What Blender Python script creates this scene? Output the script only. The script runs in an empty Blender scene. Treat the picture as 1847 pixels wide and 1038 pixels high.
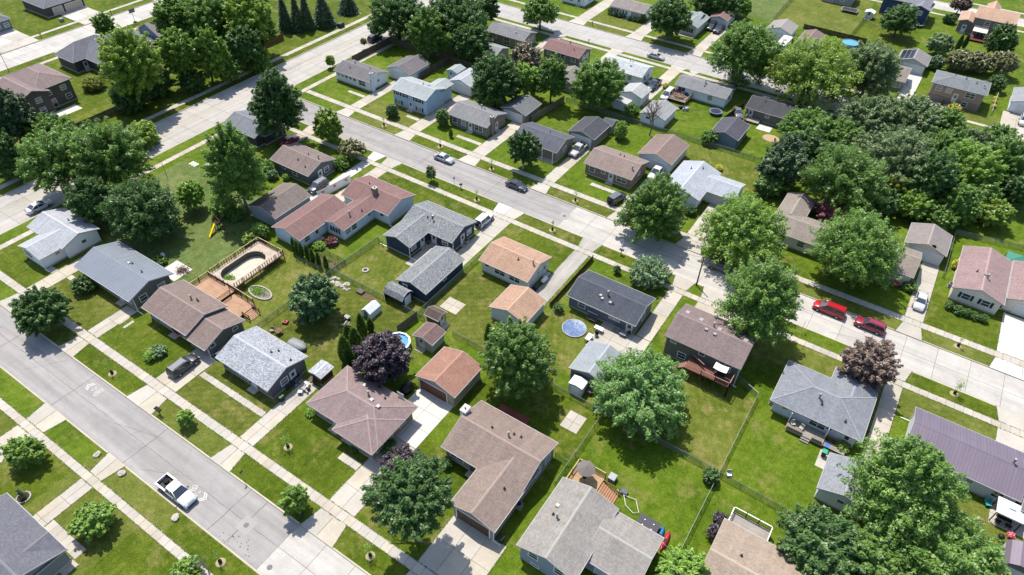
import bpy, math, random
import numpy as np
from mathutils import Vector, Matrix

# ------------------------------------------------------------------ camera, sky, sun
SC = bpy.context.scene
COL = SC.collection
CAM_H = 80.0
F_PX, CX, CY = 1231.3, 923.5, 519.0
pitch, roll, yaw = [math.radians(v) for v in (42.94, 1.455, -57.58)]
_f = np.array([0, math.cos(pitch), -math.sin(pitch)])
_r = np.array([1.0, 0, 0])
_u = np.cross(_r, _f)
_r2 = math.cos(roll)*_r + math.sin(roll)*_u
_u2 = -math.sin(roll)*_r + math.cos(roll)*_u
_M = np.array([[-math.sin(yaw), -math.cos(yaw), 0],
               [math.sin(yaw+math.pi/2), math.cos(yaw+math.pi/2), 0], [0, 0, 1]])
RR, UU, FF = _M@_r2, _M@_u2, _M@_f          # world x runs along the streets, y across them
cam = bpy.data.cameras.new('camera')
cam.lens = 24.0; cam.sensor_width = 36.0; cam.clip_start = 1.0; cam.clip_end = 6000.0
co = bpy.data.objects.new('camera', cam); COL.objects.link(co)
co.matrix_world = Matrix(((RR[0], UU[0], -FF[0], 0), (RR[1], UU[1], -FF[1], 0),
                          (RR[2], UU[2], -FF[2], CAM_H), (0, 0, 0, 1)))
SC.camera = co
SUN_EL = math.radians(63.0)
SH = math.radians(-33.0)                    # direction in which shadows fall
W = bpy.data.worlds.new('World'); SC.world = W; W.use_nodes = True
_nt = W.node_tree; _nt.nodes.clear()
_sky = _nt.nodes.new('ShaderNodeTexSky'); _sky.sky_type = 'NISHITA'; _sky.sun_disc = False
_sky.sun_elevation = SUN_EL
_sky.sun_rotation = math.atan2(-math.cos(SH), -math.sin(SH))
_sky.air_density = 1.0; _sky.dust_density = 1.2
_bg = _nt.nodes.new('ShaderNodeBackground'); _bg.inputs['Strength'].default_value = 0.15
_wo = _nt.nodes.new('ShaderNodeOutputWorld')
_nt.links.new(_sky.outputs[0], _bg.inputs[0]); _nt.links.new(_bg.outputs[0], _wo.inputs[0])
_sl = bpy.data.lights.new('sun', 'SUN'); _sl.energy = 4.3; _sl.angle = math.radians(0.53)
_sl.color = (1.0, 0.955, 0.88)
_so = bpy.data.objects.new('sun', _sl); COL.objects.link(_so)
_d = Vector((math.cos(SUN_EL)*math.cos(SH), math.cos(SUN_EL)*math.sin(SH), -math.sin(SUN_EL)))
_so.rotation_euler = _d.to_track_quat('-Z', 'Y').to_euler(); _so.location = (-60, 60, 120)
SC.view_settings.view_transform = 'Standard'; SC.view_settings.look = 'None'
SC.view_settings.exposure = 0.78; SC.view_settings.gamma = 1.0
SC.view_settings.use_curve_mapping = False
SC.render.engine = 'CYCLES'
SC.cycles.max_bounces = 6; SC.cycles.transparent_max_bounces = 12

# ------------------------------------------------------------------ photo pixel -> place
TX, TY = (0, 460, 920, 1367), (0, 256, 512, 768)
def ray(px, py, z=0.0):
    d = (px-CX)*RR - (py-CY)*UU + F_PX*FF
    t = (z-CAM_H)/d[2]
    return t*d[0], t*d[1]
def T(k, x, y, z=0.0):                       # k = which enlarged tile of the photo was read
    return ray(TX[k % 4]+x/3.8438, TY[k//4]+y/3.8444, z)
def depth(x, y, z=0.0):
    return float(np.dot(np.array([x, y, z-CAM_H]), FF))

# ------------------------------------------------------------------ materials
def lin(c, k=0.47):
    o = []
    for v in c:
        v = v/255.0
        o.append((v/12.92 if v <= 0.04045 else ((v+0.055)/1.055)**2.4)*k)
    return tuple(o)+(1.0,)
MATS = {}; ROOFC = {}
class N:
    def __init__(s, name):
        s.m = bpy.data.materials.new(name); s.m.use_nodes = True
        s.t = s.m.node_tree; s.t.nodes.clear()
        s.out = s.t.nodes.new('ShaderNodeOutputMaterial')
    def n(s, typ, **kw):
        nd = s.t.nodes.new(typ)
        for k, v in kw.items():
            if k[0] == '_': setattr(nd, k[1:], v)
            else: s.put(nd, k.replace('__', ' '), v)
        return nd
    def put(s, nd, k, v):
        if k.isdigit(): k = int(k)
        if isinstance(v, bpy.types.NodeSocket): s.t.links.new(v, nd.inputs[k])
        else: nd.inputs[k].default_value = v
    def pos(s): return s.n('ShaderNodeNewGeometry').outputs['Position']
    def scaled(s, vec, sc, rz=0.0):
        m = s.n('ShaderNodeMapping'); s.put(m, 'Vector', vec); s.put(m, 'Scale', sc); s.put(m, 'Rotation', (0, 0, rz))
        return m.outputs[0]
    def noise(s, vec, scale, detail=3.0, rough=0.55):
        return s.n('ShaderNodeTexNoise', Vector=vec, Scale=scale, Detail=detail, Roughness=rough).outputs[0]
    def rng(s, f, a, b, c, d):
        return s.n('ShaderNodeMapRange', **{'Value': f, 'From__Min': a, 'From__Max': b, 'To__Min': c, 'To__Max': d}).outputs[0]
    def mul(s, col, fac):                       # colour * grey factor
        nd = s.t.nodes.new('ShaderNodeVectorMath'); nd.operation = 'SCALE'
        s.put(nd, 0, col if isinstance(col, bpy.types.NodeSocket) else col[:3])
        s.put(nd, 3, fac); return nd.outputs[0]
    def put(s, nd, k, v):
        if isinstance(k, str) and k.isdigit(): k = int(k)
        if isinstance(v, bpy.types.NodeSocket): s.t.links.new(v, nd.inputs[k])
        else: nd.inputs[k].default_value = v
    def mix(s, f, a, b):
        nd = s.t.nodes.new('ShaderNodeMix'); nd.data_type = 'RGBA'
        s.put(nd, 0, f); s.put(nd, 6, a); s.put(nd, 7, b); return nd.outputs[2]
    def math(s, op, a, b=0.0):
        nd = s.t.nodes.new('ShaderNodeMath'); nd.operation = op
        s.put(nd, 0, a); s.put(nd, 1, b); return nd.outputs[0]
    def bump(s, h, strength=0.3, dist=0.05):
        return s.n('ShaderNodeBump', Height=h, Strength=strength, Distance=dist).outputs[0]
    def rnd(s): return s.n('ShaderNodeObjectInfo').outputs['Random']
    def pr(s, col, rough=0.85, metal=0.0, spec=0.3, normal=None, **kw):
        p = s.n('ShaderNodeBsdfPrincipled')
        s.put(p, 'Base Color', col); s.put(p, 'Roughness', rough); s.put(p, 'Metallic', metal)
        s.put(p, 'Specular IOR Level', spec)
        if normal is not None: s.put(p, 'Normal', normal)
        for k, v in kw.items(): s.put(p, k.replace('_', ' '), v)
        s.t.links.new(p.outputs[0], s.out.inputs[0]); return s.m

def plain(c, rough=0.8, var=0.12, scale=1.5, k=0.50, metal=0.0, spec=0.3):
    key = ('plain', c, rough, var, scale, k, metal)
    if key in MATS: return MATS[key]
    s = N('paint_%d_%d_%d' % c); p = s.pos()
    f = s.rng(s.noise(p, scale, 4), 0.25, 0.75, 1-var, 1+var)
    f2 = s.rng(s.noise(p, scale*7, 2), 0.3, 0.7, 1-var*0.5, 1+var*0.5)
    MATS[key] = s.pr(s.mul(s.mul(lin(c, k), f), f2), rough, metal, spec); return MATS[key]

def shingle(c, var=0.14, blotch=0.07, mottle=0.0):
    l_ = sum(c)/3.0; c = tuple(int(min(250, (l_+(v-l_)*(0.62 if c[0]-c[2] > 10 else 0.7))*(1.26 if c[0]-c[2] > 10 else 1.19))) for v in c)
    key = ('shingle', c, var, blotch, mottle)
    if key in MATS: return MATS[key]
    s = N('shingle_%d_%d_%d' % c); p = s.pos(); uv = s.n('ShaderNodeUVMap').outputs[0]
    b = s.n('ShaderNodeTexBrick', Vector=uv, Scale=1.0, Mortar__Size=0.012, Bias=0.0, Brick__Width=0.34, Row__Height=0.145,
            Color1=(1-var, 1-var, 1-var, 1), Color2=(1+var, 1+var, 1+var, 1), Mortar=(0.55, 0.55, 0.55, 1))  # dark gap lines paint in the shade between shingle tabs
    f = s.rng(s.noise(p, 0.5, 5), 0.3, 0.7, 1-blotch, 1+blotch)
    streak = s.rng(s.noise(s.scaled(uv, (1.3, 0.10, 1)), 1.0, 5, 0.65), 0.3, 0.7, 0.88, 1.10)
    fine = s.rng(s.noise(p, 6, 3, 0.7), 0.3, 0.7, 0.91, 1.09)
    base = s.mul(s.mul(s.mul(lin(c), f), streak), fine)
    if mottle:
        q = s.scaled(uv, (1.0, 2.0, 1))
        n1 = s.rng(s.noise(q, 4.2, 2, 0.5), 0.36, 0.64, 1-mottle, 1+mottle*0.75)
        base = s.mul(base, n1)
    x = s.t.nodes.new('ShaderNodeVectorMath'); x.operation = 'MULTIPLY'
    s.put(x, 0, base); s.put(x, 1, b.outputs[0])
    MATS[key] = s.pr(x.outputs[0], 0.92, 0, 0.2, s.bump(b.outputs[1], 0.25, 0.02)); ROOFC[s.m.name] = c; return MATS[key]

def siding(c, k=0.60):
    key = ('siding', c, k)
    if key in MATS: return MATS[key]
    s = N('siding_%d_%d_%d' % c); p = s.pos()
    z = s.n('ShaderNodeSeparateXYZ', Vector=p).outputs[2]
    fr = s.math('FRACT', s.math('MULTIPLY', z, 1/0.18))
    edge = s.rng(fr, 0.0, 0.16, 0.80, 1.0)
    f = s.rng(s.noise(p, 0.9, 4), 0.25, 0.75, 0.93, 1.06)
    MATS[key] = s.pr(s.mul(s.mul(lin(c, k), f), edge), 0.7, 0, 0.3, s.bump(fr, 0.25, 0.02)); return MATS[key]

def brickm(c):
    key = ('brick', c)
    if key in MATS: return MATS[key]
    s = N('brickwork_%d_%d_%d' % c); p = s.pos()
    sx = s.n('ShaderNodeSeparateXYZ', Vector=p)
    v = s.n('ShaderNodeCombineXYZ', X=s.math('ADD', sx.outputs[0], sx.outputs[1]), Y=sx.outputs[2])
    l = lin(c)
    b = s.n('ShaderNodeTexBrick', Vector=v.outputs[0], Scale=1.0, Mortar__Size=0.012, Brick__Width=0.22, Row__Height=0.075,
            Color1=tuple(x*0.75 for x in l[:3])+(1,), Color2=tuple(x*1.25 for x in l[:3])+(1,), Mortar=(0.3, 0.28, 0.25, 1))
    MATS[key] = s.pr(b.outputs[0], 0.9); return MATS[key]

def concrete(c=(233, 224, 209), k=0.43, stain=0.14, obj=0.07, lane=None):
    key = ('conc', c, k, stain, obj, lane)
    if key in MATS: return MATS[key]
    s = N('concrete_%d_%d_%d' % c); p = s.pos()
    f = s.rng(s.noise(p, 0.35, 6, 0.65), 0.28, 0.72, 1-stain, 1+stain*0.6)
    g = s.rng(s.noise(p, 2.6, 5, 0.65), 0.3, 0.7, 0.93, 1.05)
    h = s.rng(s.rnd(), 0, 1, 1-obj, 1+obj)
    spot = s.rng(s.noise(p, 1.1, 3, 0.7), 0.66, 0.78, 1.0, 0.72)
    col = s.mul(s.mul(s.mul(s.mul(lin(c, k), f), g), h), spot)
    if lane: col = s.mul(col, s.rng(s.noise(s.scaled(p, lane), 0.8, 5, 0.65), 0.3, 0.7, 0.84, 1.08))
    MATS[key] = s.pr(col, 0.9, 0, 0.25, s.bump(s.noise(p, 30, 2), 0.15, 0.01)); return MATS[key]

def asphalt(c=(203, 197, 192), k=0.40, along=(0.05, 1.0, 1.0)):
    key = ('asph', c, k, along)
    if key in MATS: return MATS[key]
    s = N('asphalt_%d_%d_%d' % c); p = s.pos()
    f = s.rng(s.noise(s.scaled(p, along), 0.75, 5, 0.6), 0.3, 0.7, 0.80, 1.17)
    g = s.rng(s.noise(p, 0.45, 6, 0.7), 0.3, 0.7, 0.90, 1.08)
    h = s.rng(s.noise(p, 8, 3, 0.7), 0.3, 0.7, 0.92, 1.08)
    spot = s.rng(s.noise(p, 1.7, 4, 0.75), 0.70, 0.80, 1.0, 0.7)
    w = s.n('ShaderNodeTexNoise', Vector=p, Scale=0.5, Detail=3.0)
    pp = s.t.nodes.new('ShaderNodeVectorMath'); pp.operation = 'ADD'; s.put(pp, 0, p); s.put(pp, 1, w.outputs[1])
    v = s.n('ShaderNodeTexVoronoi', Vector=pp.outputs[0], Scale=0.16, _feature='DISTANCE_TO_EDGE').outputs[0]
    crack = s.rng(v, 0.0, 0.010, 0.90, 1.0)
    MATS[key] = s.pr(s.mul(s.mul(s.mul(s.mul(s.mul(lin(c, k), f), g), h), spot), crack), 0.92, 0, 0.2,
                     s.bump(s.noise(p, 40, 2), 0.15, 0.01)); return MATS[key]

def grass(name, c1, c2, c3, dry=0.0, stripe=0.0, rz=0.0, k=0.45):
    key = ('grass', name)
    if key in MATS: return MATS[key]
    s = N('grass_'+name); p = s.pos()
    n1 = s.noise(p, 0.11, 5, 0.6); n2 = s.noise(p, 0.75, 6, 0.7); n3 = s.noise(p, 4.5, 4, 0.7)
    a = s.math('ADD', s.math('MULTIPLY', n1, 0.34), s.math('ADD', s.math('MULTIPLY', n2, 0.36), s.math('MULTIPLY', n3, 0.30)))
    cr = s.n('ShaderNodeValToRGB', Fac=a); e = cr.color_ramp.elements
    e[0].position = 0.38; e[0].color = lin(c1, k); e[1].position = 0.61; e[1].color = lin(c3, k)
    m = cr.color_ramp.elements.new(0.49); m.color = lin(c2, k)
    col = cr.outputs[0]
    if dry:
        dn = s.rng(s.math('ADD', s.math('MULTIPLY', s.noise(p, 0.23, 5, 0.65), 0.7), s.math('MULTIPLY', n2, 0.3)), 0.52, 0.63, 0.0, dry)
        col = s.mix(dn, col, lin((172, 158, 98), k))
    if stripe:
        sx = s.n('ShaderNodeSeparateXYZ', Vector=s.scaled(p, (1, 1, 1), rz)).outputs[0]
        sn = s.math('SINE', s.math('ADD', s.math('MULTIPLY', sx, 2*math.pi/1.05), s.math('MULTIPLY', n2, 2.2)))
        col = s.mul(col, s.rng(sn, -1, 1, 1-stripe, 1+stripe))
    fine = s.math('MULTIPLY', s.rng(s.noise(p, 8.5, 3, 0.8), 0.34, 0.66, 0.50, 1.44), s.rng(s.noise(p, 2.2, 4, 0.7), 0.3, 0.7, 0.80, 1.14))
    MATS[key] = s.pr(s.mul(col, fine), 0.95, 0, 0.12, s.bump(s.noise(p, 11, 3), 0.6, 0.06)); return MATS[key]

def leaf(name, c1, c2, trans=0.45, k=1.0):
    key = ('leaf', name)
    if key in MATS: return MATS[key]
    s = N('leaf_'+name); p = s.pos()
    ri = s.n('ShaderNodeNewGeometry').outputs['Random Per Island']
    f = s.math('ADD', s.math('MULTIPLY', ri, 0.6), s.math('MULTIPLY', s.noise(p, 0.5, 3), 0.5))
    col = s.mix(s.rng(f, 0.2, 0.9, 0, 1), lin(c1, k), lin(c2, k))
    col = s.mul(col, s.rng(s.rnd(), 0, 1, 0.9, 1.1))
    d = s.n('ShaderNodeBsdfPrincipled'); s.put(d, 'Base Color', col); s.put(d, 'Roughness', 0.42); s.put(d, 'Specular IOR Level', 0.5)
    tr = s.n('ShaderNodeBsdfTranslucent'); s.put(tr, 'Color', s.mul(col, 1.25))
    mx = s.n('ShaderNodeMixShader'); s.put(mx, 0, trans)
    s.t.links.new(d.outputs[0], mx.inputs[1]); s.t.links.new(tr.outputs[0], mx.inputs[2])
    s.t.links.new(mx.outputs[0], s.out.inputs[0]); MATS[key] = s.m; return s.m

def wood(c, axis=0, k=0.47):
    key = ('wood', c, axis)
    if key in MATS: return MATS[key]
    s = N('wood_%d_%d_%d' % c); p = s.pos()
    sc = (0.4, 7, 7) if axis == 0 else (7, 0.4, 7)
    f = s.rng(s.noise(s.scaled(p, sc), 1.0, 4), 0.3, 0.7, 0.78, 1.18)
    g = s.rng(s.noise(p, 0.8, 3), 0.3, 0.7, 0.86, 1.12)
    MATS[key] = s.pr(s.mul(s.mul(lin(c, k), f), g), 0.85); return MATS[key]

def metalroof(c):
    key = ('metalroof', c)
    if key in MATS: return MATS[key]
    s = N('metal_roofing_%d_%d_%d' % c); p = s.pos(); uv = s.n('ShaderNodeUVMap').outputs[0]
    f = s.rng(s.noise(p, 0.4, 4), 0.3, 0.7, 0.93, 1.06)
    st = s.rng(s.noise(s.scaled(uv, (3.2, 0.05, 1)), 1.0, 2), 0.3, 0.7, 0.92, 1.08)
    MATS[key] = s.pr(s.mul(s.mul(lin(c), f), st), 0.5, 0.15, 0.4); return MATS[key]

def paint(c, k=0.55, metal=0.0):
    key = ('carpaint', c)
    if key in MATS: return MATS[key]
    s = N('car_paint_%d_%d_%d' % c)
    MATS[key] = s.pr(lin(c, k), 0.32, metal, 0.5, None, Coat_Weight=0.7, Coat_Roughness=0.06); return MATS[key]
def glassm():
    if 'glass' in MATS: return MATS['glass']
    s = N('dark_glass'); MATS['glass'] = s.pr((0.035, 0.045, 0.055, 1), 0.04, 0, 0.9); return MATS['glass']
def panem():
    if 'pane' in MATS: return MATS['pane']
    s = N('window_glass'); r = s.rng(s.rnd(), 0.55, 0.62, 0, 1)
    MATS['pane'] = s.pr(s.mix(r, (0.03, 0.04, 0.05, 1), (0.22, 0.22, 0.21, 1)), 0.08, 0, 0.8); return MATS['pane']
def bluewater():
    if 'water' in MATS: return MATS['water']
    s = N('pool_water'); p = s.pos()
    MATS['water'] = s.pr(s.mul(lin((112, 190, 228)), s.rng(s.noise(p, 1.5, 3), 0.3, 0.7, 0.9, 1.1)), 0.08, 0, 0.5, s.bump(s.noise(p, 3, 3), 0.25, 0.05)); return MATS['water']
def chain():
    if 'chain' in MATS: return MATS['chain']
    s = N('chain_link_mesh'); sx = s.n('ShaderNodeSeparateXYZ', Vector=s.n('ShaderNodeUVMap').outputs[0])
    a = s.math('FRACT', s.math('MULTIPLY', s.math('ADD', sx.outputs[0], sx.outputs[1]), 11.0))
    b = s.math('FRACT', s.math('MULTIPLY', s.math('SUBTRACT', sx.outputs[0], sx.outputs[1]), 11.0))
    w = s.math('MAXIMUM', s.math('LESS_THAN', a, 0.24), s.math('LESS_THAN', b, 0.24))
    p = s.n('ShaderNodeBsdfPrincipled'); s.put(p, 'Base Color', lin((176, 184, 176))); s.put(p, 'Roughness', 0.5); s.put(p, 'Metallic', 0.3)
    t = s.n('ShaderNodeBsdfTransparent'); mx = s.n('ShaderNodeMixShader'); s.put(mx, 0, w)
    s.t.links.new(t.outputs[0], mx.inputs[1]); s.t.links.new(p.outputs[0], mx.inputs[2])
    s.t.links.new(mx.outputs[0], s.out.inputs[0]); MATS['chain'] = s.m; return s.m

WHITE = plain((236, 236, 234), 0.6, 0.03, k=0.78)
GALV = plain((170, 172, 172), 0.45, 0.08, metal=0.4)
BLACK = plain((34, 34, 37), 0.6, 0.1)
RUBBER = plain((30, 30, 31), 0.85, 0.1)
RIM = plain((190, 192, 196), 0.35, 0.03, metal=0.6)
BARK = plain((112, 97, 82), 0.95, 0.25, 4)
BARK2 = plain((150, 138, 122), 0.95, 0.25, 4)
JOINT = plain((118, 110, 98), 0.95, 0.15)
LAMPW = plain((232, 234, 238), 0.2, 0.02, k=0.8)
LAMPR = plain((150, 22, 24), 0.25, 0.02)
MULCH = plain((96, 70, 52), 0.95, 0.3, 6)
SOIL = plain((120, 98, 76), 0.95, 0.3, 3)
ROCK = plain((212, 204, 190), 0.9, 0.2, 3)
MUSHR = plain((196, 178, 140), 0.95, 0.2, 5)

# ------------------------------------------------------------------ mesh building
class MB:
    def __init__(s, o=(0, 0, 0)):
        s.v = []; s.f = []; s.uv = []; s.o = o; s.hasuv = False
    def poly(s, pts, uv=None):
        b = len(s.v); s.v += [tuple(p) for p in pts]; s.f.append(tuple(range(b, b+len(pts))))
        s.uv.append(uv); s.hasuv |= uv is not None
    def box(s, x0, x1, y0, y1, z0, z1):
        b = len(s.v)
        s.v += [(x0, y0, z0), (x1, y0, z0), (x1, y1, z0), (x0, y1, z0), (x0, y0, z1), (x1, y0, z1), (x1, y1, z1), (x0, y1, z1)]
        for q in ((3, 2, 1, 0), (4, 5, 6, 7), (0, 1, 5, 4), (1, 2, 6, 5), (2, 3, 7, 6), (3, 0, 4, 7)):
            s.f.append(tuple(b+i for i in q)); s.uv.append(None)
        return s
    def prism(s, pts, z0, z1):
        n = len(pts); b = len(s.v)
        s.v += [(p[0], p[1], z0) for p in pts]+[(p[0], p[1], z1) for p in pts]
        s.f.append(tuple(b+i for i in reversed(range(n)))); s.uv.append(None)
        s.f.append(tuple(b+n+i for i in range(n))); s.uv.append(None)
        for i in range(n):
            j = (i+1) % n; s.f.append((b+i, b+j, b+n+j, b+n+i)); s.uv.append(None)
        return s
    def tube(s, pts, rads, n=8, cap=True):
        prev = None
        for i, (p, r) in enumerate(zip(pts, rads)):
            p = Vector(p)
            d = (Vector(pts[min(i+1, len(pts)-1)])-Vector(pts[max(i-1, 0)])).normalized()
            a = d.cross(Vector((0, 0, 1)) if abs(d.z) < 0.9 else Vector((1, 0, 0))).normalized(); c = d.cross(a)
            b = len(s.v)
            for k in range(n):
                t = 2*math.pi*k/n; q = p+a*(math.cos(t)*r)+c*(math.sin(t)*r); s.v.append(tuple(q))
            if prev is not None:
                for k in range(n):
                    s.f.append((prev+k, prev+(k+1) % n, b+(k+1) % n, b+k)); s.uv.append(None)
            prev = b
            if cap and i in (0, len(pts)-1):
                s.f.append(tuple(b+k for k in (range(n) if i else reversed(range(n))))); s.uv.append(None)
        return s
    def lathe(s, prof, cx=0, cy=0, n=16, sx=1, sy=1, cap=True):
        prev = None
        for r, z in prof:
            b = len(s.v)
            for k in range(n):
                t = 2*math.pi*k/n; s.v.append((cx+math.cos(t)*r*sx, cy+math.sin(t)*r*sy, z))
            if prev is not None:
                for k in range(n): s.f.append((prev+k, prev+(k+1) % n, b+(k+1) % n, b+k)); s.uv.append(None)
            else: s.f.append(tuple(b+k for k in reversed(range(n)))); s.uv.append(None)
            prev = b
        if cap: s.f.append(tuple(prev+k for k in range(n))); s.uv.append(None)
        return s
    def mesh(s, name, mat, smooth=False):
        me = bpy.data.meshes.new(name); ox, oy, oz = s.o
        me.from_pydata([(x-ox, y-oy, z-oz) for x, y, z in s.v], [], s.f)
        if s.hasuv:
            ul = me.uv_layers.new(name='UVMap')
            for pl, uv in zip(me.polygons, s.uv):
                if uv is None: continue
                for li, c in zip(pl.loop_indices, uv): ul.data[li].uv = c
        if mat is not None: me.materials.append(mat)
        if smooth: me.polygons.foreach_set('use_smooth', [True]*len(me.polygons))
        return me
    def build(s, name, mat, parent=None, smooth=False, kind=None):
        o = bpy.data.objects.new(name, s.mesh(name, mat, smooth)); COL.objects.link(o)
        if parent is not None: o.parent = parent
        else: o.location = s.o
        if kind: o['kind'] = kind
        return o
def tag(o, label, cat, group=None):
    o['label'] = label; o['category'] = cat
    if group: o['group'] = group
    return o
def thing(name, label, cat, loc, rz=0.0, group=None):
    o = bpy.data.objects.new(name, None); COL.objects.link(o); o.empty_display_size = 0.3
    o.location = loc; o.rotation_euler = (0, 0, rz)
    return tag(o, label, cat, group)
def struct(name, loc=(0, 0, 0)):
    o = bpy.data.objects.new(name, None); COL.objects.link(o); o.location = loc; o['kind'] = 'structure'; return o
def inst(name, me, parent, loc=(0, 0, 0), rz=0.0, scale=None):
    o = bpy.data.objects.new(name, me); COL.objects.link(o); o.parent = parent; o.location = loc
    o.rotation_euler = (0, 0, rz)
    if scale: o.scale = scale
    return o
# ------------------------------------------------------------------ ground, roads, pavements
R0 = random.Random(11)
G_BR = grass('bright', (72, 102, 14), (106, 134, 28), (140, 158, 52), 0.45, 0.03, 0.4)
G_LU = grass('lush', (68, 92, 14), (100, 120, 26), (132, 146, 48), 0.50, 0.04, 0.0)
G_OL = grass('olive', (92, 108, 34), (122, 134, 52), (150, 154, 78), 0.50, 0.03, 1.2)
G_DR = grass('dry', (86, 108, 26), (118, 132, 46), (154, 156, 78), 0.85, 0.05, -0.5)
G_PA = grass('pale', (90, 114, 50), (118, 138, 72), (148, 162, 102), 0.35, 0.03, 0.2)
G_ST = grass('striped', (82, 98, 26), (110, 122, 42), (146, 148, 72), 0.60, 0.07, 0.9)
CONC = concrete(); CONC2 = concrete((229, 217, 196), 0.46, 0.18, 0.08); CONCW = concrete((246, 240, 230), 0.49, 0.08, 0.04)
ROADC = concrete((234, 227, 217), 0.45, 0.14, 0.06, (0.06, 1, 1)); ROADG = concrete((220, 215, 208), 0.44, 0.12, 0.05, (0.06, 1, 1))
ASPH = asphalt(); ASPD = asphalt((206, 200, 190), 0.46, (1.0, 0.3, 1.0))
g = MB(); g.poly([(-2500, -2500, -0.3), (2500, -2500, -0.3), (2500, 2500, -0.3), (-2500, 2500, -0.3)])
g.build('ground', G_OL, None, False, 'structure')

def rrect(x0, x1, y0, y1, r, corners, e=0.0):
    x0 -= e; x1 += e; y0 -= e; y1 += e; r += e; out = []
    for i, (cx, cy, a) in enumerate(((x0, y0, 180), (x1, y0, 270), (x1, y1, 0), (x0, y1, 90))):
        if i in corners:
            px = cx+r if i in (0, 3) else cx-r; py = cy+r if i in (0, 1) else cy-r
            for k in range(9):
                t = math.radians(a+k*90/8); out.append((px+math.cos(t)*r, py+math.sin(t)*r))
        else: out.append((cx, cy))
    return out
def lawn_block(x0, x1, y0, y1, r, corners, mat):
    p = rrect(x0, x1, y0, y1, r, corners)
    o = MB().prism(p, -0.3, 0.0).build('lawn', mat, None, False, 'structure')
    q = rrect(x0, x1, y0, y1, r, corners, 0.002); q2 = rrect(x0, x1, y0, y1, r, corners, 0.2)
    m = MB(); n = len(p)
    for i in range(n):
        j = (i+1) % n
        m.poly([(*q[i], 0.012), (*q2[i], 0.012), (*q2[j], 0.012), (*q[j], 0.012)])
        m.poly([(*q2[i], 0.012), (*q2[i], -0.25), (*q2[j], -0.25), (*q2[j], 0.012)])
        m.poly([(*q[j], 0.012), (*q[j], -0.25), (*q[i], -0.25), (*q[i], 0.012)])
    m.build('kerb', CONC2, None, False, 'structure')
lawn_block(-131.3, 150, -90, 14.3, 5, (3,), G_OL)
lawn_block(-131.3, 150, 21.6, 91.6, 5, (0, 3), G_BR)
lawn_block(-131.3, 150, 99.7, 169.6, 5, (0, 3), G_BR)
lawn_block(-131.3, 170, 179.1, 256.5, 5, (0,), G_BR)
lawn_block(-131.3, 190, 264.5, 420, 5, (), G_BR)
lawn_block(-196.8, -143.4, -90, 420, 5, (), G_LU)
lawn_block(-330, -206.8, -90, 420, 5, (), G_LU)

EDGES = []
_slabm = {}
def slab_mesh(w, h, th, mat):
    key = (round(w, 2), round(h, 2), th, mat.name)
    if key not in _slabm:
        _slabm[key] = MB().box(-w/2, w/2, -h/2, h/2, -th, 0).mesh('slab', mat)
    return _slabm[key]
def slabs(parent, xs, ys, ztop, mat, gap=0.045, th=0.02, name='slab', tilt=0.002):
    for i in range(len(xs)-1):
        for j in range(len(ys)-1):
            w = abs(xs[i+1]-xs[i])-gap; h = abs(ys[j+1]-ys[j])-gap
            m = mat[R0.randrange(len(mat))] if isinstance(mat, (list, tuple)) else mat
            o = inst(name, slab_mesh(w, h, th, m), parent, ((xs[i]+xs[i+1])/2, (ys[j]+ys[j+1])/2, ztop+R0.uniform(-tilt, tilt)))
def lins(a, b, n): return [a+(b-a)*i/n for i in range(n+1)]
def bed(name, x0, x1, y0, y1, z, mat=JOINT, kind='structure'):
    m = MB(); m.poly([(x0, y0, z), (x1, y0, z), (x1, y1, z), (x0, y1, z)]); return m.build(name, mat, None, False, kind)
RZ = -0.115
def road_slabs(name, x0, x1, y0, y1, nx, ny, mat):
    o = bed(name, x0, x1, y0, y1, RZ-0.014); slabs(o, lins(x0, x1, nx), lins(y0, y1, ny), RZ, mat, 0.05)
    return o
# street in front (asphalt, then concrete), street in the middle, street at the back, wide road, street top left, street top right
bed('road', -131.48, -44.1, 14.49, 21.41, RZ, ASPH)
bed('road', -131.48, -48.5, 91.79, 99.51, RZ, ASPH)
road_slabs('road', -44.1, 50, 14.49, 21.41, 20, 2, [ROADC])
road_slabs('road', -48.5, 70, 91.79, 99.51, 25, 2, [ROADC])
road_slabs('road', -131.48, 90, 169.79, 178.91, 46, 2, [ROADG])
r_ = road_slabs('road', -143.2, -131.5, -40, 260, 3, 60, [concrete((226, 219, 209), 0.44, 0.12, 0.05, (1, 0.05, 1))])
road_slabs('road', -206.6, -197.0, 30, 240, 2, 46, [ROADC])
road_slabs('road', -60, 120, 256.7, 264.3, 36, 2, [ROADC])
# worn yellow centre line of the wide road and tar joints of the asphalt streets
m = MB()
for k in range(60):
    y = -40+k*5+0.06; m.poly([(-137.9, y, RZ+0.006), (-137.72, y, RZ+0.006), (-137.72, y+4.88, RZ+0.006), (-137.9, y+4.88, RZ+0.006)])
m.build('centre_line', plain((214, 190, 128), 0.9, 0.25, 1.0), r_)
TAR = plain((120, 114, 108), 0.9, 0.2)
def strip(parent, x0, y0, x1, y1, w, z, mat, name='tar_joint'):
    m = MB(); d = Vector((x1-x0, y1-y0, 0)); n = Vector((-d.y, d.x, 0)).normalized(); L = d.length; k = max(2, int(L/0.8)); l = []; rr = []
    for i in range(k+1):
        p = Vector((x0, y0, z))+d*(i/k)+n*R0.uniform(-0.05, 0.05); ww = w*R0.uniform(0.5, 1.0)
        l.append(p+n*ww/2); rr.append(p-n*ww/2)
    for i in range(k): m.poly([rr[i], rr[i+1], l[i+1], l[i]])
    return m.build(name, mat, parent)
rd = [o for o in COL.objects if o.name.startswith('road')]
for x in (-121, -104, -86.9, -70, -53, -49.9):
    strip(rd[0], x, 14.5, x+0.2, 21.4, 0.10, RZ+0.004, TAR)
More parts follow.
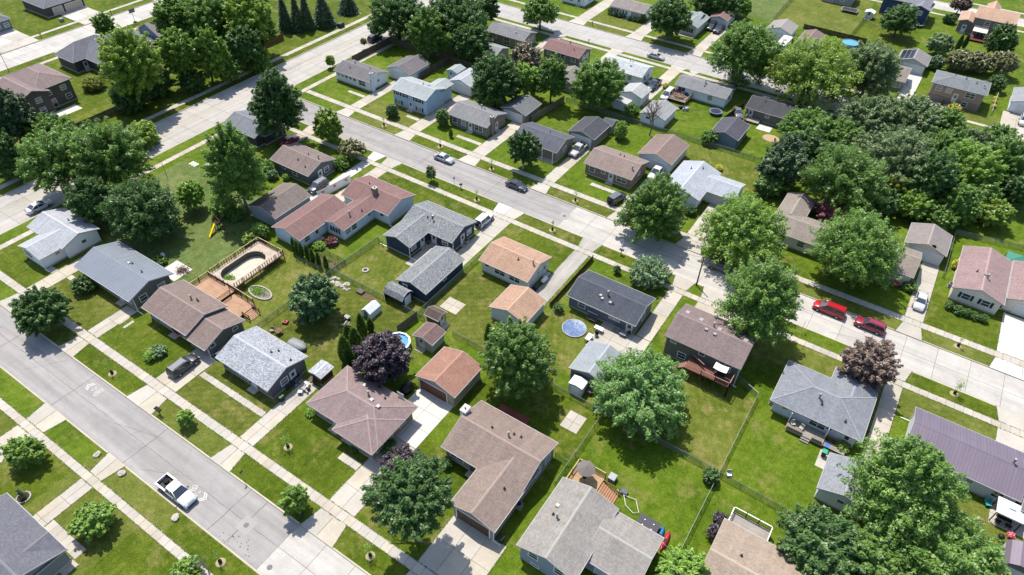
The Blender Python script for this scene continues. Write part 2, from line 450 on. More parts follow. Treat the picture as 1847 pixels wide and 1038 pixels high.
strip(rd[0], -130, 18.0, -44.3, 17.9, 0.07, RZ+0.0045, TAR)
for x in (-118, -101, -84, -66): strip(rd[1], x, 91.8, x, 99.5, 0.07, RZ+0.004, TAR)
strip(rd[1], -130, 95.7, -48.6, 95.6, 0.06, RZ+0.0045, TAR)
for k in range(5):
    x = R0.uniform(-110, -55); strip(rd[1], x, R0.uniform(92, 95), x+R0.uniform(3, 12), R0.uniform(96, 99), 0.05, RZ+0.005, TAR)
    x = R0.uniform(-120, -60); strip(rd[0], x, R0.uniform(15, 18), x+R0.uniform(3, 10), R0.uniform(18, 21), 0.05, RZ+0.005, TAR)
for k in range(9):
    x = R0.uniform(-46, 40); y = R0.uniform(92.2, 98.6); strip(rd[3], x, y, x+R0.uniform(1.5, 5), y+R0.uniform(-1.5, 1.5), 0.06, RZ+0.006, TAR)
for k in range(7):
    y = R0.uniform(30, 140); x = R0.uniform(-142, -133); strip(rd[5], x, y, x+R0.uniform(-1.5, 1.5), y+R0.uniform(3, 9), 0.07, RZ+0.006, TAR)
# square manhole patches and covers
IRON = plain((120, 116, 112), 0.6, 0.15, 6)
for rr_, x, y, lab in ((rd[1], -49.0, 95.5, 0), (rd[0], -49.5, 17.7, 1), (rd[2], -43.0, 15.6, 2)):
    if lab < 2:
        m = MB(); m.poly([(x-1.0, y-1.0, RZ+0.008), (x+1.0, y-1.0, RZ+0.008), (x+1.0, y+1.0, RZ+0.008), (x-1.0, y+1.0, RZ+0.008)])
        m.build('concrete_patch', concrete((206, 201, 196), .41, .05, .02), rr_)
    MB().lathe([(0.34, RZ+0.012), (0.34, RZ+0.016)], x, y, 20).build('manhole_cover', IRON, rr_)
# bicycle lane arrows painted on the asphalt
PAINTW = plain((230, 227, 222), 0.8, 0.15, 5, k=0.52)
def sharrow(x, y, s):
    m = MB(); z = RZ+0.008
    def line(pts, w=0.1):
        for a, b in zip(pts[:-1], pts[1:]):
            d = Vector((b[0]-a[0], b[1]-a[1], 0)); n = Vector((-d.y, d.x, 0)).normalized()*w/2
            P = [Vector((x+s*q[0], y+s*q[1], z)) for q in (a, b)]
            m.poly([P[0]-n, P[1]-n, P[1]+n, P[0]+n])
    line([(0.9, -0.75), (1.55, 0), (0.9, 0.75)], 0.16); line([(1.3, -0.75), (1.95, 0), (1.3, 0.75)], 0.16)
    for cx, cy in ((-1.1, 0.42), (-1.1, -0.48)):
        line([(cx+0.36*math.cos(t*math.pi/6), cy+0.36*math.sin(t*math.pi/6)) for t in range(13)], 0.1)
    line([(-1.1, -0.48), (-0.6, -0.2), (-1.1, 0.42)], 0.09); line([(-0.6, -0.2), (-0.55, 0.4), (-1.1, 0.42)], 0.09)
    line([(-0.2, -0.4), (-0.1, -0.1)], 0.14); line([(0.1, 0.1), (0.25, 0.45)], 0.14); line([(0.15, -0.55), (0.35, -0.25)], 0.14)
    m.build('bicycle_marking', PAINTW, rd[0])
sharrow(-84.4, 19.7, -0.85); sharrow(-58.2, 17.2, 0.85)
# oil spots on the concrete near the parked truck
m = MB()
for k in range(26):
    x, y, r = R0.gauss(-49, 2.2), R0.gauss(15.5, 0.5), R0.uniform(0.03, 0.11)
    if 14.7 < y < 21: m.poly([(x+r*math.cos(t)*R0.uniform(.6, 1.2), y+r*math.sin(t), RZ+0.009) for t in (0, .9, 1.8, 2.7, 3.6, 4.5, 5.4)])
m.build('oil_stain', plain((92, 86, 82), 0.8, 0.1), rd[0])

# sidewalks: slabs of about 1.2 m
def walk_x(x0, x1, y0, y1, mat=None, step=1.22):
    o = bed('sidewalk', x0, x1, y0, y1, 0.006)
    EDGES.extend([(x0, y0, x1, y0, 0, -1), (x0, y1, x1, y1, 0, 1)])
    n = max(1, round((x1-x0)/step)); slabs(o, lins(x0, x1, n), [y0, y1], 0.022, mat or [CONC, CONC, CONC2], 0.035); return o
def walk_y(x0, x1, y0, y1, mat=None, step=1.4):
    o = bed('sidewalk', x0, x1, y0, y1, 0.006)
    EDGES.extend([(x0, y0, x0, y1, -1, 0), (x1, y0, x1, y1, 1, 0)])
    n = max(1, round((y1-y0)/step)); slabs(o, [x0, x1], lins(y0, y1, n), 0.022, mat or [CONC, CONC2], 0.035); return o
walk_x(-126.5, 20, 24.6, 25.9); walk_x(-126.5, -20, 10.2, 11.3)
walk_x(-126.7, 46, 87.55, 88.8); walk_x(-126.7, 46, 102.5, 103.95)
walk_x(-126.7, 46, 166.9, 168.2, None, 1.6); walk_x(-126.7, 60, 182.4, 183.6, None, 1.6)
walk_y(-128.3, -126.9, -20, 90.5); walk_y(-128.3, -126.9, 101, 168, None, 1.6)
walk_y(-147.0, -145.5, 20, 250, None, 1.6)
walk_y(-211.2, -210.0, 40, 200, None, 1.8); walk_y(-193.6, -192.3, 40, 110, None, 1.8)
walk_x(-40, 60, 251.5, 252.8, None, 1.8); walk_x(-40, 80, 268, 269.2, None, 1.8)

# driveways: from the walk to the house, apron between walk and kerb
WK = {'S1N': (25.9, 24.6, 21.42), 'S1S': (10.2, 11.3, 14.48), 'S2S': (87.55, 88.8, 91.78), 'S2N': (103.95, 102.5, 99.52),
      'S3S': (166.9, 168.2, 169.78), 'S3N': (183.6, 182.4, 178.92)}
def drive(side, x0, x1, yend, nx=1, mat=None, step=3.0, flare=0.6, ystart=None, tarred=False):
    yi, yo, yk = WK[side]; ys = yi if ystart is None else ystart
    s = 1 if yend > yi else -1
    EDGES.extend([(x0, ys, x0, yend, -1, 0), (x1, ys, x1, yend, 1, 0)])
    if flare is not None: EDGES.extend([(x0, yo, x0-flare, yk, -1, 0), (x1, yo, x1+flare, yk, 1, 0)])
    mat = mat or [CONC, CONC2]
    o = bed('driveway', x0, x1, min(ys, yend), max(ys, yend), 0.006)
    if tarred:
        m = MB(); m.poly([(x0, min(ys, yend), 0.014), (x1, min(ys, yend), 0.014), (x1, max(ys, yend), 0.014), (x0, max(ys, yend), 0.014)])
        m.build('surface', mat[0], o)
    else:
        n = max(1, round(abs(yend-ys)/step)); slabs(o, lins(x0, x1, nx), lins(ys, yend, n), 0.022, mat)
    if flare is not None:
        m = MB(); yk2 = yk
        for i in range(nx):
            a0 = x0+(x1-x0)*i/nx; a1 = x0+(x1-x0)*(i+1)/nx; f0 = (x0-flare)+(x1-x0+2*flare)*i/nx; f1 = (x0-flare)+(x1-x0+2*flare)*(i+1)/nx
            g_ = 0.03
            q = [(a0+g_, yo), (a1-g_, yo), (f1-g_, yk2), (f0+g_, yk2)]
            if s > 0: q = q[::-1]
            MB().prism(q, -0.1, 0.026).build('apron_slab', mat[i % len(mat)], o)
    return o
drive('S1N', -113.4, -110.5, 37, 1); drive('S1N', -96.0, -93.3, 33, 2)
drive('S1N', -78.8, -74.2, 33.2, 2); drive('S1N', -60.4, -57.7, 38.3, 2)
drive('S1N', -43.4, -39.1, 38, 2); drive('S1N', -28.9, -21.0, 33.4, 3)
drive('S1S', -87.3, -83.2, -8, 2); drive('S1S', -72.3, -69.8, -8, 2)
drive('S2S', -113.6, -110.8, 82, 1, [CONC2]); drive('S2S', -94.2, -91.9, 71, 1, [CONCW])
drive('S2S', -90.2, -87.2, 74.0, 1); drive('S2S', -61.3, -56.3, 82, 2, [CONCW, CONC])
drive('S2S', -42.2, -39.2, 71, 1, [asphalt((206, 200, 190), 0.46, (1, .2, 1))], tarred=True)
drive('S2S', -23.5, -20.9, 74.5, 1); drive('S2S', -18.2, -10.3, 81.5, 2)
drive('S2S', 12.2, 14.6, 67.6, 1); drive('S2S', 27.4, 31.2, 82, 1)
drive('S2N', -113.1, -110.1, 120.4, 1); drive('S2N', -95.2, -91.8, 123.9, 1)
drive('S2N', -77.3, -73.9, 120.2, 1); drive('S2N', -59.0, -56.3, 120.0, 1)
drive('S2N', -41.4, -38.4, 120.4, 1); drive('S2N', -27.1, -23.2, 115.9, 1)
drive('S2N', 11.8, 14.7, 121, 1); drive('S2N', 25.6, 33.4, 114.5, 2, [CONCW])
drive('S3S', -95.0, -91.8, 148, 1); drive('S3S', -76.6, -73.6, 148, 1)
drive('S3S', -58.6, -55.3, 144.5, 1); drive('S3S', -53.2, -51.6, 161, 1)
drive('S3S', -21.0, -18.0, 150, 1)
drive('S3N', -95.6, -91.6, 207, 1); drive('S3N', -76.9, -73.0, 202, 1); drive('S3N', -58.2, -55.0, 201, 1)
drive('S3N', -5.0, -1.8, 202.8, 1, [CONCW]); drive('S3N', 0.9, 6.2, 189.2, 2); drive('S3N', 18.0, 24.5, 194, 2)
def pad(x0, x1, y0, y1, nx, ny, mat, name='patio'):
    o = bed(name, x0, x1, y0, y1, 0.0075); slabs(o, lins(x0, x1, nx), lins(y0, y1, ny), 0.0235, mat); return o
pad(-45.4, -39.1, 38.05, 46.7, 2, 3, [CONCW], 'driveway'); pad(-59.5, -56.3, 72, 81.95, 1, 3, [CONC], 'driveway')
pad(-29.2, -20.9, 68.0, 74.4, 3, 2, [CONC], 'patio'); pad(-53.5, -50.1, 61.8, 64.7, 2, 2, [CONC2])
pad(-24.8, -22.1, 52.5, 55.7, 2, 2, [CONC]); pad(-98.9, -94.6, 41.0, 44.8, 1, 1, [CONCW])
pad(-65.2, -61.9, 67.0, 73.6, 1, 2, [CONC]); pad(28.0, 33.0, 70.4, 73.8, 2, 2, [CONC])
pad(7.2, 8.4, 66.3, 69.5, 1, 2, [CONC]); pad(12.0, 14.6, 64.6, 67.5, 1, 1, [CONC2], 'driveway')
pad(-41.8, -38.3, 120.5, 120.9, 1, 1, [CONC], 'driveway')
walk_x(-69.7, -62.8, 3.4, 4.9, None, 1.1)                      # walk to the corner house in front
walk_y(-63.0, -61.8, 1.5, 3.3)
walk_x(-46.9, -43.5, 31.0, 32.2); walk_x(-74.0, -60.5, 29.9, 30.9)
walk_x(-110.4, -108.0, 31.2, 32.2); walk_x(-119.5, -113.5, 30.4, 31.6)
walk_x(-44.2, -42.2, 106.4, 107.6); walk_x(-84.0, -77.4, 106.9, 108.0); walk_x(-118.5, -113.2, 108.6, 109.6)
walk_x(-99.0, -95.3, 107.4, 108.4); walk_x(-50.0, -41.6, 107.5, 108.6)
# concrete forecourts of the top-left street
for x0, x1, y0, y1, nx, ny in ((-221, -206.9, 64, 82, 3, 4), (-222, -206.9, 95.2, 103.2, 3, 2), (-222, -206.9, 118, 128, 3, 2), (-196.7, -190, 80, 92, 2, 3)):
    pad(x0, x1, y0, y1, nx, ny, [CONC, CONCW], 'driveway')

pad(-166.0, -162.8, 59.5, 67.0, 1, 2, [CONCW])
# lawns of single lots that differ in tone
def lawn(x0, x1, y0, y1, mat):
    m = MB(); m.poly([(x0, y0, 0.003), (x1, y0, 0.003), (x1, y1, 0.003), (x0, y1, 0.003)]); m.build('lawn', mat, None, False, 'structure')
for r in (
    (-83.2, -73.0, 11.4, 14.2, G_BR), (-110, -87.4, 11.4, 14.2, G_BR), (-57.0, -20, 11.4, 14.2, G_LU),
    (-83.1, -74.3, -20, 10.1, G_LU), (-69.6, -60.2, 5.0, 10.1, G_OL), (-60.2, -40, -20, 10.1, G_LU),
    (-110.4, -96.1, 21.7, 24.5, G_ST), (-93.2, -78.9, 21.7, 24.5, G_LU), (-74.1, -60.5, 21.7, 24.5, G_OL), (-57.6, -43.5, 21.7, 24.5, G_LU), (-39, -29, 21.7, 24.5, G_LU),
    (-126.4, -113.6, 26, 33.5, G_LU), (-110.4, -96.1, 26, 33.5, G_ST), (-93.2, -78.9, 26, 33.5, G_LU), (-74.1, -60.5, 26, 33.5, G_ST),
    (-57.6, -43.6, 26, 33.8, G_LU), (-39, -29, 26, 40, G_LU), (-20.9, 20, 26, 43, G_BR),
    (-125, -92.3, 41.1, 66, G_PA), (-92.2, -74.0, 41, 57.5, G_DR), (-73.9, -55.2, 41, 57.6, G_ST), (-55.1, -46.2, 42.5, 57.5, G_BR),
    (-38.6, -20.7, 48.4, 57.4, G_LU), (-73.8, -56.0, 58.1, 68.4, G_DR), (-54.9, -38.6, 58.0, 72.6, G_ST), (-38.1, -29.3, 58.0, 73.5, G_DR),
    (-20.3, -3.4, 44, 57.2, G_BR), (-20.3, -3.1, 57.9, 72.7, G_DR), (-2.9, 8, 57.2, 71, G_BR), (-2.9, 9, 44, 56.7, G_BR), (29.2, 60, 40, 70, G_DR), (20, 29.1, 40, 56.8, G_DR), (15, 29.1, 57, 73, G_OL),
    (-126.5, -113.7, 88.9, 91.5, G_LU), (-86.4, -61.5, 88.9, 91.4, G_LU), (-55.8, -42.9, 88.9, 91.4, G_ST), (-38.6, -24, 88.9, 91.4, G_LU), (15.3, 27, 88.9, 91.4, G_LU), (-9.6, 11.5, 88.9, 91.4, G_BR),
    (-87.1, -61.4, 81.6, 87.4, G_LU), (-56.1, -42.4, 80.7, 87.4, G_LU), (-10.2, 12.0, 81.3, 87.4, G_DR), (14.8, 27.3, 82, 87.4, G_OL),
    (-108.5, -96.5, 99.8, 102.4, G_OL), (-91.0, -78, 99.8, 102.4, G_LU), (-73.2, -59.8, 99.8, 102.4, G_LU), (-55.5, -42, 99.8, 102.4, G_ST), (15.4, 25.4, 99.8, 102.4, G_OL), (-5, 11.2, 99.8, 102.4, G_OL),
    (-110, -95.3, 104.1, 110.5, G_OL), (-126.6, -113.2, 104.1, 111.5, G_BR), (-56.1, -41.6, 104.1, 110.5, G_BR), (14.9, 25.4, 104.1, 113, G_LU), (-45, -21, 124, 135.5, G_DR),
    (-91, -77.5, 179.3, 182.3, G_OL), (-72.4, -59, 179.3, 182.3, G_LU), (-91.4, -77.1, 183.7, 191, G_OL), (7, 17.8, 183.7, 189, G_OL),
    (-46.4, -24.2, 216.2, 250, G_OL), (-24, -8, 216, 250, G_LU), (-57, -46.6, 215, 250, G_PA)):
    lawn(*r)
for y0, y1 in ((8, 28), (85, 106), (163, 185)):                  # road surface in the rounded corners
    bed('road', -131.45, -125.5, y0, y1, RZ-0.03, ROADG)
# ------------------------------------------------------------------ houses, garages and sheds
_wm = {}
FRW = WHITE
SHUT = plain((60, 66, 76), 0.7, 0.1)
def win_mesh(w, h, kind):
    key = (w, h, kind)
    if key in _wm: return _wm[key]
    f = MB(); t = 0.09; d = 0.07
    f.box(-w/2-t, w/2+t, -d, -0.002, -t, 0); f.box(-w/2-t, w/2+t, -d, -0.002, h, h+t)
    f.box(-w/2-t, -w/2, -d, -0.002, 0.001, h-0.001); f.box(w/2, w/2+t, -d, -0.002, 0.001, h-0.001)
    n = 2 if w > 1.5 else 1
    if kind == 'bay': n = 4
    for i in range(1, n): f.box(-w/2+w*i/n-0.035, -w/2+w*i/n+0.035, -d+0.01, -0.01, 0.001, h-0.001)
    if h > 0.9 and kind != 'bay': f.box(-w/2+0.001, w/2-0.001, -d+0.02, -0.012, h*0.5-0.03, h*0.5+0.03)
    p = MB().box(-w/2, w/2, -0.025, -0.003, 0, h)
    _wm[key] = (f.mesh('window', FRW), p.mesh('pane', panem())); return _wm[key]
def door_mesh(w, h, col):
    key = ('door', w, h, col)
    if key in _wm: return _wm[key]
    f = MB(); t = 0.1
    f.box(-w/2-t, -w/2, -0.08, -0.002, 0, h); f.box(w/2, w/2+t, -0.08, -0.002, 0, h); f.box(-w/2-t, w/2+t, -0.08, -0.002, h+0.001, h+t)
    f.box(-w/2+0.002, w/2-0.002, -0.045, -0.003, 0, h-0.002)
    g_ = MB().box(-w*0.3, w*0.3, -0.055, -0.044, h*0.5, h*0.88)
    _wm[key] = (f.mesh('door', plain(col, 0.6, 0.05, k=0.7)), g_.mesh('door_window', glassm())); return _wm[key]
def gdoor_mesh(w, h, col):
    key = ('gdoor', w, h, col)
    if key in _wm: return _wm[key]
    f = MB(); t = 0.12
    f.box(-w/2-t, -w/2, -0.09, -0.002, 0, h); f.box(w/2, w/2+t, -0.09, -0.002, 0, h); f.box(-w/2-t, w/2+t, -0.09, -0.002, h+0.001, h+t)
    pn = MB(); nx = max(3, int(w/0.62)); nz = 4
    for j in range(nz):
        z0 = h*j/nz
        pn.box(-w/2+0.01, w/2-0.01, -0.04, -0.003, z0+0.012, h*(j+1)/nz-0.012)
        for i in range(nx):
            x0 = -w/2+w*i/nx; pn.box(x0+0.08, x0+w/nx-0.08, -0.058, -0.039, z0+0.09, h*(j+1)/nz-0.09)
    _wm[key] = (pn.mesh('garage_door', plain(col, 0.6, 0.05, k=0.7)), f.mesh('door_frame', FRW)); return _wm[key]
KIND = {'w': (1.2, 1.1, 1.0), 'W': (2.1, 1.25, 0.95), 'B': (2.6, 1.3, 0.9), 's': (0.8, 0.6, 1.5), 'b': (1.0, 0.42, 0.2), 'u': (1.2, 1.1, 2.9),
        'U': (2.0, 1.2, 2.85), 'd': (0.95, 2.05, 0.14), 'D': (0.95, 2.05, 1.1), 'p': (1.8, 2.05, 0.14), 'P': (1.8, 2.05, 2.3), 'g': (4.9, 2.15, 0.03), 'G': (2.7, 2.15, 0.03)}
VENT = plain((190, 186, 180), 0.5, 0.05, metal=0.3); VENTD = plain((52, 50, 50), 0.6, 0.1)
RV = random.Random(5)
FASC = plain((216, 214, 210), 0.7, 0.04)

class House:
    def __init__(s, name, label, cat, x, y, group=None):
        s.o = (x, y, 0.0); s.root = thing(name, label, cat, s.o, 0, group); s.bl = []; s.roofs = []
    def block(s, x0, x1, y0, y1, z, ridge, rm, wm, pitch=0.34, ovs=0.45, ovg=0.28, z0=0.0, fascia=None, gable=None, found=True, half=None, seams=False, open_=False):
        fascia = fascia or FASC; o = s.o; t = 0.15
        rm_ = rm; rf = MB(o); ax = ridge[-1]; hip = ridge[0] == 'h'
        def Q(u, v, z_): return (u, v, z_) if ax == 'a' else (v, u, z_)
        u0, u1, v0, v1 = (x0, x1, y0, y1) if ax == 'a' else (y0, y1, x0, x1)
        vm = (v0+v1)/2; hw = (v1-v0)/2; zr = z+pitch*hw; sl = math.hypot(1, pitch)
        hu = hw if hip else 0.0
        A, B_ = (u0+hu, u1-hu) if hip else (u0, u1)
        if B_ < A: A = B_ = (u0+u1)/2
        def face(pts, uv):
            if ax == 'b': pts = pts[::-1]; uv = uv[::-1]
            rf.poly(pts, uv)
        L = hw*sl
        face([Q(u0, v0, z), Q(u1, v0, z), Q(B_, vm, zr), Q(A, vm, zr)], [(u0, 0), (u1, 0), (B_, L), (A, L)])
        face([Q(u1, v1, z), Q(u0, v1, z), Q(A, vm, zr), Q(B_, vm, zr)], [(u1, 9), (u0, 9), (A, 9+L), (B_, 9+L)])
        if hip:
            face([Q(u0, v1, z), Q(u0, v0, z), Q(A, vm, zr)], [(v1, 20), (v0, 20), (vm, 20+L)])
            face([Q(u1, v0, z), Q(u1, v1, z), Q(B_, vm, zr)], [(v0, 30), (v1, 30), (vm, 30+L)])
            face([Q(u0, v1, z-0.05), Q(u1, v1, z-0.05), Q(u1, v0, z-0.05), Q(u0, v0, z-0.05)], [(0, 0)]*4)
        else:
            face([Q(u0, v0, z-t), Q(A, vm, zr-t), Q(B_, vm, zr-t), Q(u1, v0, z-t)], [(0, 0)]*4)
            face([Q(u1, v1, z-t), Q(B_, vm, zr-t), Q(A, vm, zr-t), Q(u0, v1, z-t)], [(0, 0)]*4)
        roof = rf.build('roof', rm_, s.root)
        fa = MB(o); e = 0.04
        def bar(p, q, w):       # slanted or level board with its top just under the roofing, set outward
            pass
        def bx(ua, ub, va, vb, za, zb):
            if ax == 'a': fa.box(ua, ub, va, vb, za, zb)
            else: fa.box(va, vb, ua, ub, za, zb)
        bx(u0-e, u1+e, v0-0.07, v0-0.003, z-0.17, z-0.015); bx(u0-e, u1+e, v1+0.003, v1+0.07, z-0.17, z-0.015)
        if hip:
            bx(u0-0.07, u0-0.003, v0, v1, z-0.17, z-0.015); bx(u1+0.003, u1+0.07, v0, v1, z-0.17, z-0.015)
        else:
            for uu, sg in ((u0, -1), (u1, 1)):
                ua, ub = (uu-e, uu-0.003) if sg < 0 else (uu+0.003, uu+e)
                for va in (v0, v1):
                    p = [(va, z-0.004), (vm, zr-0.004), (vm, zr-0.19), (va, z-0.19)]
                    P1 = [Q(ua, v, zz) for v, zz in p]; P2 = [Q(ub, v, zz) for v, zz in p]
                    fa.poly(P1); fa.poly(P2[::-1])
                    for i in range(4): fa.poly([P1[i], P2[i], P2[(i+1) % 4], P1[(i+1) % 4]])
        fa.build('fascia', fascia, s.root)
        cap = MB(o); w = 0.17
        if B_-A > 0.3:
            for sg in (-1, 1):
                cap.poly([Q(A, vm, zr+0.025), Q(B_, vm, zr+0.025), Q(B_, vm+sg*w, zr-pitch*w+0.02), Q(A, vm+sg*w, zr-pitch*w+0.02)][::sg], [(A, 0.02), (B_, 0.02), (B_, 0.13), (A, 0.13)][::sg])
        if hip:
            for (uc, uu) in ((u0, A), (u1, B_)):
                for vc in (v0, v1):
                    p, q = Vector(Q(uc, vc, z+0.02)), Vector(Q(uu, vm, zr+0.03)); n = Vector((q.y-p.y, p.x-q.x, 0)).normalized()*0.09
                    cap.poly([p-n, p+n, q+n, q-n], [(0, 0.02), (0, 0.13), (5, 0.13), (5, 0.02)])
        rc = ROOFC.get(rm_.name); cap.build('ridge_cap', plain(tuple(min(250, int(v*1.07)) for v in rc), 0.9, 0.1, 2.0) if rc else rm_, roof)
        if seams:
            se = MB(o); n = int((u1-u0)/0.4)
            for i in range(n+1):
                u = u0+0.03+(u1-u0-0.06)*i/n
                for va in (v0, v1):
                    zz = lambda v: z+pitch*abs(v-va)
                    p = [Q(u-0.015, va, zz(va)), Q(u+0.015, va, zz(va)), Q(u+0.015, vm, zz(vm)), Q(u-0.015, vm, zz(vm))]
                    top = [(a, b, c+0.035) for a, b, c in p]
                    se.poly(top); se.poly([p[0], top[0], top[3], p[3]]); se.poly([p[1], p[2], top[2], top[1]])
            se.build('seams', rm_, roof, False, 'stuff')
        # walls
        ou, ov = (ovs, ovs) if hip else (ovg, ovs)
        a0, a1, b0, b1 = u0+ou, u1-ou, v0+ov, v1-ov
        zw = z+pitch*ov-t-0.01 if not hip else z-0.06
        zp = zr-t-0.02
        if not open_:
            w_ = MB(o)
            pr = [(b0, z0), (b1, z0), (b1, zw), (vm, zp), (b0, zw)] if not hip else [(b0, z0), (b1, z0), (b1, zw), (b0, zw)]
            P1 = [Q(a0, v, zz) for v, zz in pr]; P2 = [Q(a1, v, zz) for v, zz in pr]
            w_.poly(P1[::-1]); w_.poly(P2)
            for i in range(len(pr)):
                j = (i+1) % len(pr); w_.poly([P1[i], P1[j], P2[j], P2[i]])
            if ax == 'b': w_.f = [q[::-1] for q in w_.f]
            w_.build('wall', wm, s.root)
            xx0, xx1, yy0, yy1 = (a0, a1, b0, b1) if ax == 'a' else (b0, b1, a0, a1)
            if half:
                MB(o).box(xx0-0.06, xx1+0.06, yy0-0.06, yy1+0.06, 0, half[1]).build('lower_wall', half[0], s.root)
            elif found:
                MB(o).box(xx0-0.03, xx1+0.03, yy0-0.03, yy1+0.03, -0.05, 0.28).build('foundation', CONC2, s.root)
        else:
            xx0, xx1, yy0, yy1 = (a0, a1, b0, b1) if ax == 'a' else (b0, b1, a0, a1)
        s.bl.append(dict(w=(xx0, xx1, yy0, yy1), ev=(u0, u1, v0, v1, z, zr, pitch, ax), half=half)); s.roofs.append(roof)
        return s
    def at(s, side, f, i=-1):
        x0, x1, y0, y1 = s.bl[i]['w']; e = 0.06 if s.bl[i]['half'] else 0.0
        if side == 'S': return (x0+(x1-x0)*f, y0-e), 0.0
        if side == 'E': return (x1+e, y0+(y1-y0)*f), math.pi/2
        if side == 'N': return (x1-(x1-x0)*f, y1+e), math.pi
        return (x0-e, y1-(y1-y0)*f), -math.pi/2
    def put(s, spec, i=-1, door=(226, 226, 224), shutters=False):
        """spec like 'S.2w S.6d E.5w:1.0' : side, fraction, kind, optional sill height"""
        for tk in spec.split():
            side = tk[0]; body = tk[1:]; sill = None
            if ':' in body: body, sill = body.split(':'); sill = float(sill)
            k = body[-1]; f = float(body[:-1]); w, h, zz = KIND[k]
            if sill is not None: zz = sill
            (x, y), rz = s.at(side, f, i); loc = (x-s.o[0], y-s.o[1], zz)
            if k in 'gG':
                d, fr = gdoor_mesh(w, h, door); a = inst('garage_door', d, s.root, loc, rz); inst('door_frame', fr, a)
            elif k in 'dD':
                d, gl = door_mesh(w, h, door); a = inst('door', d, s.root, loc, rz); inst('door_window', gl, a)
                if k == 'd':
                    c, sn = math.cos(rz), math.sin(rz); st = MB().box(-0.8, 0.8, -1.0, -0.05, -zz-0.02, -0.02)
                    if 'step' not in _wm: _wm['step'] = st.mesh('doorstep', CONC2)
                    inst('doorstep', _wm['step'], s.root, (loc[0], loc[1], zz), rz)
            else:
                fr, pa = win_mesh(w, h, 'bay' if k == 'B' else k if k in 'pP' else 'x'); a = inst('patio_door' if k in 'pP' else 'window', fr, s.root, loc, rz); inst('pane', pa, a)
                if shutters and k in 'wWuU':
                    key = ('sh', h)
                    if key not in _wm: _wm[key] = MB().box(-0.2, 0.2, -0.05, -0.003, 0, h).mesh('shutter', SHUT)
                    for sg in (-1, 1):
                        dx = sg*(w/2+0.32); inst('shutter', _wm[key], a, (dx, 0, 0))
        return s
    def roofz(s, x, y, i=-1):
        u0, u1, v0, v1, z, zr, pi, ax = s.bl[i]['ev']; v = y if ax == 'a' else x
        return min(z+pi*(v-v0), z+pi*(v1-v))
    def vents(s, pts, i=-1):
        """roof pipes and box vents: (fx, fy, kind) as fractions of the roof"""
        u0, u1, v0, v1, z, zr, pi, ax = s.bl[i]['ev']
        x0, x1, y0, y1 = (u0, u1, v0, v1) if ax == 'a' else (v0, v1, u0, u1)
        for fx, fy, k in pts:
            x, y = x0+(x1-x0)*fx, y0+(y1-y0)*fy; zz = s.roofz(x, y, i)
            m = MB(s.o)
            if k == 'p': m.lathe([(0.2, zz-0.1), (0.2, zz+0.06), (0.07, zz+0.1), (0.07, zz+0.5)], x, y, 10); m.build('vent_pipe', VENTD, s.roofs[i])
            elif k == 'f': m.lathe([(0.13, zz-0.1), (0.13, zz+0.75), (0.2, zz+0.76), (0.2, zz+0.92), (0.05, zz+1.0)], x, y, 12); m.build('flue', VENT, s.roofs[i])
            elif k == 'b': m.box(x-0.22, x+0.22, y-0.22, y+0.22, zz-0.1, zz+0.2); m.build('roof_vent', VENT, s.roofs[i])
            else: m.box(x-0.3, x+0.3, y-0.3, y+0.3, zz-0.15, zz+0.12); m.build('skylight', VENT, s.roofs[i])
        return s
    def chimney(s, x, y, w, d, ztop, mat):
        c = MB(s.o).box(x-w/2, x+w/2, y-d/2, y+d/2, 0, ztop).build('chimney', mat, s.root)
        MB(s.o).box(x-w/2-0.06, x+w/2+0.06, y-d/2-0.06, y+d/2+0.06, ztop+0.001, ztop+0.12).build('chimney_cap', VENT, c)
        MB(s.o).lathe([(0.12, ztop+0.1), (0.12, ztop+0.5)], x, y, 10).build('flue', VENT, c); return s
    def spout(s, cor, i=-1, out=1.2):
        x0, x1, y0, y1 = s.bl[i]['w']; x = x1 if 'E' in cor else x0; y = y0 if 'S' in cor else y1
        sx = 1 if 'E' in cor else -1; z = s.bl[i]['ev'][4]; e = 0.1 if s.bl[i]['half'] else 0.04; m = MB(s.o)
        xa, xb = sorted((x+sx*e, x+sx*(e+0.1))); m.box(xa, xb, y-0.0, y+0.1, 0.12, z-0.15)
        xa, xb = sorted((x+sx*e, x+sx*(e+out))); m.box(xa, xb, y-0.14, y-0.02, 0.03, 0.13)
        m.build('downspout', WHITE, s.root); return s
    def porch(s, x0, x1, y0, y1, posts, ztop, mat=None):
        MB(s.o).box(x0, x1, y0, y1, -0.05, 0.16).build('porch_floor', CONC2, s.root)
        for x, y in posts: MB(s.o).box(x-0.06, x+0.06, y-0.06, y+0.06, 0.15, ztop).build('porch_post', WHITE, s.root)
        return s
SH_ = shingle
def H(name, label, x, y, cat='house', group=None): return House(name, label, cat, x, y, group)
wgrey = siding((128, 124, 122)); wwhite = siding((226, 230, 234), 0.86); wcream = siding((214, 204, 188), 0.86)
LT = dict(mottle=0.22, var=0.3)

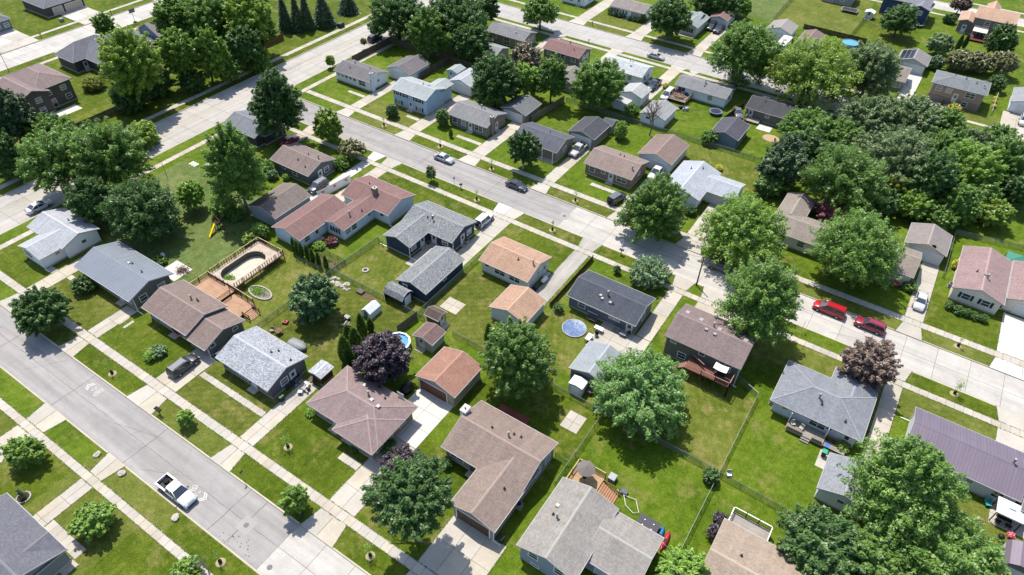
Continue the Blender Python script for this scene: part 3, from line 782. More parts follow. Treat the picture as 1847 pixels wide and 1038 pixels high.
# --- row along the front street
h = H('house', 'pale grey roofed house with front wing, half shaded by trees near the wide road', -120, 37)
h.block(-125.4, -114.3, 34.0, 41.0, 2.7, 'a', SH_((176, 180, 186), 0.12), wwhite).put('E.55s S.2w S.4d').vents([(.5, .7, 'p')])
h.block(-121.6, -114.9, 30.2, 36.5, 2.55, 'b', SH_((176, 180, 186), 0.12), wwhite).put('S.3W E.5s').spout('SE')
h = H('house', 'long house with smooth blue-grey metal roof beside the empty pool deck', -101, 36.5)
h.block(-108.4, -93.3, 32.5, 40.8, 2.7, 'a', metalroof((164, 172, 182)), siding((128, 122, 118)), seams=True, ovs=0.7)
h.put('E.25w E.75w S.25w S.5B S.75d S.9w').vents([(.55, .62, 'b'), (.58, .66, 'p'), (.8, .6, 'p')]).spout('SE', out=1.6)
h = H('house', 'brown roofed grey house with a lower wing and wooden deck steps behind', -84, 36.7)
BR21 = SH_((138, 112, 102))
h.block(-90.5, -79.65, 32.85, 40.7, 2.75, 'a', BR21, wgrey, ovs=0.6).put('S.15w S.4B S.62d S.85w E.2s', door=(120, 40, 36)).vents([(.55, .66, 'f'), (.62, .72, 'p'), (.66, .7, 'p')])
h.block(-80.2, -75.3, 32.7, 40.4, 2.2, 'a', BR21, wgrey, ovs=0.55).put('E.15s E.8s S.6w').spout('SE').spout('NE', out=1.6)
h = H('house', 'dark grey house with light speckled shingles and grey suv to its left', -67, 36.4)
h.block(-72.4, -61.25, 32.5, 40.3, 2.7, 'a', SH_((166, 171, 178), 0.3, 0.06, 0.3), siding((112, 110, 118)), ovs=0.55)
h.put('E.38w E.62d S.2w S.42B S.65d S.85w').vents([(.62, .62, 'p'), (.66, .74, 'p'), (.92, .7, 'p')])
PK = SH_((146, 118, 114))
h = H('house', 'pinkish brown hip roofed house between the speckled roof house and the wide driveway', -48.5, 37.8)
h.block(-55.2, -42.0, 34.0, 42.3, 2.7, 'ha', PK, siding((150, 140, 132)), fascia=plain((196, 184, 176), .7), ovs=0.6).put('S.15w S.35d E.3w E.7w')
h.vents([(.38, .8, 'b'), (.52, .66, 'f'), (.6, .6, 'b'), (.68, .78, 'p'), (.72, .55, 'b')])
h.block(-49.1, -41.96, 32.85, 39.6, 2.7, 'hb', PK, siding((150, 140, 132)), fascia=plain((196, 184, 176), .7), ovs=0.6).put('S.35B E.25w')
BL = SH_((146, 120, 106))
h = H('house', 'brown roofed l-shaped house with brown double garage door facing the front street', -28, 42)
h.block(-35.2, -22.6, 38.9, 48.1, 2.8, 'a', BL, siding((168, 160, 152)), ovs=0.6).put('S.15W S.38d E.5w E.8w', door=(110, 84, 66)).vents([(.55, .62, 'f'), (.58, .7, 'p'), (.66, .72, 'p'), (.35, .6, 'p')])
h.block(-29.3, -22.5, 32.9, 43.2, 2.8, 'b', BL, siding((168, 160, 152)), ovs=0.45).put('S.5g E.6w', door=(96, 74, 62)).vents([(.7, .5, 'p')]).spout('SE')
h.chimney(-35.35, 44.6, 0.9, 1.2, 4.6, WHITE)
GR = SH_((150, 141, 131))
h = H('house', 'taupe grey roofed house at the bottom centre with umbrella deck behind', -13, 38)
h.block(-19.35, -11.5, 32.9, 43.8, 3.2, 'b', GR, siding((160, 172, 190)), ovs=0.4).put('S.25w:2.0 S.75w:2.0 S.3b').vents([(.2, .62, 'b'), (.22, .5, 'p'), (.3, .48, 'f')])
h.block(-12.2, -5.3, 36.1, 43.7, 2.7, 'a', GR, siding((160, 172, 190)), ovs=0.45).put('S.6g E.4w', door=(200, 204, 210))
TN = SH_((168, 142, 116))
h = H('house', 'tan roofed house cut off by the bottom edge with small white railed deck', 5, 45)
h.block(-0.15, 13.0, 38.6, 50.2, 2.75, 'a', TN, wcream).put('S.2w S.6W E.4w').vents([(.25, .62, 'p')]).spout('NW', out=1.4)
h = H('house', 'grey roofed corner house cut off in the bottom left corner', -67, -2)
SL = SH_((112, 112, 122))
h.block(-75.5, -62.6, -6.5, 3.5, 2.7, 'a', SL, siding((150, 150, 152))).put('E.3w N.3w')
h.block(-68.5, -62.65, -14, 3.45, 2.72, 'b', SL, siding((150, 150, 152))).put('E.7d E.4w')
h = H('house', 'small dark blue roofed house corner at the left edge behind a garden bed', -82, 0)
h.block(-90, -80.4, -6.5, 2.0, 2.7, 'a', SH_((86, 98, 118)), wwhite).put('E.5w N.5w')

# --- garages and sheds between the front and middle streets
def gar(label, x0, x1, y0, y1, z, ridge, rm, wm, doors='', name='garage', cat='garage', door=(232, 232, 230), pitch=0.34, **kw):
    h = H(name, label, (x0+x1)/2, (y0+y1)/2, cat); h.block(x0, x1, y0, y1, z, ridge, rm, wm, pitch, 0.3, 0.2, **kw)
    if doors: h.put(doors, door=door)
    return h
gar('rust red roofed double garage with brown door at the end of the white driveway', -45.8, -38.7, 46.5, 53.4, 2.6, 'b', SH_((172, 114, 88)), siding((178, 168, 156)), 'S.42g E.6s W.5d', door=(112, 74, 58))
gar('tan garden shed with brown roof and door between pool and lawn slab', -51.6, -47.75, 52.8, 56.3, 2.15, 'b', SH_((124, 92, 86)), siding((200, 204, 198)), 'S.4d', 'shed', 'shed')
gar('small brown wooden shed with white door by the square concrete slab', -53.2, -50.3, 57.6, 60.0, 1.9, 'a', SH_((100, 80, 70)), siding((128, 96, 74)), 'E.5d', 'shed', 'shed', pitch=0.6)
gar('little wooden shed with speckled roof squeezed between two front street houses', -59.6, -57.1, 38.6, 41.3, 2.1, 'b', SH_((176, 180, 186), 0.3, 0.05, 0.2), wood((112, 82, 54)), '', 'shed', 'shed', pitch=0.2)
NV = SH_((138, 142, 143), 0.3, 0.06, 0.42); NVW = siding((46, 62, 80), 0.86)
gar('navy garage with mottled grey roof beside the navy house', -61.8, -55.45, 60.9, 71.7, 2.5, 'b', NV, NVW, 'S.25d E.5s N.5g')
def gambrel(label, x0, x1, y0, y1, zs, rm, wm, dside):
    o = ((x0+x1)/2, (y0+y1)/2, 0); r = thing('shed', label, 'shed', o); xm = (x0+x1)/2; w = (y1-y0)/2; ym = (y0+y1)/2
    pr = [(-w, 0), (w, 0), (w, zs), (w*0.62, zs+0.75), (0, zs+1.1), (-w*0.62, zs+0.75), (-w, zs)]
    m = MB(o); P1 = [(x0+0.1, ym+v*0.97, z*0.985) for v, z in pr]; P2 = [(x1-0.1, ym+v*0.97, z*0.985) for v, z in pr]
    m.poly(P1); m.poly(P2[::-1])
    for i in range(2): m.poly([P1[(i+6) % 7 if i else 1], P1[0 if i else 2], P2[0 if i else 2], P2[(i+6) % 7 if i else 1]])
    m.build('wall', wm, r)
    rf = MB(o); L = 0
    for i in range(2, 6):
        a, b = pr[i], pr[i+1]; d = math.hypot(b[0]-a[0], b[1]-a[1])
        k = 1.06
        rf.poly([(x0, ym+a[0]*k, a[1]+0.04), (x1, ym+a[0]*k, a[1]+0.04), (x1, ym+b[0]*k, b[1]+0.04), (x0, ym+b[0]*k, b[1]+0.04)][::-1], [(0, L+d), (x1-x0, L+d), (x1-x0, L), (0, L)]); L += d
        rf.poly([(x0, ym+a[0]*k, a[1]-0.02), (x1, ym+a[0]*k, a[1]-0.02), (x1, ym+b[0]*k, b[1]-0.02), (x0, ym+b[0]*k, b[1]-0.02)], [(0, 0)]*4)
    rf.build('roof', rm, r)
    MB(o).box(x1-0.12, x1-0.02, ym-0.75, ym+0.75, 0.1, 1.95).build('door', WHITE, r)
    tr = MB(o)
    for x in (x1-0.105, ):
        for i in range(2, 6):
            a, b = pr[i], pr[i+1]; tr.tube([(x1+0.01, ym+a[0]*1.04, a[1]), (x1+0.01, ym+b[0]*1.04, b[1])], [0.06, 0.06], 4)
    tr.build('trim', WHITE, r)
gambrel('navy barn shaped shed with mottled roof against the chain fence', -62.1, -58.0, 57.9, 60.7, 1.75, NV, NVW, 'E')
gar('slender grey-blue garage left half hidden under dark trees by the swing yard', -112.6, -107.9, 47.3, 51.5, 2.2, 'a', SH_((168, 172, 178)), wwhite, 'E.5s')

# --- houses backing onto the middle street (street on the far side)
h = H('house', 'grey roofed dark house beside the wide road, behind a tall poplar', -120, 82)
h.block(-126.4, -115.9, 78.0, 85.8, 2.7, 'a', SH_((126, 130, 138)), siding((78, 76, 80))).put('E.5w S.4w')
h.block(-119.5, -115.0, 80.0, 86.2, 2.5, 'b', SH_((126, 130, 138)), siding((78, 76, 80))).put('S.5w')
h = H('house', 'brown roofed grey house with white fence on its driveway', -101.5, 78)
h.block(-107.0, -96.0, 74.2, 82.0, 2.7, 'a', SH_((134, 112, 104)), siding((118, 118, 118))).put('E.42d E.68w S.3s S.6w').vents([(.62, .58, 'p'), (.85, .62, 'f'), (.55, .3, 'p'), (.8, .2, 'p')])
gar('brown roofed grey garage behind the white fence driveway', -98.4, -91.0, 61.0, 70.1, 2.5, 'b', SH_((128, 110, 102)), siding((178, 182, 188)), 'N.5g')
RD = SH_((142, 98, 92)); RDW = siding((208, 218, 230), 0.86)
h = H('house', 'long pale blue house with reddish roofs, sunroom and attached rear garage', -82, 70)
h.block(-86.3, -74.4, 73.4, 81.5, 2.72, 'a', RD, RDW).put('S.6s S.85s').vents([(.3, .55, 'p'), (.42, .42, 'p')]).spout('SE')
h.chimney(-80.0, 76.4, 0.8, 0.8, 5.0, brickm((140, 90, 76)))
h.block(-83.0, -78.0, 65.4, 77.4, 2.7, 'b', RD, RDW).put('S.5B:1.0 E.1w E.24w E.6s').vents([(.65, .3, 'f'), (.8, .5, 'p')])
h.block(-89.6, -82.5, 58.9, 71.5, 2.6, 'b', RD, RDW).put('E.35d E.15w')
h = H('house', 'navy l-shaped house with mottled grey roof and covered porch', -66, 76)
h.block(-71.4, -59.8, 73.8, 81.4, 2.7, 'a', NV, NVW).put('E.45d E.75w S.85w S.62d').vents([(.42, .42, 'b'), (.44, .36, 'p'), (.5, .3, 'p'), (.36, .33, 'p')]).spout('SE', out=0.7)
h.block(-71.35, -65.2, 68.5, 77.4, 2.68, 'b', NV, NVW).put('E.15w E.45d').spout('SW', out=1.6).spout('SE', out=1.6)
OR = SH_((188, 138, 104)); 
h = H('house', 'orange-brown roofed cream ranch house with asphalt driveway on its right', -48.5, 76.7)
h.block(-53.2, -43.1, 72.7, 80.6, 2.7, 'a', OR, siding((206, 204, 196), 0.86), ovs=0.55).put('S.12s S.4W S.72W E.5s E.8d').vents([(.62, .38, 'p'), (.9, .42, 'f')]).spout('SE', out=1.0)
gar('orange-brown roofed garage behind the orange-brown roofed house', -45.2, -38.3, 64.4, 70.85, 2.5, 'b', OR, siding((196, 204, 200), 0.86), 'S.6s E.5s N.5g')
h = H('house', 'slate blue house with dark shingle roof next to the round pool', -30, 77.5)
h.block(-36.1, -23.6, 73.7, 81.3, 2.7, 'a', SH_((80, 86, 98)), siding((112, 126, 144)), ovs=0.5).put('S.2w S.66s S.74s S.93d E.5w').vents([(.48, .38, 'f'), (.4, .3, 'b'), (.44, .25, 'b'), (.56, .24, 'b'), (.6, .24, 'p')])
gar('pale grey roofed garage behind the large silver maple', -28.1, -21.6, 60.5, 67.1, 2.5, 'b', SH_((154, 162, 168), 0.1), siding((120, 128, 138)), 'N.5g E.5s')
def box_shed(label, x0, x1, y0, y1, z, rm, wm):
    o = ((x0+x1)/2, (y0+y1)/2, 0); r = thing('shed', label, 'shed', o)
    MB(o).box(x0+0.06, x1-0.06, y0+0.06, y1-0.06, 0, z-0.05).build('wall', wm, r)
    m = MB(o); ym = (x0+x1)/2
    for a, b in ((x0, ym), (ym, x1)):
        za, zb = (z, z+0.22) if a == x0 else (z+0.22, z)
        m.poly([(a, y0, za), (b, y0, zb), (b, y1, zb), (a, y1, za)]); m.poly([(a, y1, za-0.06), (b, y1, zb-0.06), (b, y0, zb-0.06), (a, y0, za-0.06)])
        m.poly([(a, y0, za-0.06), (b, y0, zb-0.06), (b, y0, zb), (a, y0, za)])
    m.poly([(x0, y0, z-.06), (x0, y0, z), (x0, y1, z), (x0, y1, z-.06)]); m.poly([(x1, y1, z-.06), (x1, y1, z), (x1, y0, z), (x1, y0, z-.06)])
    m.build('roof', rm, r); MB(o).box(x0+0.5, x1-0.5, y0+0.02, y0+0.058, 0.05, z-0.3).build('door', WHITE, r); return r
box_shed('white resin storage shed behind the pale grey garage', -26.9, -24.6, 58.4, 60.3, 2.0, WHITE, siding((196, 202, 208), 0.86))
h = H('house', 'brown roofed split-level house with raised rear deck behind the silver maple', -12.5, 77)
h.block(-18.55, -6.6, 72.85, 81.2, 4.4, 'a', SH_((134, 110, 106)), siding((118, 124, 118)), ovs=0.5, fascia=plain((170, 160, 152), .7)).put('S.1s:3.2 S.5s:3.2 S.82P S.25w:.8').spout('SE', out=0.5)
h.vents([(.1, .68, 's'), (.3, .62, 's'), (.48, .56, 'f'), (.56, .56, 's'), (.42, .42, 'b'), (.54, .4, 'b'), (.9, .56, 's'), (.86, .8, 'p')])
HP = SH_((136, 141, 150))
h = H('house', 'grey hip roofed house with rear deck, right of the red cars', 5, 76)
h.block(-1.3, 11.35, 71.4, 80.4, 2.72, 'ha', HP, siding((200, 206, 210), 0.86), ovs=0.6).put('S.14s S.55W S.68s S.9d').vents([(.45, .36, 'f'), (.5, .28, 'p'), (.78, .18, 'p')])
h.block(5.0, 11.3, 74.5, 83.2, 2.7, 'hb', HP, siding((200, 206, 210), 0.86), ovs=0.6).put('E.5w')
gar('small grey roofed white garage half covered by a big leafy tree', 8.2, 14.4, 61.1, 67.4, 2.5, 'b', SH_((144, 147, 154)), siding((206, 210, 214), 0.86), 'S.5s N.5g')
PU = metalroof((146, 132, 148))
h = H('house', 'long house with purple ribbed metal roof at the right edge', 27, 77)
h.block(16.35, 30.3, 73.5, 81.9, 2.7, 'a', PU, siding((198, 204, 206), 0.86), seams=True, ovs=0.4).put('S.2s S.6s S.85w').vents([(.86, .52, 'f')]).spout('NW', out=1.2)
h.block(30.4, 46, 72.2, 81.85, 2.66, 'a', PU, siding((198, 204, 206), 0.86), seams=True, ovs=0.4).put('S.2p S.5w')
o = (31.6, 66.0, 0); r = thing('shed', 'round shouldered purple metal shed under the leafy tree, bottom right', 'shed', o)
m = MB(o); m.prism([(29.8, 64.2), (33.4, 64.2), (33.4, 67.6), (29.8, 67.6)], 0, 1.5); m.build('wall', siding((200, 200, 204), 0.86), r)
m = MB(o)
pf = [(29.7, 1.45), (30.1, 2.1), (31.0, 2.55), (32.2, 2.55), (33.1, 2.1), (33.5, 1.45)]
for (xa, za), (xb, zb) in zip(pf[:-1], pf[1:]): m.poly([(xa, 64.1, za), (xb, 64.1, zb), (xb, 67.7, zb), (xa, 67.7, za)], [(xa, 0), (xb, 0), (xb, 3), (xa, 3)])
m.poly([(x, 64.15, z) for x, z in pf]); m.poly([(x, 67.65, z) for x, z in pf][::-1]); m.build('roof', PU, r)

# --- far side of the middle street
h = H('house', 'white ranch house with charcoal roof on the corner of the wide road', -119.5, 115)
h.block(-125.3, -113.5, 111.4, 118.6, 2.7, 'a', SH_((122, 116, 120)), wwhite).put('S.08s S.2s S.32s S.44s S.56s S.78W E.5s').vents([(.3, .6, 'f'), (.32, .3, 'p'), (.75, .55, 'p')])
h.chimney(-113.55, 112.6, 0.7, 0.9, 4.6, siding((210, 216, 224), 0.86))
gar('white garage with charcoal roof inside the wooden fenced corner yard', -115.9, -108.4, 120.5, 128.9, 2.5, 'b', SH_((122, 114, 116)), wwhite, 'S.5g')
h = H('house', 'light blue split-level house with pale grey roof and dark shutters', -99.5, 114)
BLW = siding((164, 188, 212), 0.86); PG = SH_((166, 174, 174), 0.12)
h.block(-105.2, -94.7, 110.1, 117.5, 4.2, 'a', PG, BLW, fascia=WHITE).put('S.13u:2.8 S.33u:2.8 S.76U:2.75 S.15w:.5 S.78w:.5 S.52d', shutters=True).vents([(.6, .6, 'p'), (.72, .66, 'b')])
h.block(-99.6, -94.9, 116.0, 121.0, 3.9, 'b', PG, BLW)
gar('small pale blue shed next to the white twin garage', -103.2, -99.8, 128.7, 132.6, 2.15, 'b', SH_((158, 172, 172), 0.1), BLW, 'S.4d', 'shed', 'shed')
gar('white garage with pale roof at the end of the split-level house driveway', -98.7, -91.7, 123.9, 132.5, 2.5, 'b', SH_((172, 178, 182), 0.1), wwhite, 'S.55g W.5s')
h = H('house', 'tan brick house with grey roof and white chimney flue', -83, 114.3)
h.block(-88.7, -77.7, 110.35, 118.4, 2.7, 'a', SH_((136, 136, 138)), siding((150, 140, 128)), half=(brickm((158, 138, 118)), 1.0)).put('S.15w S.38w S.56d S.78W E.5d').vents([(.55, .62, 'f'), (.64, .6, 'p')])
h.chimney(-77.85, 112.5, 0.7, 0.9, 4.4, brickm((160, 140, 122)))
gar('tan garage with dark grey roof behind the tan brick house', -80.8, -73.8, 120.1, 127.2, 2.5, 'b', SH_((118, 122, 122)), siding((160, 150, 140)), 'S.5g')
h = H('house', 'dark roofed tan house with porch posts, birch tree in front', -65.5, 114.3)
h.block(-71.0, -59.75, 110.3, 118.3, 2.7, 'a', SH_((96, 100, 110)), siding((158, 146, 132)), ovs=0.5).put('S.3w S.5d E.5w').vents([(.6, .6, 'p')])
h.porch(-66, -60.2, 109.6, 110.75, ((-65.8, 109.8), (-63, 109.8), (-60.4, 109.8)), 2.6)
gar('tan garage with near-black roof and small lean-to behind', -62.5, -55.9, 119.9, 127.7, 2.5, 'b', SH_((82, 84, 92)), siding((160, 148, 134)), 'S.5g')
gar('small dark roofed lean-to shed behind the near-black roofed garage', -58.4, -55.7, 127.9, 131.3, 2.1, 'a', SH_((96, 98, 104)), siding((170, 172, 172)), '', 'shed', 'shed')
h = H('house', 'red brick ranch house with brown roof and front steps', -47.7, 114.5)
h.block(-53.2, -42.2, 110.3, 118.7, 2.7, 'a', SH_((146, 120, 108)), brickm((150, 92, 70)), ovs=0.5).put('S.15w S.4s S.57d S.8W E.5s').vents([(.6, .62, 'p'), (.5, .66, 'p'), (.9, .28, 'f')])
gar('pale grey garage with brown roof behind the red brick house', -45.6, -37.9, 120.2, 129.8, 2.6, 'b', SH_((142, 112, 102)), siding((206, 208, 208), 0.86), 'S.5g W.5d')
PW = SH_((172, 178, 188), 0.12)
h = H('house', 'white l-shaped house with pale grey roof and attached garage', -30, 118)
h.block(-36.3, -28.2, 111.3, 123.2, 2.7, 'b', PW, wwhite).put('S.55B W.5w').vents([(.35, .7, 'p'), (.6, .8, 'p')])
h.block(-29.5, -22.6, 115.3, 122.1, 2.68, 'a', PW, wwhite).put('S.6g')
h = H('house', 'taupe roofed house hidden between street trees and a red-leaved shrub', -9, 116)
TP = SH_((146, 130, 116))
h.block(-14.5, -5.1, 110.4, 118.2, 2.7, 'a', TP, wcream).put('S.3w S.7w E.5w')
h.block(-14.6, -9.4, 116, 124.3, 2.75, 'b', TP, wcream).put('E.6w')
gar('cream garage with taupe roof and satellite dish at the end of its driveway', 7.7, 14.75, 120.9, 128.1, 2.6, 'b', SH_((144, 132, 124)), wcream, 'S.6g')
h = H('house', 'taupe roofed house mostly covered by the big tree beside the silver sedan', 5, 115.4)
h.block(0.5, 10.9, 111.2, 119.4, 2.7, 'a', SH_((146, 128, 114)), wcream).put('S.75W E.5w S.5d')
PN = SH_((160, 122, 118))
h = H('house', 'cream house with pinkish roof and dark shutters facing the middle street', 22, 119)
h.block(16.85, 24.7, 112.5, 125.9, 2.75, 'b', PN, siding((222, 212, 194), 0.86), ovs=0.35).put('S.3w:1.1 S.72w:1.1', shutters=True).vents([(.5, .35, 'b'), (.55, .3, 'f'), (.35, .4, 'p')])
h.block(24.9, 33.5, 114.8, 126.5, 2.72, 'b', PN, siding((222, 212, 194), 0.86), ovs=0.3).put('S.5g').spout('SW', out=1.0)
gar('white house end glimpsed at the right edge behind bare branches', 29.5, 40, 130.5, 138, 3.0, 'a', SH_((170, 176, 182)), wwhite, 'W.5w S.3w', 'house', 'house')

# --- between middle and back streets
h = H('house', 'grey roofed tan house near a lone street tree on the back street', -102, 157.4)
h.block(-108.4, -96.0, 153.7, 161.0, 2.7, 'a', SH_((134, 134, 138)), siding((168, 156, 140))).put('E.4d E.7w S.2w S.55p S.85w').vents([(.6, .55, 'p'), (.7, .3, 'b')])
gar('low grey roofed garage behind the tan house on the back street', -104.4, -97.0, 141.5, 148.6, 2.4, 'a', SH_((150, 150, 150)), siding((160, 150, 138)), 'E.5s N.5G')
h = H('house', 'two storey grey house with reddish roof on the back street', -82.4, 154)
h.block(-87.9, -76.9, 150.3, 157.5, 4.2, 'a', SH_((142, 98, 92)), siding((136, 130, 120))).put('S.15u:2.7 S.55u:2.7 S.85u:2.7 E.4u:2.7 E.7u:2.7 S.3w:.5').vents([(.55, .55, 'f'), (.75, .3, 'p')])
gar('brown roofed grey garage between the leafy trees behind the two storey house', -79.5, -73.0, 140.0, 147.3, 2.5, 'b', SH_((134, 124, 114)), siding((168, 160, 152)), 'E.5d S.5s')
h = H('house', 'white house with light speckled roof on the back street', -65.7, 156.5)
h.block(-71.4, -60.1, 152.7, 160.4, 2.7, 'a', SH_((188, 192, 192), 0.2, 0.05, 0.1), wwhite).put('S.4w S.7w E.3w E.6d').vents([(.5, .6, 'p'), (.6, .35, 'b'), (.55, .65, 'b')])
gar('white garage with pale roof beside the dark blue pickup', -61.5, -55.6, 143.2, 148.8, 2.5, 'b', SH_((178, 180, 178), 0.1), wwhite, 'N.5g')
box_shed('long white flat storage shed in front of the pale garage', -62.8, -57.4, 139.4, 142.0, 2.0, plain((214, 210, 206), .7, .06), wwhite)
gar('white garage with grey roof in front of the junk covered deck', -53.0, -46.7, 136.7, 144.0, 2.5, 'b', SH_((160, 160, 160)), wwhite, 'E.3s S.3s')
h = H('house', 'white ranch house with grey roof, trampoline in its back yard', -45.4, 157.6)
h.block(-52.0, -38.7, 154.3, 161.0, 2.7, 'a', SH_((136, 134, 138)), wwhite, ovs=0.6).put('S.12p S.7w E.5w').vents([(.5, .45, 'f'), (.52, .3, 'p')])
h = H('house', 'grey house with near-black roof under the large back street tree', -27.5, 157.2)
h.block(-33.6, -21.8, 153.2, 161.2, 2.7, 'a', SH_((80, 80, 86)), siding((122, 118, 118))).put('S.1d S.45s S.8s E.5w').vents([(.3, .4, 'p')])
gar('blue-grey garage with dark roof near the trampoline yard', -36.35, -29.8, 137.9, 145.9, 2.5, 'b', SH_((88, 88, 98)), siding((122, 138, 154)), 'W.5d')

# --- far side of the back street and beyond
h = H('house', 'white house cut off by the top edge above the back street', -99, 196)
h.block(-106, -97.5, 191.0, 199, 2.7, 'a', SH_((150, 140, 132)), wwhite).put('S.4w S.75d E.5w')
h = H('house', 'white ranch with grey-brown roof and round clipped bushes', -83, 195)
h.block(-88.9, -77.6, 190.9, 198.8, 2.7, 'a', SH_((146, 132, 122)), wwhite).put('S.12w S.3w S.48d S.75B', shutters=True).vents([(.4, .55, 'p')])
h = H('house', 'pale grey gabled house with front porch ramp beside two dark cars', -63, 195)
GG = SH_((150, 160, 156), 0.12)
h.block(-66.6, -60.6, 190.2, 199.9, 2.8, 'b', GG, siding((190, 188, 182), 0.86)).put('S.6B', shutters=True)
h.block(-72.0, -62.0, 193.4, 201.5, 2.75, 'a', GG, siding((190, 188, 182), 0.86)).put('S.3w')
h.porch(-67.8, -61, 188.9, 190.5, (), 1.0)
gar('grey garage with red-brown roof beside two parked dark cars', -61.0, -55.7, 200.9, 209.2, 2.5, 'b', SH_((148, 100, 94)), siding((190, 188, 186), 0.86), 'S.6g')
gar('white garage with grey-brown roof beside the white camper', -44.6, -37.5, 202.4, 210, 2.5, 'b', SH_((150, 140, 134)), wwhite, 'S.5g')
gar('pale garage with maroon roof next to the camper and pool', -35.0, -29.4, 199.6, 208.0, 2.5, 'b', SH_((136, 104, 100)), siding((206, 206, 204), 0.86), 'S.4g')
h = gar('white garage with dark solar panels on its roof', -9.3, -1.8, 202.6, 210.2, 2.6, 'b', SH_((142, 138, 132)), siding((182, 180, 178), 0.86), 'S.6g')
sp = MB(h.o); PV = plain((36, 40, 58), 0.25, 0.08, 6, spec=0.5)
for i in range(3):
    for j in range(4):
        xa, xb = -8.9+i*1.05, -8.0+i*1.05; ya, yb = 203.2+j*1.6, 204.65+j*1.6
        q = MB(h.o); q.poly([(xa, ya, h.roofz(xa, ya)+0.08), (xb, ya, h.roofz(xb, ya)+0.08), (xb, yb, h.roofz(xb, yb)+0.08), (xa, yb, h.roofz(xa, yb)+0.08)])
        q.poly([(xa, yb, h.roofz(xa, ya)+0.05), (xb, yb, h.roofz(xb, ya)+0.05), (xb, ya, h.roofz(xb, ya)+0.05), (xa, ya, h.roofz(xa, ya)+0.05)]); q.build('solar_panel', PV, h.roofs[0])
h = H('house', 'tan roofed house with porch left of the wide white driveway, behind trees', -9, 194)
h.block(-16, -4.8, 189.2, 199.1, 2.7, 'a', SH_((142, 126, 110)), siding((170, 158, 144))).put('S.85W E.3w E.6d')
h = H('house', 'tan split-level house with grey roof and white fascia across the back street', 7, 193)
h.block(0.75, 13.05, 188.8, 197.1, 4.6, 'ha', SH_((124, 129, 134)), siding((178, 160, 140)), pitch=0.26, half=(brickm((150, 122, 104)), 1.7)).put('S.14u:2.9 S.34u:2.9 S.75U:2.85 S.72w:.5 S.5D:1.0').vents([(.35, .62, 'p'), (.55, .5, 'p'), (.75, .42, 'p'), (.9, .4, 'b')])
gar('white garage with grey roof at the right edge beside a white suv', 18.5, 27, 194, 203, 2.6, 'b', SH_((150, 152, 156)), wwhite, 'S.5g')
h = H('house', 'grey house with deck at the top edge above the green yards', -34, 246)
h.block(-39.5, -29.5, 241.5, 250, 3.0, 'a', SH_((140, 138, 138)), siding((168, 170, 168))).put('S.3p S.7w E.5w')
h = H('house', 'dark blue house with grey roof at the top edge, small white shed beside', -14, 245)
h.block(-21.5, -8.0, 241, 249.5, 5.0, 'a', SH_((134, 134, 144)), siding((62, 78, 112))).put('S.2w S.5w E.4w E.7u')
h.block(-13.5, -7.4, 238.5, 246, 4.6, 'b', SH_((134, 134, 144)), siding((62, 78, 112))).put('S.5U E.5w')
h = H('house', 'grey two storey house with orange-tan roof and awning, top right', 9, 245)
OT = SH_((196, 146, 110))
h.block(3.9, 14.6, 239.8, 249.7, 5.2, 'a', OT, siding((136, 126, 122))).put('S.35u:3.3 S.6u:3.3 S.85u:3.3 S.3P:.2')
h.block(0.3, 4.8, 240.5, 248.5, 3.2, 'b', OT, siding((136, 126, 122))).put('S.5d')
h.block(6.0, 9.5, 246, 253.5, 5.4, 'b', OT, siding((136, 126, 122)), pitch=0.7)
m = MB(h.o); m.poly([(5.0, 236.9, 2.4), (8.7, 236.9, 2.4), (8.7, 240.2, 3.0), (5.0, 240.2, 3.0)]); m.poly([(5.0, 240.2, 2.95), (8.7, 240.2, 2.95), (8.7, 236.9, 2.35), (5.0, 236.9, 2.35)])
m.build('awning', plain((226, 214, 192), .8, .05, k=.7), h.root)
for x in (5.1, 8.6): MB(h.o).box(x-.06, x+.06, 236.95, 237.07, 0, 2.36).build('awning_post', WHITE, h.root)
MB(h.o).box(4.6, 9.4, 235.2, 239.9, 0.3, 0.55).build('deck', wood((120, 70, 52)), h.root); MB(h.o).box(4.8, 9.2, 235.5, 239.8, -0.02, 0.3).build('deck_base', wood((96, 58, 44)), h.root)
gar('small white garden shed in front of the dark blue top edge house', -24.3, -21.6, 234.5, 237, 1.9, 'b', WHITE, wwhite, 'S.5d', 'shed', 'shed')

# --- west of the wide road
h = H('house', 'tall grey house with brown roof and patio, top left', -173, 64)
TLB = SH_((140, 114, 108)); TLW = siding((108, 100, 96))
h.block(-181.0, -167.4, 60.5, 69.4, 5.3, 'ha', TLB, TLW, pitch=0.4).put('E.3u:3.3 E.75u:3.3 E.8w E.3p')
h.block(-178.0, -166.2, 56.2, 63.2, 5.0, 'a', TLB, TLW, pitch=0.4).put('E.6u:3.2 E.6w:.8')
h = H('house', 'dark grey house with slate roof behind the tall cottonwoods', -181, 86)
TLG = SH_((120, 122, 130)); TLD = siding((84, 80, 84))
h.block(-186.5, -173.6, 79.5, 97.0, 3.1, 'hb', TLG, TLD, pitch=0.52).put('E.15w E.3w').vents([(.3, .35, 'b'), (.35, .3, 'b'), (.45, .3, 'p')])
h.block(-188.0, -179.7, 76.3, 90.0, 3.08, 'hb', TLG, TLD, pitch=0.7).put('E.2d')
h = H('house', 'blue-grey gabled house partly behind cottonwoods near the top street', -178, 101)
h.block(-182.0, -172.5, 96.3, 108, 4.6, 'b', SH_((138, 128, 124)), siding((150, 162, 178)), pitch=0.5).put('S.5u')
h = H('house', 'grey house with white garage door in the top left corner', -216, 70)
h.block(-229, -219.5, 70, 82.5, 3.0, 'hb', SH_((116, 118, 128)), siding((122, 132, 144)), pitch=0.45).put('E.7w E.9w')
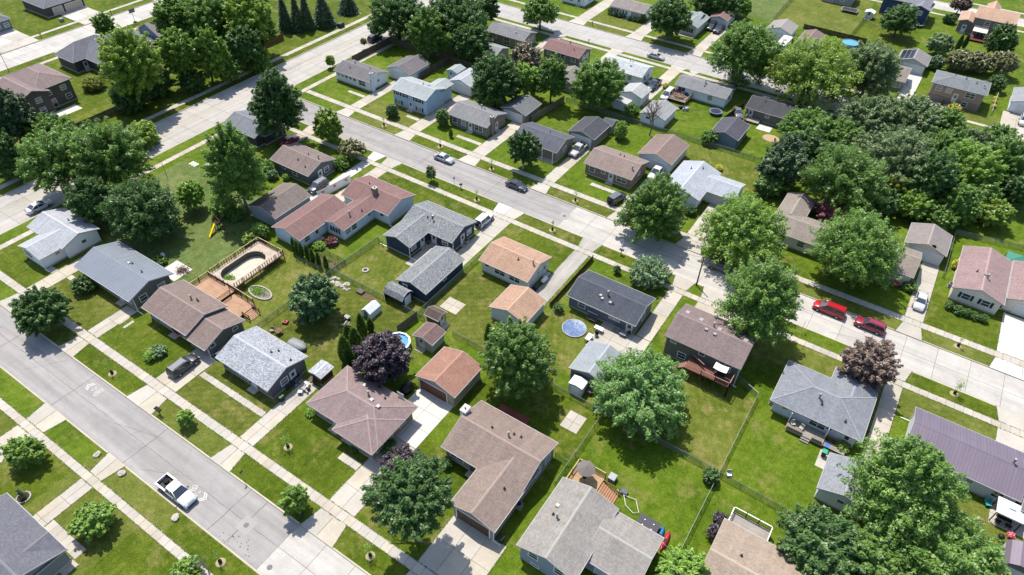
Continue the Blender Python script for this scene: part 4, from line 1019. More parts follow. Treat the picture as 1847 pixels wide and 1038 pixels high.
h.block(-222, -216.5, 66, 74.5, 2.9, 'a', SH_((116, 118, 128)), siding((122, 132, 144)), pitch=0.45).put('E.5g')
h = H('house', 'dark house with two garage doors at the top edge, left', -222, 98)
h.block(-232, -219.0, 91.5, 103.8, 3.0, 'hb', SH_((116, 118, 126)), siding((92, 86, 84)), pitch=0.45).put('E.3G E.72g', door=(206, 190, 170))
h = H('house', 'grey house sliver at the top edge behind spruces', -196, 140)
h.block(-190, -180, 128, 139, 3.0, 'ha', SH_((120, 120, 126)), siding((110, 114, 122)), pitch=0.4).put('E.5w')
# ------------------------------------------------------------------ vehicles
CAR = {
 'sedan': dict(L=4.75, W=1.84, st=[(-2.37, .62, .80), (-2.25, .86, .9), (-1.7, .98, .97), (0.9, .95, 1), (1.1, .95, 1), (2.0, .84, .95), (2.28, .72, .86), (2.38, .52, .78)], g=(-1.8, 1.1, -0.95, 0.3, 0.95, 1.45), wh=(1.42, -1.36, .33)),
 'suv': dict(L=4.75, W=1.92, st=[(-2.37, .7, .86), (-2.3, 1.06, .95), (-1.7, 1.1, 1), (0.95, 1.06, 1), (1.1, 1.06, 1), (2.05, .98, .95), (2.3, .82, .88), (2.38, .55, .8)], g=(-2.28, 1.12, -1.95, 0.35, 1.08, 1.74), wh=(1.45, -1.38, .37)),
 'van': dict(L=5.15, W=2.0, st=[(-2.57, .7, .88), (-2.5, 1.06, .96), (-1.8, 1.1, 1), (1.25, 1.04, 1), (1.45, 1.04, 1), (2.2, .92, .95), (2.48, .76, .88), (2.58, .52, .8)], g=(-2.48, 1.5, -2.28, 0.55, 1.06, 1.78), wh=(1.62, -1.5, .35)),
 'jeep': dict(L=4.4, W=1.88, st=[(-2.2, .7, .95), (-2.15, 1.12, .97), (-1.5, 1.15, 1), (0.6, 1.12, 1), (0.8, 1.1, 1), (1.95, 1.04, .86), (2.15, .98, .84), (2.2, .55, .8)], g=(-2.12, 0.78, -2.06, 0.45, 1.12, 1.84), wh=(1.38, -1.3, .4)),
 'pickup': dict(L=5.9, W=2.0, st=[(-0.86, 1.0, 1), (-0.8, 1.12, 1), (0.9, 1.12, 1), (1.35, 1.12, 1), (2.55, 1.08, .96), (2.88, .98, .93), (2.97, .6, .88)], g=(-0.8, 1.42, -0.62, 0.6, 1.12, 1.9), wh=(1.95, -1.85, .4)),
}
def car(kind, col, x, y, z, deg, label, cat, name='parked_car', group=None, roofcol=None):
    p = CAR[kind]; W2 = p['W']/2; bm = paint(col)
    r = thing(name, label, cat, (x, y, z), math.radians(deg), group)
    b = MB(); secs = []
    for sx, zt, wf in p['st']:
        w = W2*wf; zt_ = zt
        half = [(w*0.86, 0.24), (w, 0.42), (w, max(0.45, zt_*0.72)), (w*0.95, max(0.47, zt_-0.06)), (w*0.78, zt_)]
        ring = [(sx, yy, zz) for yy, zz in half]+[(sx, -yy, zz) for yy, zz in half[::-1]]
        secs.append(ring)
    n = len(secs[0]); base = 0
    for ring in secs: b.v += ring
    for i in range(len(secs)-1):
        for k in range(n):
            a, c = i*n+k, i*n+(k+1) % n; b.f.append((a, c, c+n, a+n)); b.uv.append(None)
    b.f.append(tuple(range(n))[::-1]); b.uv.append(None); b.f.append(tuple(range((len(secs)-1)*n, len(secs)*n))); b.uv.append(None)
    g0, g1, t0, t1, zb, zt = p['g']; wb, wt = W2*0.90, W2*0.70
    zb -= 0.03
    C8 = {'rb': (g0, wb, zb), 'fb': (g1, wb, zb), 'rt': (t0, wt, zt-0.05), 'ft': (t1, wt, zt-0.05)}
    def sd(k, s): q = C8[k]; return (q[0], q[1]*s, q[2])
    for s in (-1, 1):                                   # pillars
        b.tube([sd('fb', s), sd('ft', s)], [0.055, 0.05], 5); b.tube([sd('rb', s), sd('rt', s)], [0.07, 0.06], 5)
        m1 = ((g0+g1)/2-0.1, wb*s, zb); m2 = ((t0+t1)/2, wt*s, zt-0.05); b.tube([m1, m2], [0.05, 0.05], 5)
    b.build('body', bm, r, True)
    GL = glassm(); e = 0.0
    m = MB(); m.poly([sd('fb', 1), sd('fb', -1), sd('ft', -1), sd('ft', 1)]); m.build('windshield', GL, r)
    m = MB(); m.poly([sd('rb', -1), sd('rb', 1), sd('rt', 1), sd('rt', -1)]); m.build('rear_window', GL, r)
    for s in (-1, 1):
        m = MB(); m.poly([sd('rb', s), sd('fb', s), sd('ft', s), sd('rt', s)][::s]); m.build('side_window', GL, r)
    rp = MB(); R_ = [(t0-0.06, wt*0.9), (t0+0.02, wt+0.03), (t1-0.02, wt+0.03), (t1+0.05, wt*0.9)]
    pts = R_+[(a, -c) for a, c in R_[::-1]]
    rp.prism(pts, zt-0.07, zt-0.02)
    q = [(t0+(a-t0)*0.96, c*0.88) for a, c in pts]
    rp.prism(q, zt-0.019, zt); rp.build('roof_panel', paint(roofcol) if roofcol else bm, r)
    if kind in ('suv', 'van'):
        for s in (-1, 1): MB().tube([(t0+.15, s*(wt-.08), zt+.05), (t1-.15, s*(wt-.08), zt+.05)], [.025, .025], 5).build('roof_rail', BLACK, r)
    if kind in ('sedan', 'suv', 'pickup') and col[0] < 245:
        pass
    f, rr_, rad = p['wh']
    if 'tyre%s' % rad not in _wm:
        ty = MB(); prof = [(rad*0.62, -0.11), (rad*0.96, -0.11), (rad, -0.08), (rad, 0.08), (rad*0.96, 0.11), (rad*0.62, 0.11)]
        ty.lathe(prof, 0, 0, 18); ty.v = [(a, c, bb) for a, bb, c in ty.v]; 
        ri = MB(); ri.lathe([(rad*0.6, -0.115), (rad*0.62, -0.09), (rad*0.62, 0.09), (rad*0.6, 0.115)], 0, 0, 14); ri.v = [(a, c, bb) for a, bb, c in ri.v]
        _wm['tyre%s' % rad] = (ty.mesh('tyre', RUBBER, True), ri.mesh('rim', RIM))
    ty, ri = _wm['tyre%s' % rad]
    for wx in (f, rr_):
        for s in (-1, 1):
            w = inst('wheel', ty, r, (wx, s*(W2-0.07), rad)); inst('rim', ri, w)
    xf = p['st'][-1][0]; xr = -p['L']/2
    zf = p['st'][-2][1]-0.1
    for s in (-1, 1):
        MB().box(xf-0.16, xf-0.01, s*W2*0.62-0.19, s*W2*0.62+0.19, zf-0.14, zf+0.03).build('headlight', LAMPW, r)
        MB().box(xr-0.012, xr+0.14, s*W2*0.68-0.14, s*W2*0.68+0.14, 0.72, 0.98 if kind != 'sedan' else 0.84).build('taillight', LAMPR, r)
        MB().box(g1-0.45, g1-0.3, s*(W2+0.1)-0.1, s*(W2+0.1)+0.1, zb+0.02, zb+0.17).build('mirror', BLACK if kind in ('jeep', 'pickup') else bm, r)
    MB().box(xf-0.1, xf+0.03, -W2*0.7, W2*0.7, 0.3, 0.5).build('front_bumper', BLACK if kind in ('jeep', 'pickup') else bm, r)
    MB().box(xr-0.05, xr+0.1, -W2*0.72, W2*0.72, 0.38, 0.58).build('rear_bumper', BLACK if kind == 'jeep' else (VENT if kind == 'pickup' else bm), r)
    if kind == 'pickup':
        bd = MB(); x0, x1 = -2.93, -0.89; wl = W2*0.98
        for s in (-1, 1):
            a, c = sorted((s*wl, s*(wl-0.22))); bd.box(x0, x1, a, c, 0.42, 1.14)
        bd.box(x0, x0+0.09, -wl+0.221, wl-0.221, 0.45, 1.12)
        cb = bd.build('cargo_bed', bm, r)
        MB().box(x0+0.092, x1-0.002, -wl+0.222, wl-0.222, 0.55, 0.62).build('bed_floor', BLACK, cb)
        m = MB(); 
        for s in (-1, 1):
            a, c = sorted((s*(wl-0.224), s*(wl-0.24))); m.box(x0+0.1, x1-0.01, a, c, 0.621, 1.1)
        m.build('bed_liner', BLACK, cb)
    if kind == 'jeep':
        t = MB().lathe([(.2, -.11), (.36, -.1), (.36, .1), (.2, .11)], 0, 0, 16); t.v = [(xr-.14+c, a, .95+bb) for a, bb, c in t.v]; t.build('spare_wheel', RUBBER, r, True)
    return r
R_Z, D_Z = RZ+0.003, 0.025
tk = car('pickup', (244, 246, 248), -60.1, 15.75, R_Z, 0, 'white pickup truck with tyres in its black bed, parked at the front street', 'truck', 'parked_truck')
o = thing('spare_tyre', 'loose tyre with yellowish rim lying in the bed of the white pickup', 'tyre', (-62.35, 15.9, R_Z+0.625))
MB((0, 0, 0)).lathe([(.2, 0), (.38, .03), (.38, .2), (.2, .23)], 0, 0, 18).build('tyre', RUBBER, o, True); MB().lathe([(.2, .02), (.19, .2)], 0, 0, 14).build('rim', plain((196, 190, 120), .6), o)
o = thing('spare_tyre', 'bare black tyre in the pickup bed next to the cab', 'tyre', (-61.5, 15.45, R_Z+0.625))
MB().lathe([(.22, 0), (.37, .03), (.37, .2), (.22, .23)], 0, 0, 18).build('tyre', RUBBER, o, True); MB().lathe([(.21, .02), (.2, .17)], 0, 0, 14).build('rim', BLACK, o)
c_ = T(8, 1262, 575, .8); car('suv', (58, 54, 56), -76.9, c_[1]+0.3, D_Z, 90, 'grey suv with sunroof in the driveway of the brown roofed house', 'suv', 'parked_suv', roofcol=(112, 114, 120))  # paler roof colour paints in the reflection on top of a dark body
c_ = T(4, 268, 442, .7); car('sedan', (240, 242, 244), c_[0], c_[1], R_Z, 90, 'white sedan driving on the shaded wide road at the left edge', 'car', 'moving_car')
c_ = T(1, 828, 258, .8); car('suv', (30, 32, 38), c_[0]+.2, c_[1], R_Z, 90, 'black suv on the wide road beside the wooden fence corner', 'suv', 'moving_suv')
car('sedan', (196, 26, 52), -112.2, 81.3+2.6, D_Z, 90, 'small red car in the shade by the dark house', 'car')
car('sedan', (40, 42, 50), -109.6, 80.0, 0.004, 90, 'dark car half hidden under shrubs left of the brown roofed grey house', 'car')
c_ = T(5, 435, 305, .8); car('suv', (56, 60, 64), c_[0], c_[1], D_Z, -90, 'dark grey suv with pale roof in front of the brown garage', 'suv', 'parked_suv', roofcol=(150, 154, 160))
c_ = T(5, 1310, 110, .6); car('sedan', (200, 204, 210), c_[0], c_[1], R_Z, 0, 'silver sedan parked on the middle street at the far kerb', 'car')
c_ = T(6, 38, 305, .6); car('sedan', (74, 78, 88), c_[0], 98.2, R_Z, 0, 'dark grey sedan parked on the middle street', 'car')
c_ = T(5, 1590, 535, .9); car('jeep', (240, 242, 244), c_[0], c_[1], D_Z, 90, 'boxy white suv in the driveway of the navy house', 'suv', 'parked_suv')
c_ = T(6, 472, 50, .9); car('pickup', (206, 202, 192), c_[0], c_[1]+.2, D_Z, -90, 'beige pickup in the driveway beside the dark roofed porch house', 'truck', 'parked_truck')
c_ = T(6, 1015, 212, .9); car('pickup', (240, 240, 238), c_[0], c_[1]+.3, D_Z, -90, 'white pickup between the brick house and its garage', 'truck', 'parked_truck')
c_ = T(6, 742, 385, .9); car('jeep', (52, 54, 58), c_[0], c_[1], 0.003, 78, 'black jeep style car standing on the lawn edge before the brick house', 'car', roofcol=(104, 108, 112))
c_ = T(6, 1475, 490, .6); car('sedan', (38, 52, 92), c_[0]-.4, c_[1]+.3, D_Z, 90, 'dark blue car in the white l-shaped house driveway, partly under the tree', 'car')
c_ = T(6, 1460, 850, .8); car('suv', (110, 112, 118), c_[0]+.3, 97.8, R_Z, 0, 'grey suv in deep tree shade on the middle street', 'suv', 'parked_suv')
c_ = T(11, 497, 172, .8); car('van', (196, 24, 40), c_[0], c_[1]+.15, R_Z, 180, 'bright red minivan parked at the kerb of the middle street', 'van', 'parked_van')
c_ = T(11, 780, 285, .8); car('suv', (158, 40, 62), c_[0], c_[1]+.15, R_Z, 180, 'crimson suv parked behind the bright red minivan', 'suv', 'parked_suv')
car('sedan', (222, 224, 226), 13.3, 108.6, D_Z, -90, 'silver sedan in the driveway of the taupe roofed house', 'car')
c_ = T(2, 1012, 388, .6); car('sedan', (206, 206, 204), c_[0], c_[1], R_Z, 0, 'silver sedan parked on the back street', 'car')
c_ = T(2, 146, 128, .8); car('suv', (40, 44, 56), c_[0], c_[1], R_Z, 0, 'dark suv on the back street beside the lone tree', 'suv', 'parked_suv')
c_ = T(2, 1398, 185, .7); car('suv', (44, 46, 58), c_[0], c_[1], D_Z, -90, 'dark suv, left one of two before the red-brown roofed garage', 'suv', 'parked_suv')
c_ = T(2, 1446, 203, .7); car('pickup', (56, 62, 66), c_[0], c_[1]+.4, D_Z, -90, 'dark pickup, right one of two before the red-brown roofed garage', 'truck', 'parked_truck')
c_ = T(2, 1000, 582, .9); car('pickup', (46, 52, 72), c_[0], c_[1]-.2, D_Z, -90, 'dark blue pickup in the driveway behind the back street', 'truck', 'parked_truck')
c_ = T(2, 1093, 648, 1.0); car('van', (238, 238, 234), c_[0], c_[1], 0.003, -90, 'white van parked on grass beside the junk covered deck', 'van', 'parked_van')
c_ = T(2, 1590, 553, .8); car('suv', (44, 46, 50), c_[0], 170.9+0.6, R_Z, 0, 'dark suv under the large tree on the back street', 'suv', 'parked_suv')
c_ = T(2, 1580, 780, .7); car('sedan', (130, 132, 138), c_[0], c_[1], 0.003, -60, 'grey car parked between the trampoline yard and the near-black roofed house', 'car')
c_ = T(3, 1830, 825, .9); car('suv', (238, 240, 242), c_[0]+.6, c_[1], D_Z, -90, 'white suv cut off by the right edge before a white garage', 'suv', 'parked_suv')
# camper beside the maroon roofed garage
c_ = T(3, 180, 310, 1.2); o = thing('camper_trailer', 'white boxy camper trailer beside the maroon roofed garage', 'camper', (c_[0], c_[1], 0.0))
MB().box(-1.2, 1.2, -3.4, 3.0, 0.5, 2.6).build('body', WHITE, o); MB().box(-1.1, 1.1, -4.2, -3.402, 1.5, 2.5).build('overhang', WHITE, o)
MB().box(-0.5, 0.5, -1.0, 0.2, 2.602, 2.75).build('roof_unit', VENT, o)
for s in (-1, 1):
    for yy in (-0.6, 0.3):
        t = MB().lathe([(.2, -.1), (.36, -.1), (.36, .1), (.2, .1)], 0, 0, 14); t.v = [(s*1.05+c, yy+a, .36+b) for a, b, c in t.v]; t.build('wheel', RUBBER, o)
MB().box(1.202, 1.23, -2.2, -1.2, 1.4, 2.1).build('window', glassm(), o); MB().box(-0.05, 0.05, -4.6, -3.4, 0.45, 0.55).build('hitch', BLACK, o)
MB().box(-0.06, 0.06, -4.5, -4.38, 0, 0.45).build('jack', BLACK, o)
# ------------------------------------------------------------------ trees and shrubs
LEAF = {
 'maple': leaf('maple', (68, 102, 40), (132, 164, 76)), 'dark': leaf('dark', (54, 84, 42), (104, 138, 70)), 'light': leaf('light', (96, 126, 40), (160, 182, 80)),
 'yellow': leaf('yellow', (98, 112, 38), (160, 166, 78)), 'silver': leaf('silver', (82, 122, 58), (150, 186, 106)), 'grey': leaf('grey', (84, 106, 64), (144, 162, 110)),
 'fresh': leaf('fresh', (88, 124, 42), (154, 184, 82)), 'purple': leaf('purple', (36, 28, 34), (84, 68, 78), 0.12), 'pine': leaf('pine', (50, 80, 42), (98, 130, 74), 0.25), 'red': leaf('red', (84, 44, 50), (144, 86, 88), 0.2),
 'bronze': leaf('bronze', (84, 70, 62), (138, 116, 102), 0.2), 'spruce': leaf('spruce', (48, 70, 44), (88, 112, 70), 0.12), 'thuja': leaf('thuja', (58, 86, 36), (112, 140, 64), 0.15),
 'olive': leaf('olive', (98, 102, 60), (146, 146, 98), 0.25), 'dry': leaf('dry', (126, 114, 90), (166, 154, 126), 0.2), 'blue': leaf('blue', (70, 98, 60), (126, 152, 104), 0.2),
 'flower': leaf('flower', (186, 62, 86), (226, 120, 130), 0.2), 'gold': leaf('gold', (168, 160, 50), (214, 204, 90), 0.3)}
def quads_mesh(name, P, U, V, mat):          # many small three-cornered leaves
    n = len(P); me = bpy.data.meshes.new(name)
    v = np.stack([P-U*0.8+V*0.95, P-U*0.8-V*0.95, P+U*1.25], 1).reshape(-1, 3)
    me.vertices.add(3*n); me.vertices.foreach_set('co', v.astype(np.float32).ravel())
    me.loops.add(3*n); me.loops.foreach_set('vertex_index', np.arange(3*n, dtype=np.int32))
    me.polygons.add(n); me.polygons.foreach_set('loop_start', np.arange(0, 3*n, 3, dtype=np.int32))
    me.polygons.foreach_set('loop_total', np.full(n, 3, dtype=np.int32))
    me.update(calc_edges=True); me.materials.append(mat); return me
def basis(rs, Nn):
    Nn = Nn/np.linalg.norm(Nn, axis=1, keepdims=True)
    a = np.cross(Nn, rs.normal(size=Nn.shape)); a /= np.linalg.norm(a, axis=1, keepdims=True)+1e-9
    return a, np.cross(Nn, a)
def crown_points(rs, r, rz, n, loose, gap=0):
    """leaf points in tufts that point outward, plus a sparser inner shell"""
    nl = int(max(24, min(300, 46+r*38)))
    if loose: nl = int(nl*0.66)
    i = np.arange(nl)+0.5
    z = 1-1.74*i/nl; an = i*2.39996+rs.normal(0, 0.25, nl); z = np.clip(z+rs.normal(0, 0.07, nl), -0.82, 0.99)
    q = np.sqrt(1-z*z); d = np.stack([np.cos(an)*q, np.sin(an)*q, z], 1)
    tip = rs.uniform(0.74, 1.06, nl) if not gap else rs.uniform(0.9, 1.02, nl); E_ = np.array([r, r, rz])
    # uneven outline: a few low-frequency bulges
    b = sum(rs.uniform(0.03, 0.10)*np.sin(d@rs.normal(size=3)*rs.uniform(2, 4)+rs.uniform(0, 6)) for _ in range(4))
    tip = tip*(1+b*(0.3 if gap else 1.0))
    C = d*E_*(tip*0.80)[:, None]
    hl = rs.uniform(0.18, 0.32, nl)*min(r, (r+rz)/2); wd = rs.uniform(0.08, 0.15, nl)*min(r, (r+rz)/2)*(1.0 if r > 2 else 1.25)
    ni = int(n*(0.05 if loose else 0.10)); no = n-ni
    w = hl*wd; idx = rs.choice(nl, no, p=w/w.sum())
    t = rs.uniform(-1, 1, no); o = d[idx]+np.array([0, 0, 0.18]); o /= np.linalg.norm(o, axis=1, keepdims=True)
    k = rs.normal(size=(no, 3)); k -= o*np.sum(k*o, axis=1, keepdims=True); k /= np.linalg.norm(k, axis=1, keepdims=True)
    rr = np.sqrt(rs.uniform(0.15, 1, no))*wd[idx]*(1-0.55*np.clip(t, 0, 1))
    P = C[idx]+o*(t*hl[idx])[:, None]+k*rr[:, None]
    Nn = k*0.7+o*0.5+rs.normal(size=(no, 3))*0.45
    di = rs.normal(size=(ni, 3)); di /= np.linalg.norm(di, axis=1, keepdims=True); di[:, 2] = np.abs(di[:, 2])*np.where(rs.uniform(size=ni) < .3, -.5, 1)
    Pi = di*E_*rs.uniform(0.45, 0.72, (ni, 1)); P = np.concatenate([P, Pi]); Nn = np.concatenate([Nn, di+rs.normal(size=(ni, 3))*.5])
    Nn += np.array([-0.42, 0.27, 0.95])
    SZ = np.concatenate([np.ones(no), np.full(ni, 2.2)])[:, None]
    return P, Nn, C, SZ
def limbs(rs, top, r, C, bark, parent, tr, zc, lean):
    m = MB(); h = zc*0.95
    pts = [(0, 0, -0.05), (lean[0]*0.15, lean[1]*0.15, h*0.3), (lean[0]*0.5, lean[1]*0.5, h*0.65), (lean[0], lean[1], h)]
    m.tube(pts, [tr*1.25, tr, tr*0.75, tr*0.4], 8)
    k = min(len(C), 9)
    for c in C[rs.choice(len(C), k, replace=False)]:
        z0 = h*rs.uniform(0.45, 0.9); f = z0/h; p0 = (lean[0]*f*f, lean[1]*f*f, z0); p2 = (c[0], c[1], zc+c[2])
        p1 = tuple((a*0.5+b*0.5) for a, b in zip(p0, p2)); p1 = (p1[0], p1[1], p1[2]+0.06*r)
        m.tube([p0, p1, p2], [tr*0.42, tr*0.26, tr*0.08], 5)
    return m.build('trunk', bark, parent)
_tn = [0]
def proj_y(x, y, z):
    d = np.array([x, y, z-CAM_H]); return CY-F_PX*(d@UU)/(d@FF)
def tree(label, typ, k, cx, cy, hw, hh, clear=1.6, name='tree', loose=False, dens=1.0, leafs=None, cat='tree', group=None, bark=None, base=None, z=0.0, taper=0.0):
    _tn[0] += 1; rs = np.random.RandomState(1000+_tn[0])
    px, py = TX[k % 4]+cx/3.8438, TY[k//4]+cy/3.8444
    x, y = ray(px, py, 4.0)
    clear *= 0.5
    for _ in range(4):
        if _ == 0: zc = 4.0
        x, y = ray(px, py, zc); D = depth(x, y, zc); sc = D/F_PX/3.844
        r = hw*sc*1.05; hm = hh*sc*1.04; th = math.atan2(CAM_H-zc, math.hypot(x, y))
        q = hm*hm-(r*math.sin(th))**2; rz = math.sqrt(max(q, (0.55*r)**2*math.cos(th)**2))/math.cos(th)
        rz = min(max(rz, 0.66*r), 2.2*r); zc = rz+clear
    if base:
        x, y = T(*base) if len(base) == 3 else base; best = min((abs(proj_y(x, y, zz)-py), zz) for zz in [0.5+0.1*i for i in range(160)]); zc = max(best[1], rz*0.7); ox_, oy_ = ray(px, py, zc); off = np.array([ox_-x, oy_-y])
    else: off = np.zeros(2)
    D = depth(x, y, zc); ls = leafs or max(0.155, min(0.27, 0.17*D/125)); ls *= 1.0 if r > 2 else 0.85 if r > 1.2 else 0.65
    n = int(max(900, 3.9/(ls*ls)*4*math.pi*((r*r+2*r*rz)/3))*dens); n = min(n, 40000)
    root = thing(name, label, cat, (x, y, z), 0, group)
    P, Nn, C, lr = crown_points(rs, r, rz, n, loose, 0)
    if taper: f_ = 1-taper*P[:, 2:3]/rz; P = np.concatenate([P[:, :2]*f_, P[:, 2:]], 1)
    U, V = basis(rs, Nn); s_ = rs.uniform(0.5, 1.55, (len(P), 1))*ls*lr
    me = quads_mesh('crown', P+np.array([off[0], off[1], zc]), U*s_, V*s_*0.62, LEAF[typ])
    inst('crown', me, root)
    lean = rs.uniform(-0.12, 0.12, 2)*r+off; C = C+np.array([off[0], off[1], 0])
    limbs(rs, zc, r, C, bark or (BARK if _tn[0] % 3 else BARK2), root, max(0.05, 0.055*r), zc, lean)
    return root
def shrub(label, typ, k, cx, cy, hw, hh, name='shrub', cat='shrub', group=None, dens=1.0):
    _tn[0] += 1; rs = np.random.RandomState(2000+_tn[0]); px, py = TX[k % 4]+cx/3.8438, TY[k//4]+cy/3.8444
    zc = 0.6
    for _ in range(4):
        x, y = ray(px, py, zc); D = depth(x, y, zc); sc = D/F_PX/3.844; r = hw*sc; hm = hh*sc; th = math.atan2(CAM_H-zc, math.hypot(x, y))
        q = hm*hm-(r*math.sin(th))**2; rz = math.sqrt(max(q, 0.01))/math.cos(th); rz = min(max(rz, 0.5*r), 1.5*r); zc = rz*0.9
    n = int(max(260, min(5000, 90*4*math.pi*((r*r+2*r*rz)/3)))*dens); ls = 0.17 if r > 1 else 0.11
    P, Nn, C, lr = crown_points(rs, r, rz, n, False, 1); P[:, 2] = np.maximum(P[:, 2]+zc, 0.03)
    U, V = basis(rs, Nn); s_ = rs.uniform(0.65, 1.35, (len(P), 1))*ls
    o = inst(name, quads_mesh(name, P, U*s_, V*s_*0.65, LEAF[typ]), None, (x, y, 0)); return tag(o, label, cat, group)
def conifer(label, k, cx, cy, hw, hh, typ='spruce', name='spruce_tree', group=None, narrow=False):
    _tn[0] += 1; rs = np.random.RandomState(3000+_tn[0]); px, py = TX[k % 4]+cx/3.8438, TY[k//4]+cy/3.8444
    zc = 3.0
    for _ in range(4):
        x, y = ray(px, py, zc); D = depth(x, y, zc); sc = D/F_PX/3.844; r = hw*sc; th = math.atan2(CAM_H-zc, math.hypot(x, y))
        h = max(2*hh*sc/math.cos(th)-r*math.tan(th)*0.9, (2.2 if narrow else 1.7)*r); zc = h*0.42
    n = int(min(9000, 60*math.pi*r*math.hypot(r, h))*(2.6 if narrow else 1.4))+500
    t = rs.uniform(0, 1, n)**(1.35 if not narrow else 1.0)                    # 0 at the ground
    if narrow:
        rad = r*np.sqrt(np.clip(np.sin(np.clip(t*0.93+0.07, 0, 1)*math.pi), 0.0, 1))**1.0*(1-0.45*t)
        f = rs.uniform(0.7, 1.05, n)
    else:
        rad = r*(1-t)**0.85; f = rs.uniform(0.25, 1.0, n)**0.5
    an = rs.uniform(0, 2*math.pi, n)
    if not narrow:
        nb = 15; an = np.round(an*nb/(2*math.pi)+np.floor(t*16)*0.37)*2*math.pi/nb+rs.normal(0, 0.10, n)
        tt = (np.floor(t*16)+rs.uniform(0.1, 0.5, n))/16
    else: tt = t
    z = 0.25+h*tt-(0.10*rad*f if not narrow else 0)
    P = np.stack([np.cos(an)*rad*f, np.sin(an)*rad*f, np.maximum(z, 0.06)], 1)
    out = np.stack([np.cos(an), np.sin(an), np.full(n, 0.35 if narrow else 0.9)], 1)+rs.normal(size=(n, 3))*0.45
    U, V = basis(rs, out)
    ax = np.stack([np.cos(an), np.sin(an), np.full(n, 1.6 if narrow else -0.25)], 1); ax /= np.linalg.norm(ax, axis=1, keepdims=True)
    U = ax+rs.normal(size=(n, 3))*0.25; s_ = rs.uniform(0.7, 1.3, (n, 1))*(0.17 if narrow else 0.30)
    root = thing(name, label, 'tree', (x, y, 0), 0, group)
    inst('crown', quads_mesh('crown', P, U*s_, V*s_*0.5, LEAF[typ]), root)
    MB().tube([(0, 0, -0.05), (0, 0, h*0.5), (0, 0, h*0.95)], [0.05*r+0.05, 0.03*r+0.03, 0.02], 6).build('trunk', BARK, root); return root
def bare(label, x, y, h, n, spread, name='bare_tree', group=None, col=BARK2, cat='tree'):
    rs = random.Random(int(abs(x*7+y*13))); m = MB((x, y, 0))
    def br(p, d, L, r, lv):
        q = p+d*L*0.5+Vector((rs.uniform(-.1, .1), rs.uniform(-.1, .1), 0))*L; e = p+d*L
        m.tube([p, q, e], [r, r*0.8, r*0.45], 4 if lv else 6, False)
        if lv < 3:
            for _ in range(n if lv == 0 else rs.randint(2, 4)):
                f = rs.uniform(0.45, 1.0); nd = (d+Vector((rs.uniform(-1, 1), rs.uniform(-1, 1), rs.uniform(-0.1, 0.8)))*spread).normalized(); br(p+d*L*f, nd, L*rs.uniform(0.4, 0.68), r*0.45, lv+1)
    br(Vector((x, y, -0.03)), Vector((0, 0, 1)), h*0.6, max(0.05, h*0.018), 0)
    return tag(m.build(name, col), label, cat, group)

# near: front street
tree('dark round maple shading the front street near the left edge', 'dark', 8, 280, 182, 178, 152, 1.3, dens=1.3)
tree('round green tree with its own shadow, left edge lawn of the front street', 'fresh', 12, 158, 180, 122, 112, 0.7)
tree('round bright green tree on the front lawn of the corner house', 'fresh', 12, 638, 650, 142, 125, 0.7)
mt = tree('large leafy green maple with bare grey lower limbs by the front sidewalk', 'dark', 13, 1075, 490, 272, 185, 2.2, dens=1.2, base=(13, 1125, 800))
GRB = plain((176, 166, 152), .95, .15)
for q in ((-4.0, -.7, 3.2), (-3.7, -1.6, 2.5), (-3.0, -.4, 3.4), (.9, 1.5, 3.1), (-.5, -1.8, 3.0), (1.6, -.6, 2.6)):
    m = MB(); a = Vector((0, 0, .9)); b = Vector(q); mid = (a+b)*.5+Vector((0, 0, -.25)); m.tube([a, mid, b], [.12, .08, .03], 5)
    for f, dx, dy in ((.6, .5, -.4), (.75, -.3, .5), (.9, .4, .3)): c_ = a+(b-a)*f+Vector((0, 0, -.15)); m.tube([c_, c_+Vector((q[0]*.22+dx*.6, q[1]*.22+dy, .3))], [.04, .012], 4)
    m.build('dead_limb', GRB, mt)
tree('purple leaved tree directly behind the leafy front maple', 'purple', 13, 1030, 285, 155, 92, 0.8)
tree('young feathery green tree on the front verge near the driveway', 'fresh', 13, 272, 510, 92, 108, 0.5, loose=True)
tree('slim green sapling on the verge in front of the speckled roof house', 'fresh', 8, 1280, 925, 55, 60, 0.8, loose=True)
tree('big purple-black maple overhanging the pinkish hip roof', 'purple', 9, 880, 505, 188, 192, 0.9, dens=1.3)
tree('dense dark green round tree in the fenced back yard by the rock pile', 'pine', 9, 398, 110, 176, 165, 0.35, dens=1.4)
tree('tall full maple in front of the orange-brown garage', 'maple', 9, 1815, 500, 240, 270, 1.6, dens=1.3, taper=0.2)
tree('huge light green silver maple in the centre right back yard', 'silver', 10, 925, 715, 332, 285, 1.5, dens=1.35, taper=0.2)
tree('crown of dark green maple at the bottom edge beside the bigger light tree', 'dark', 15, 440, 830, 282, 215, 1.5, dens=1.2)
tree('very large mid green tree in front of the purple metal roof', 'maple', 15, 1030, 420, 345, 390, 1.6, dens=1.3, taper=0.42)
tree('leafy tree filling the bottom right, below the largest one', 'maple', 15, 1300, 900, 370, 215, 1.4, dens=1.2)
tree('lower leafy crown left of the bottom right trees, by the small white garage', 'maple', 15, 830, 900, 250, 230, 1.2)
tree('light green treetop poking in at the bottom edge beside the taupe roof', 'fresh', 14, 1210, 1030, 190, 90, 1.0)
tree('leafy green bush tree at the bottom edge by the front sidewalk', 'fresh', 12, 1290, 1015, 110, 75, 0.6)
shrub('round clipped green bush where three chain fences meet', 'dark', 14, 1395, 345, 56, 58)
shrub('plum coloured bush beside the small white railed deck, upper one', 'purple', 14, 1455, 640, 52, 48)
shrub('plum coloured bush beside the tan roof, lower one', 'purple', 14, 1412, 735, 50, 58)
tree('bronze leaved crabapple between the grey hip roof and the middle street', 'bronze', 11, 775, 560, 172, 178, 0.9, dens=0.95)
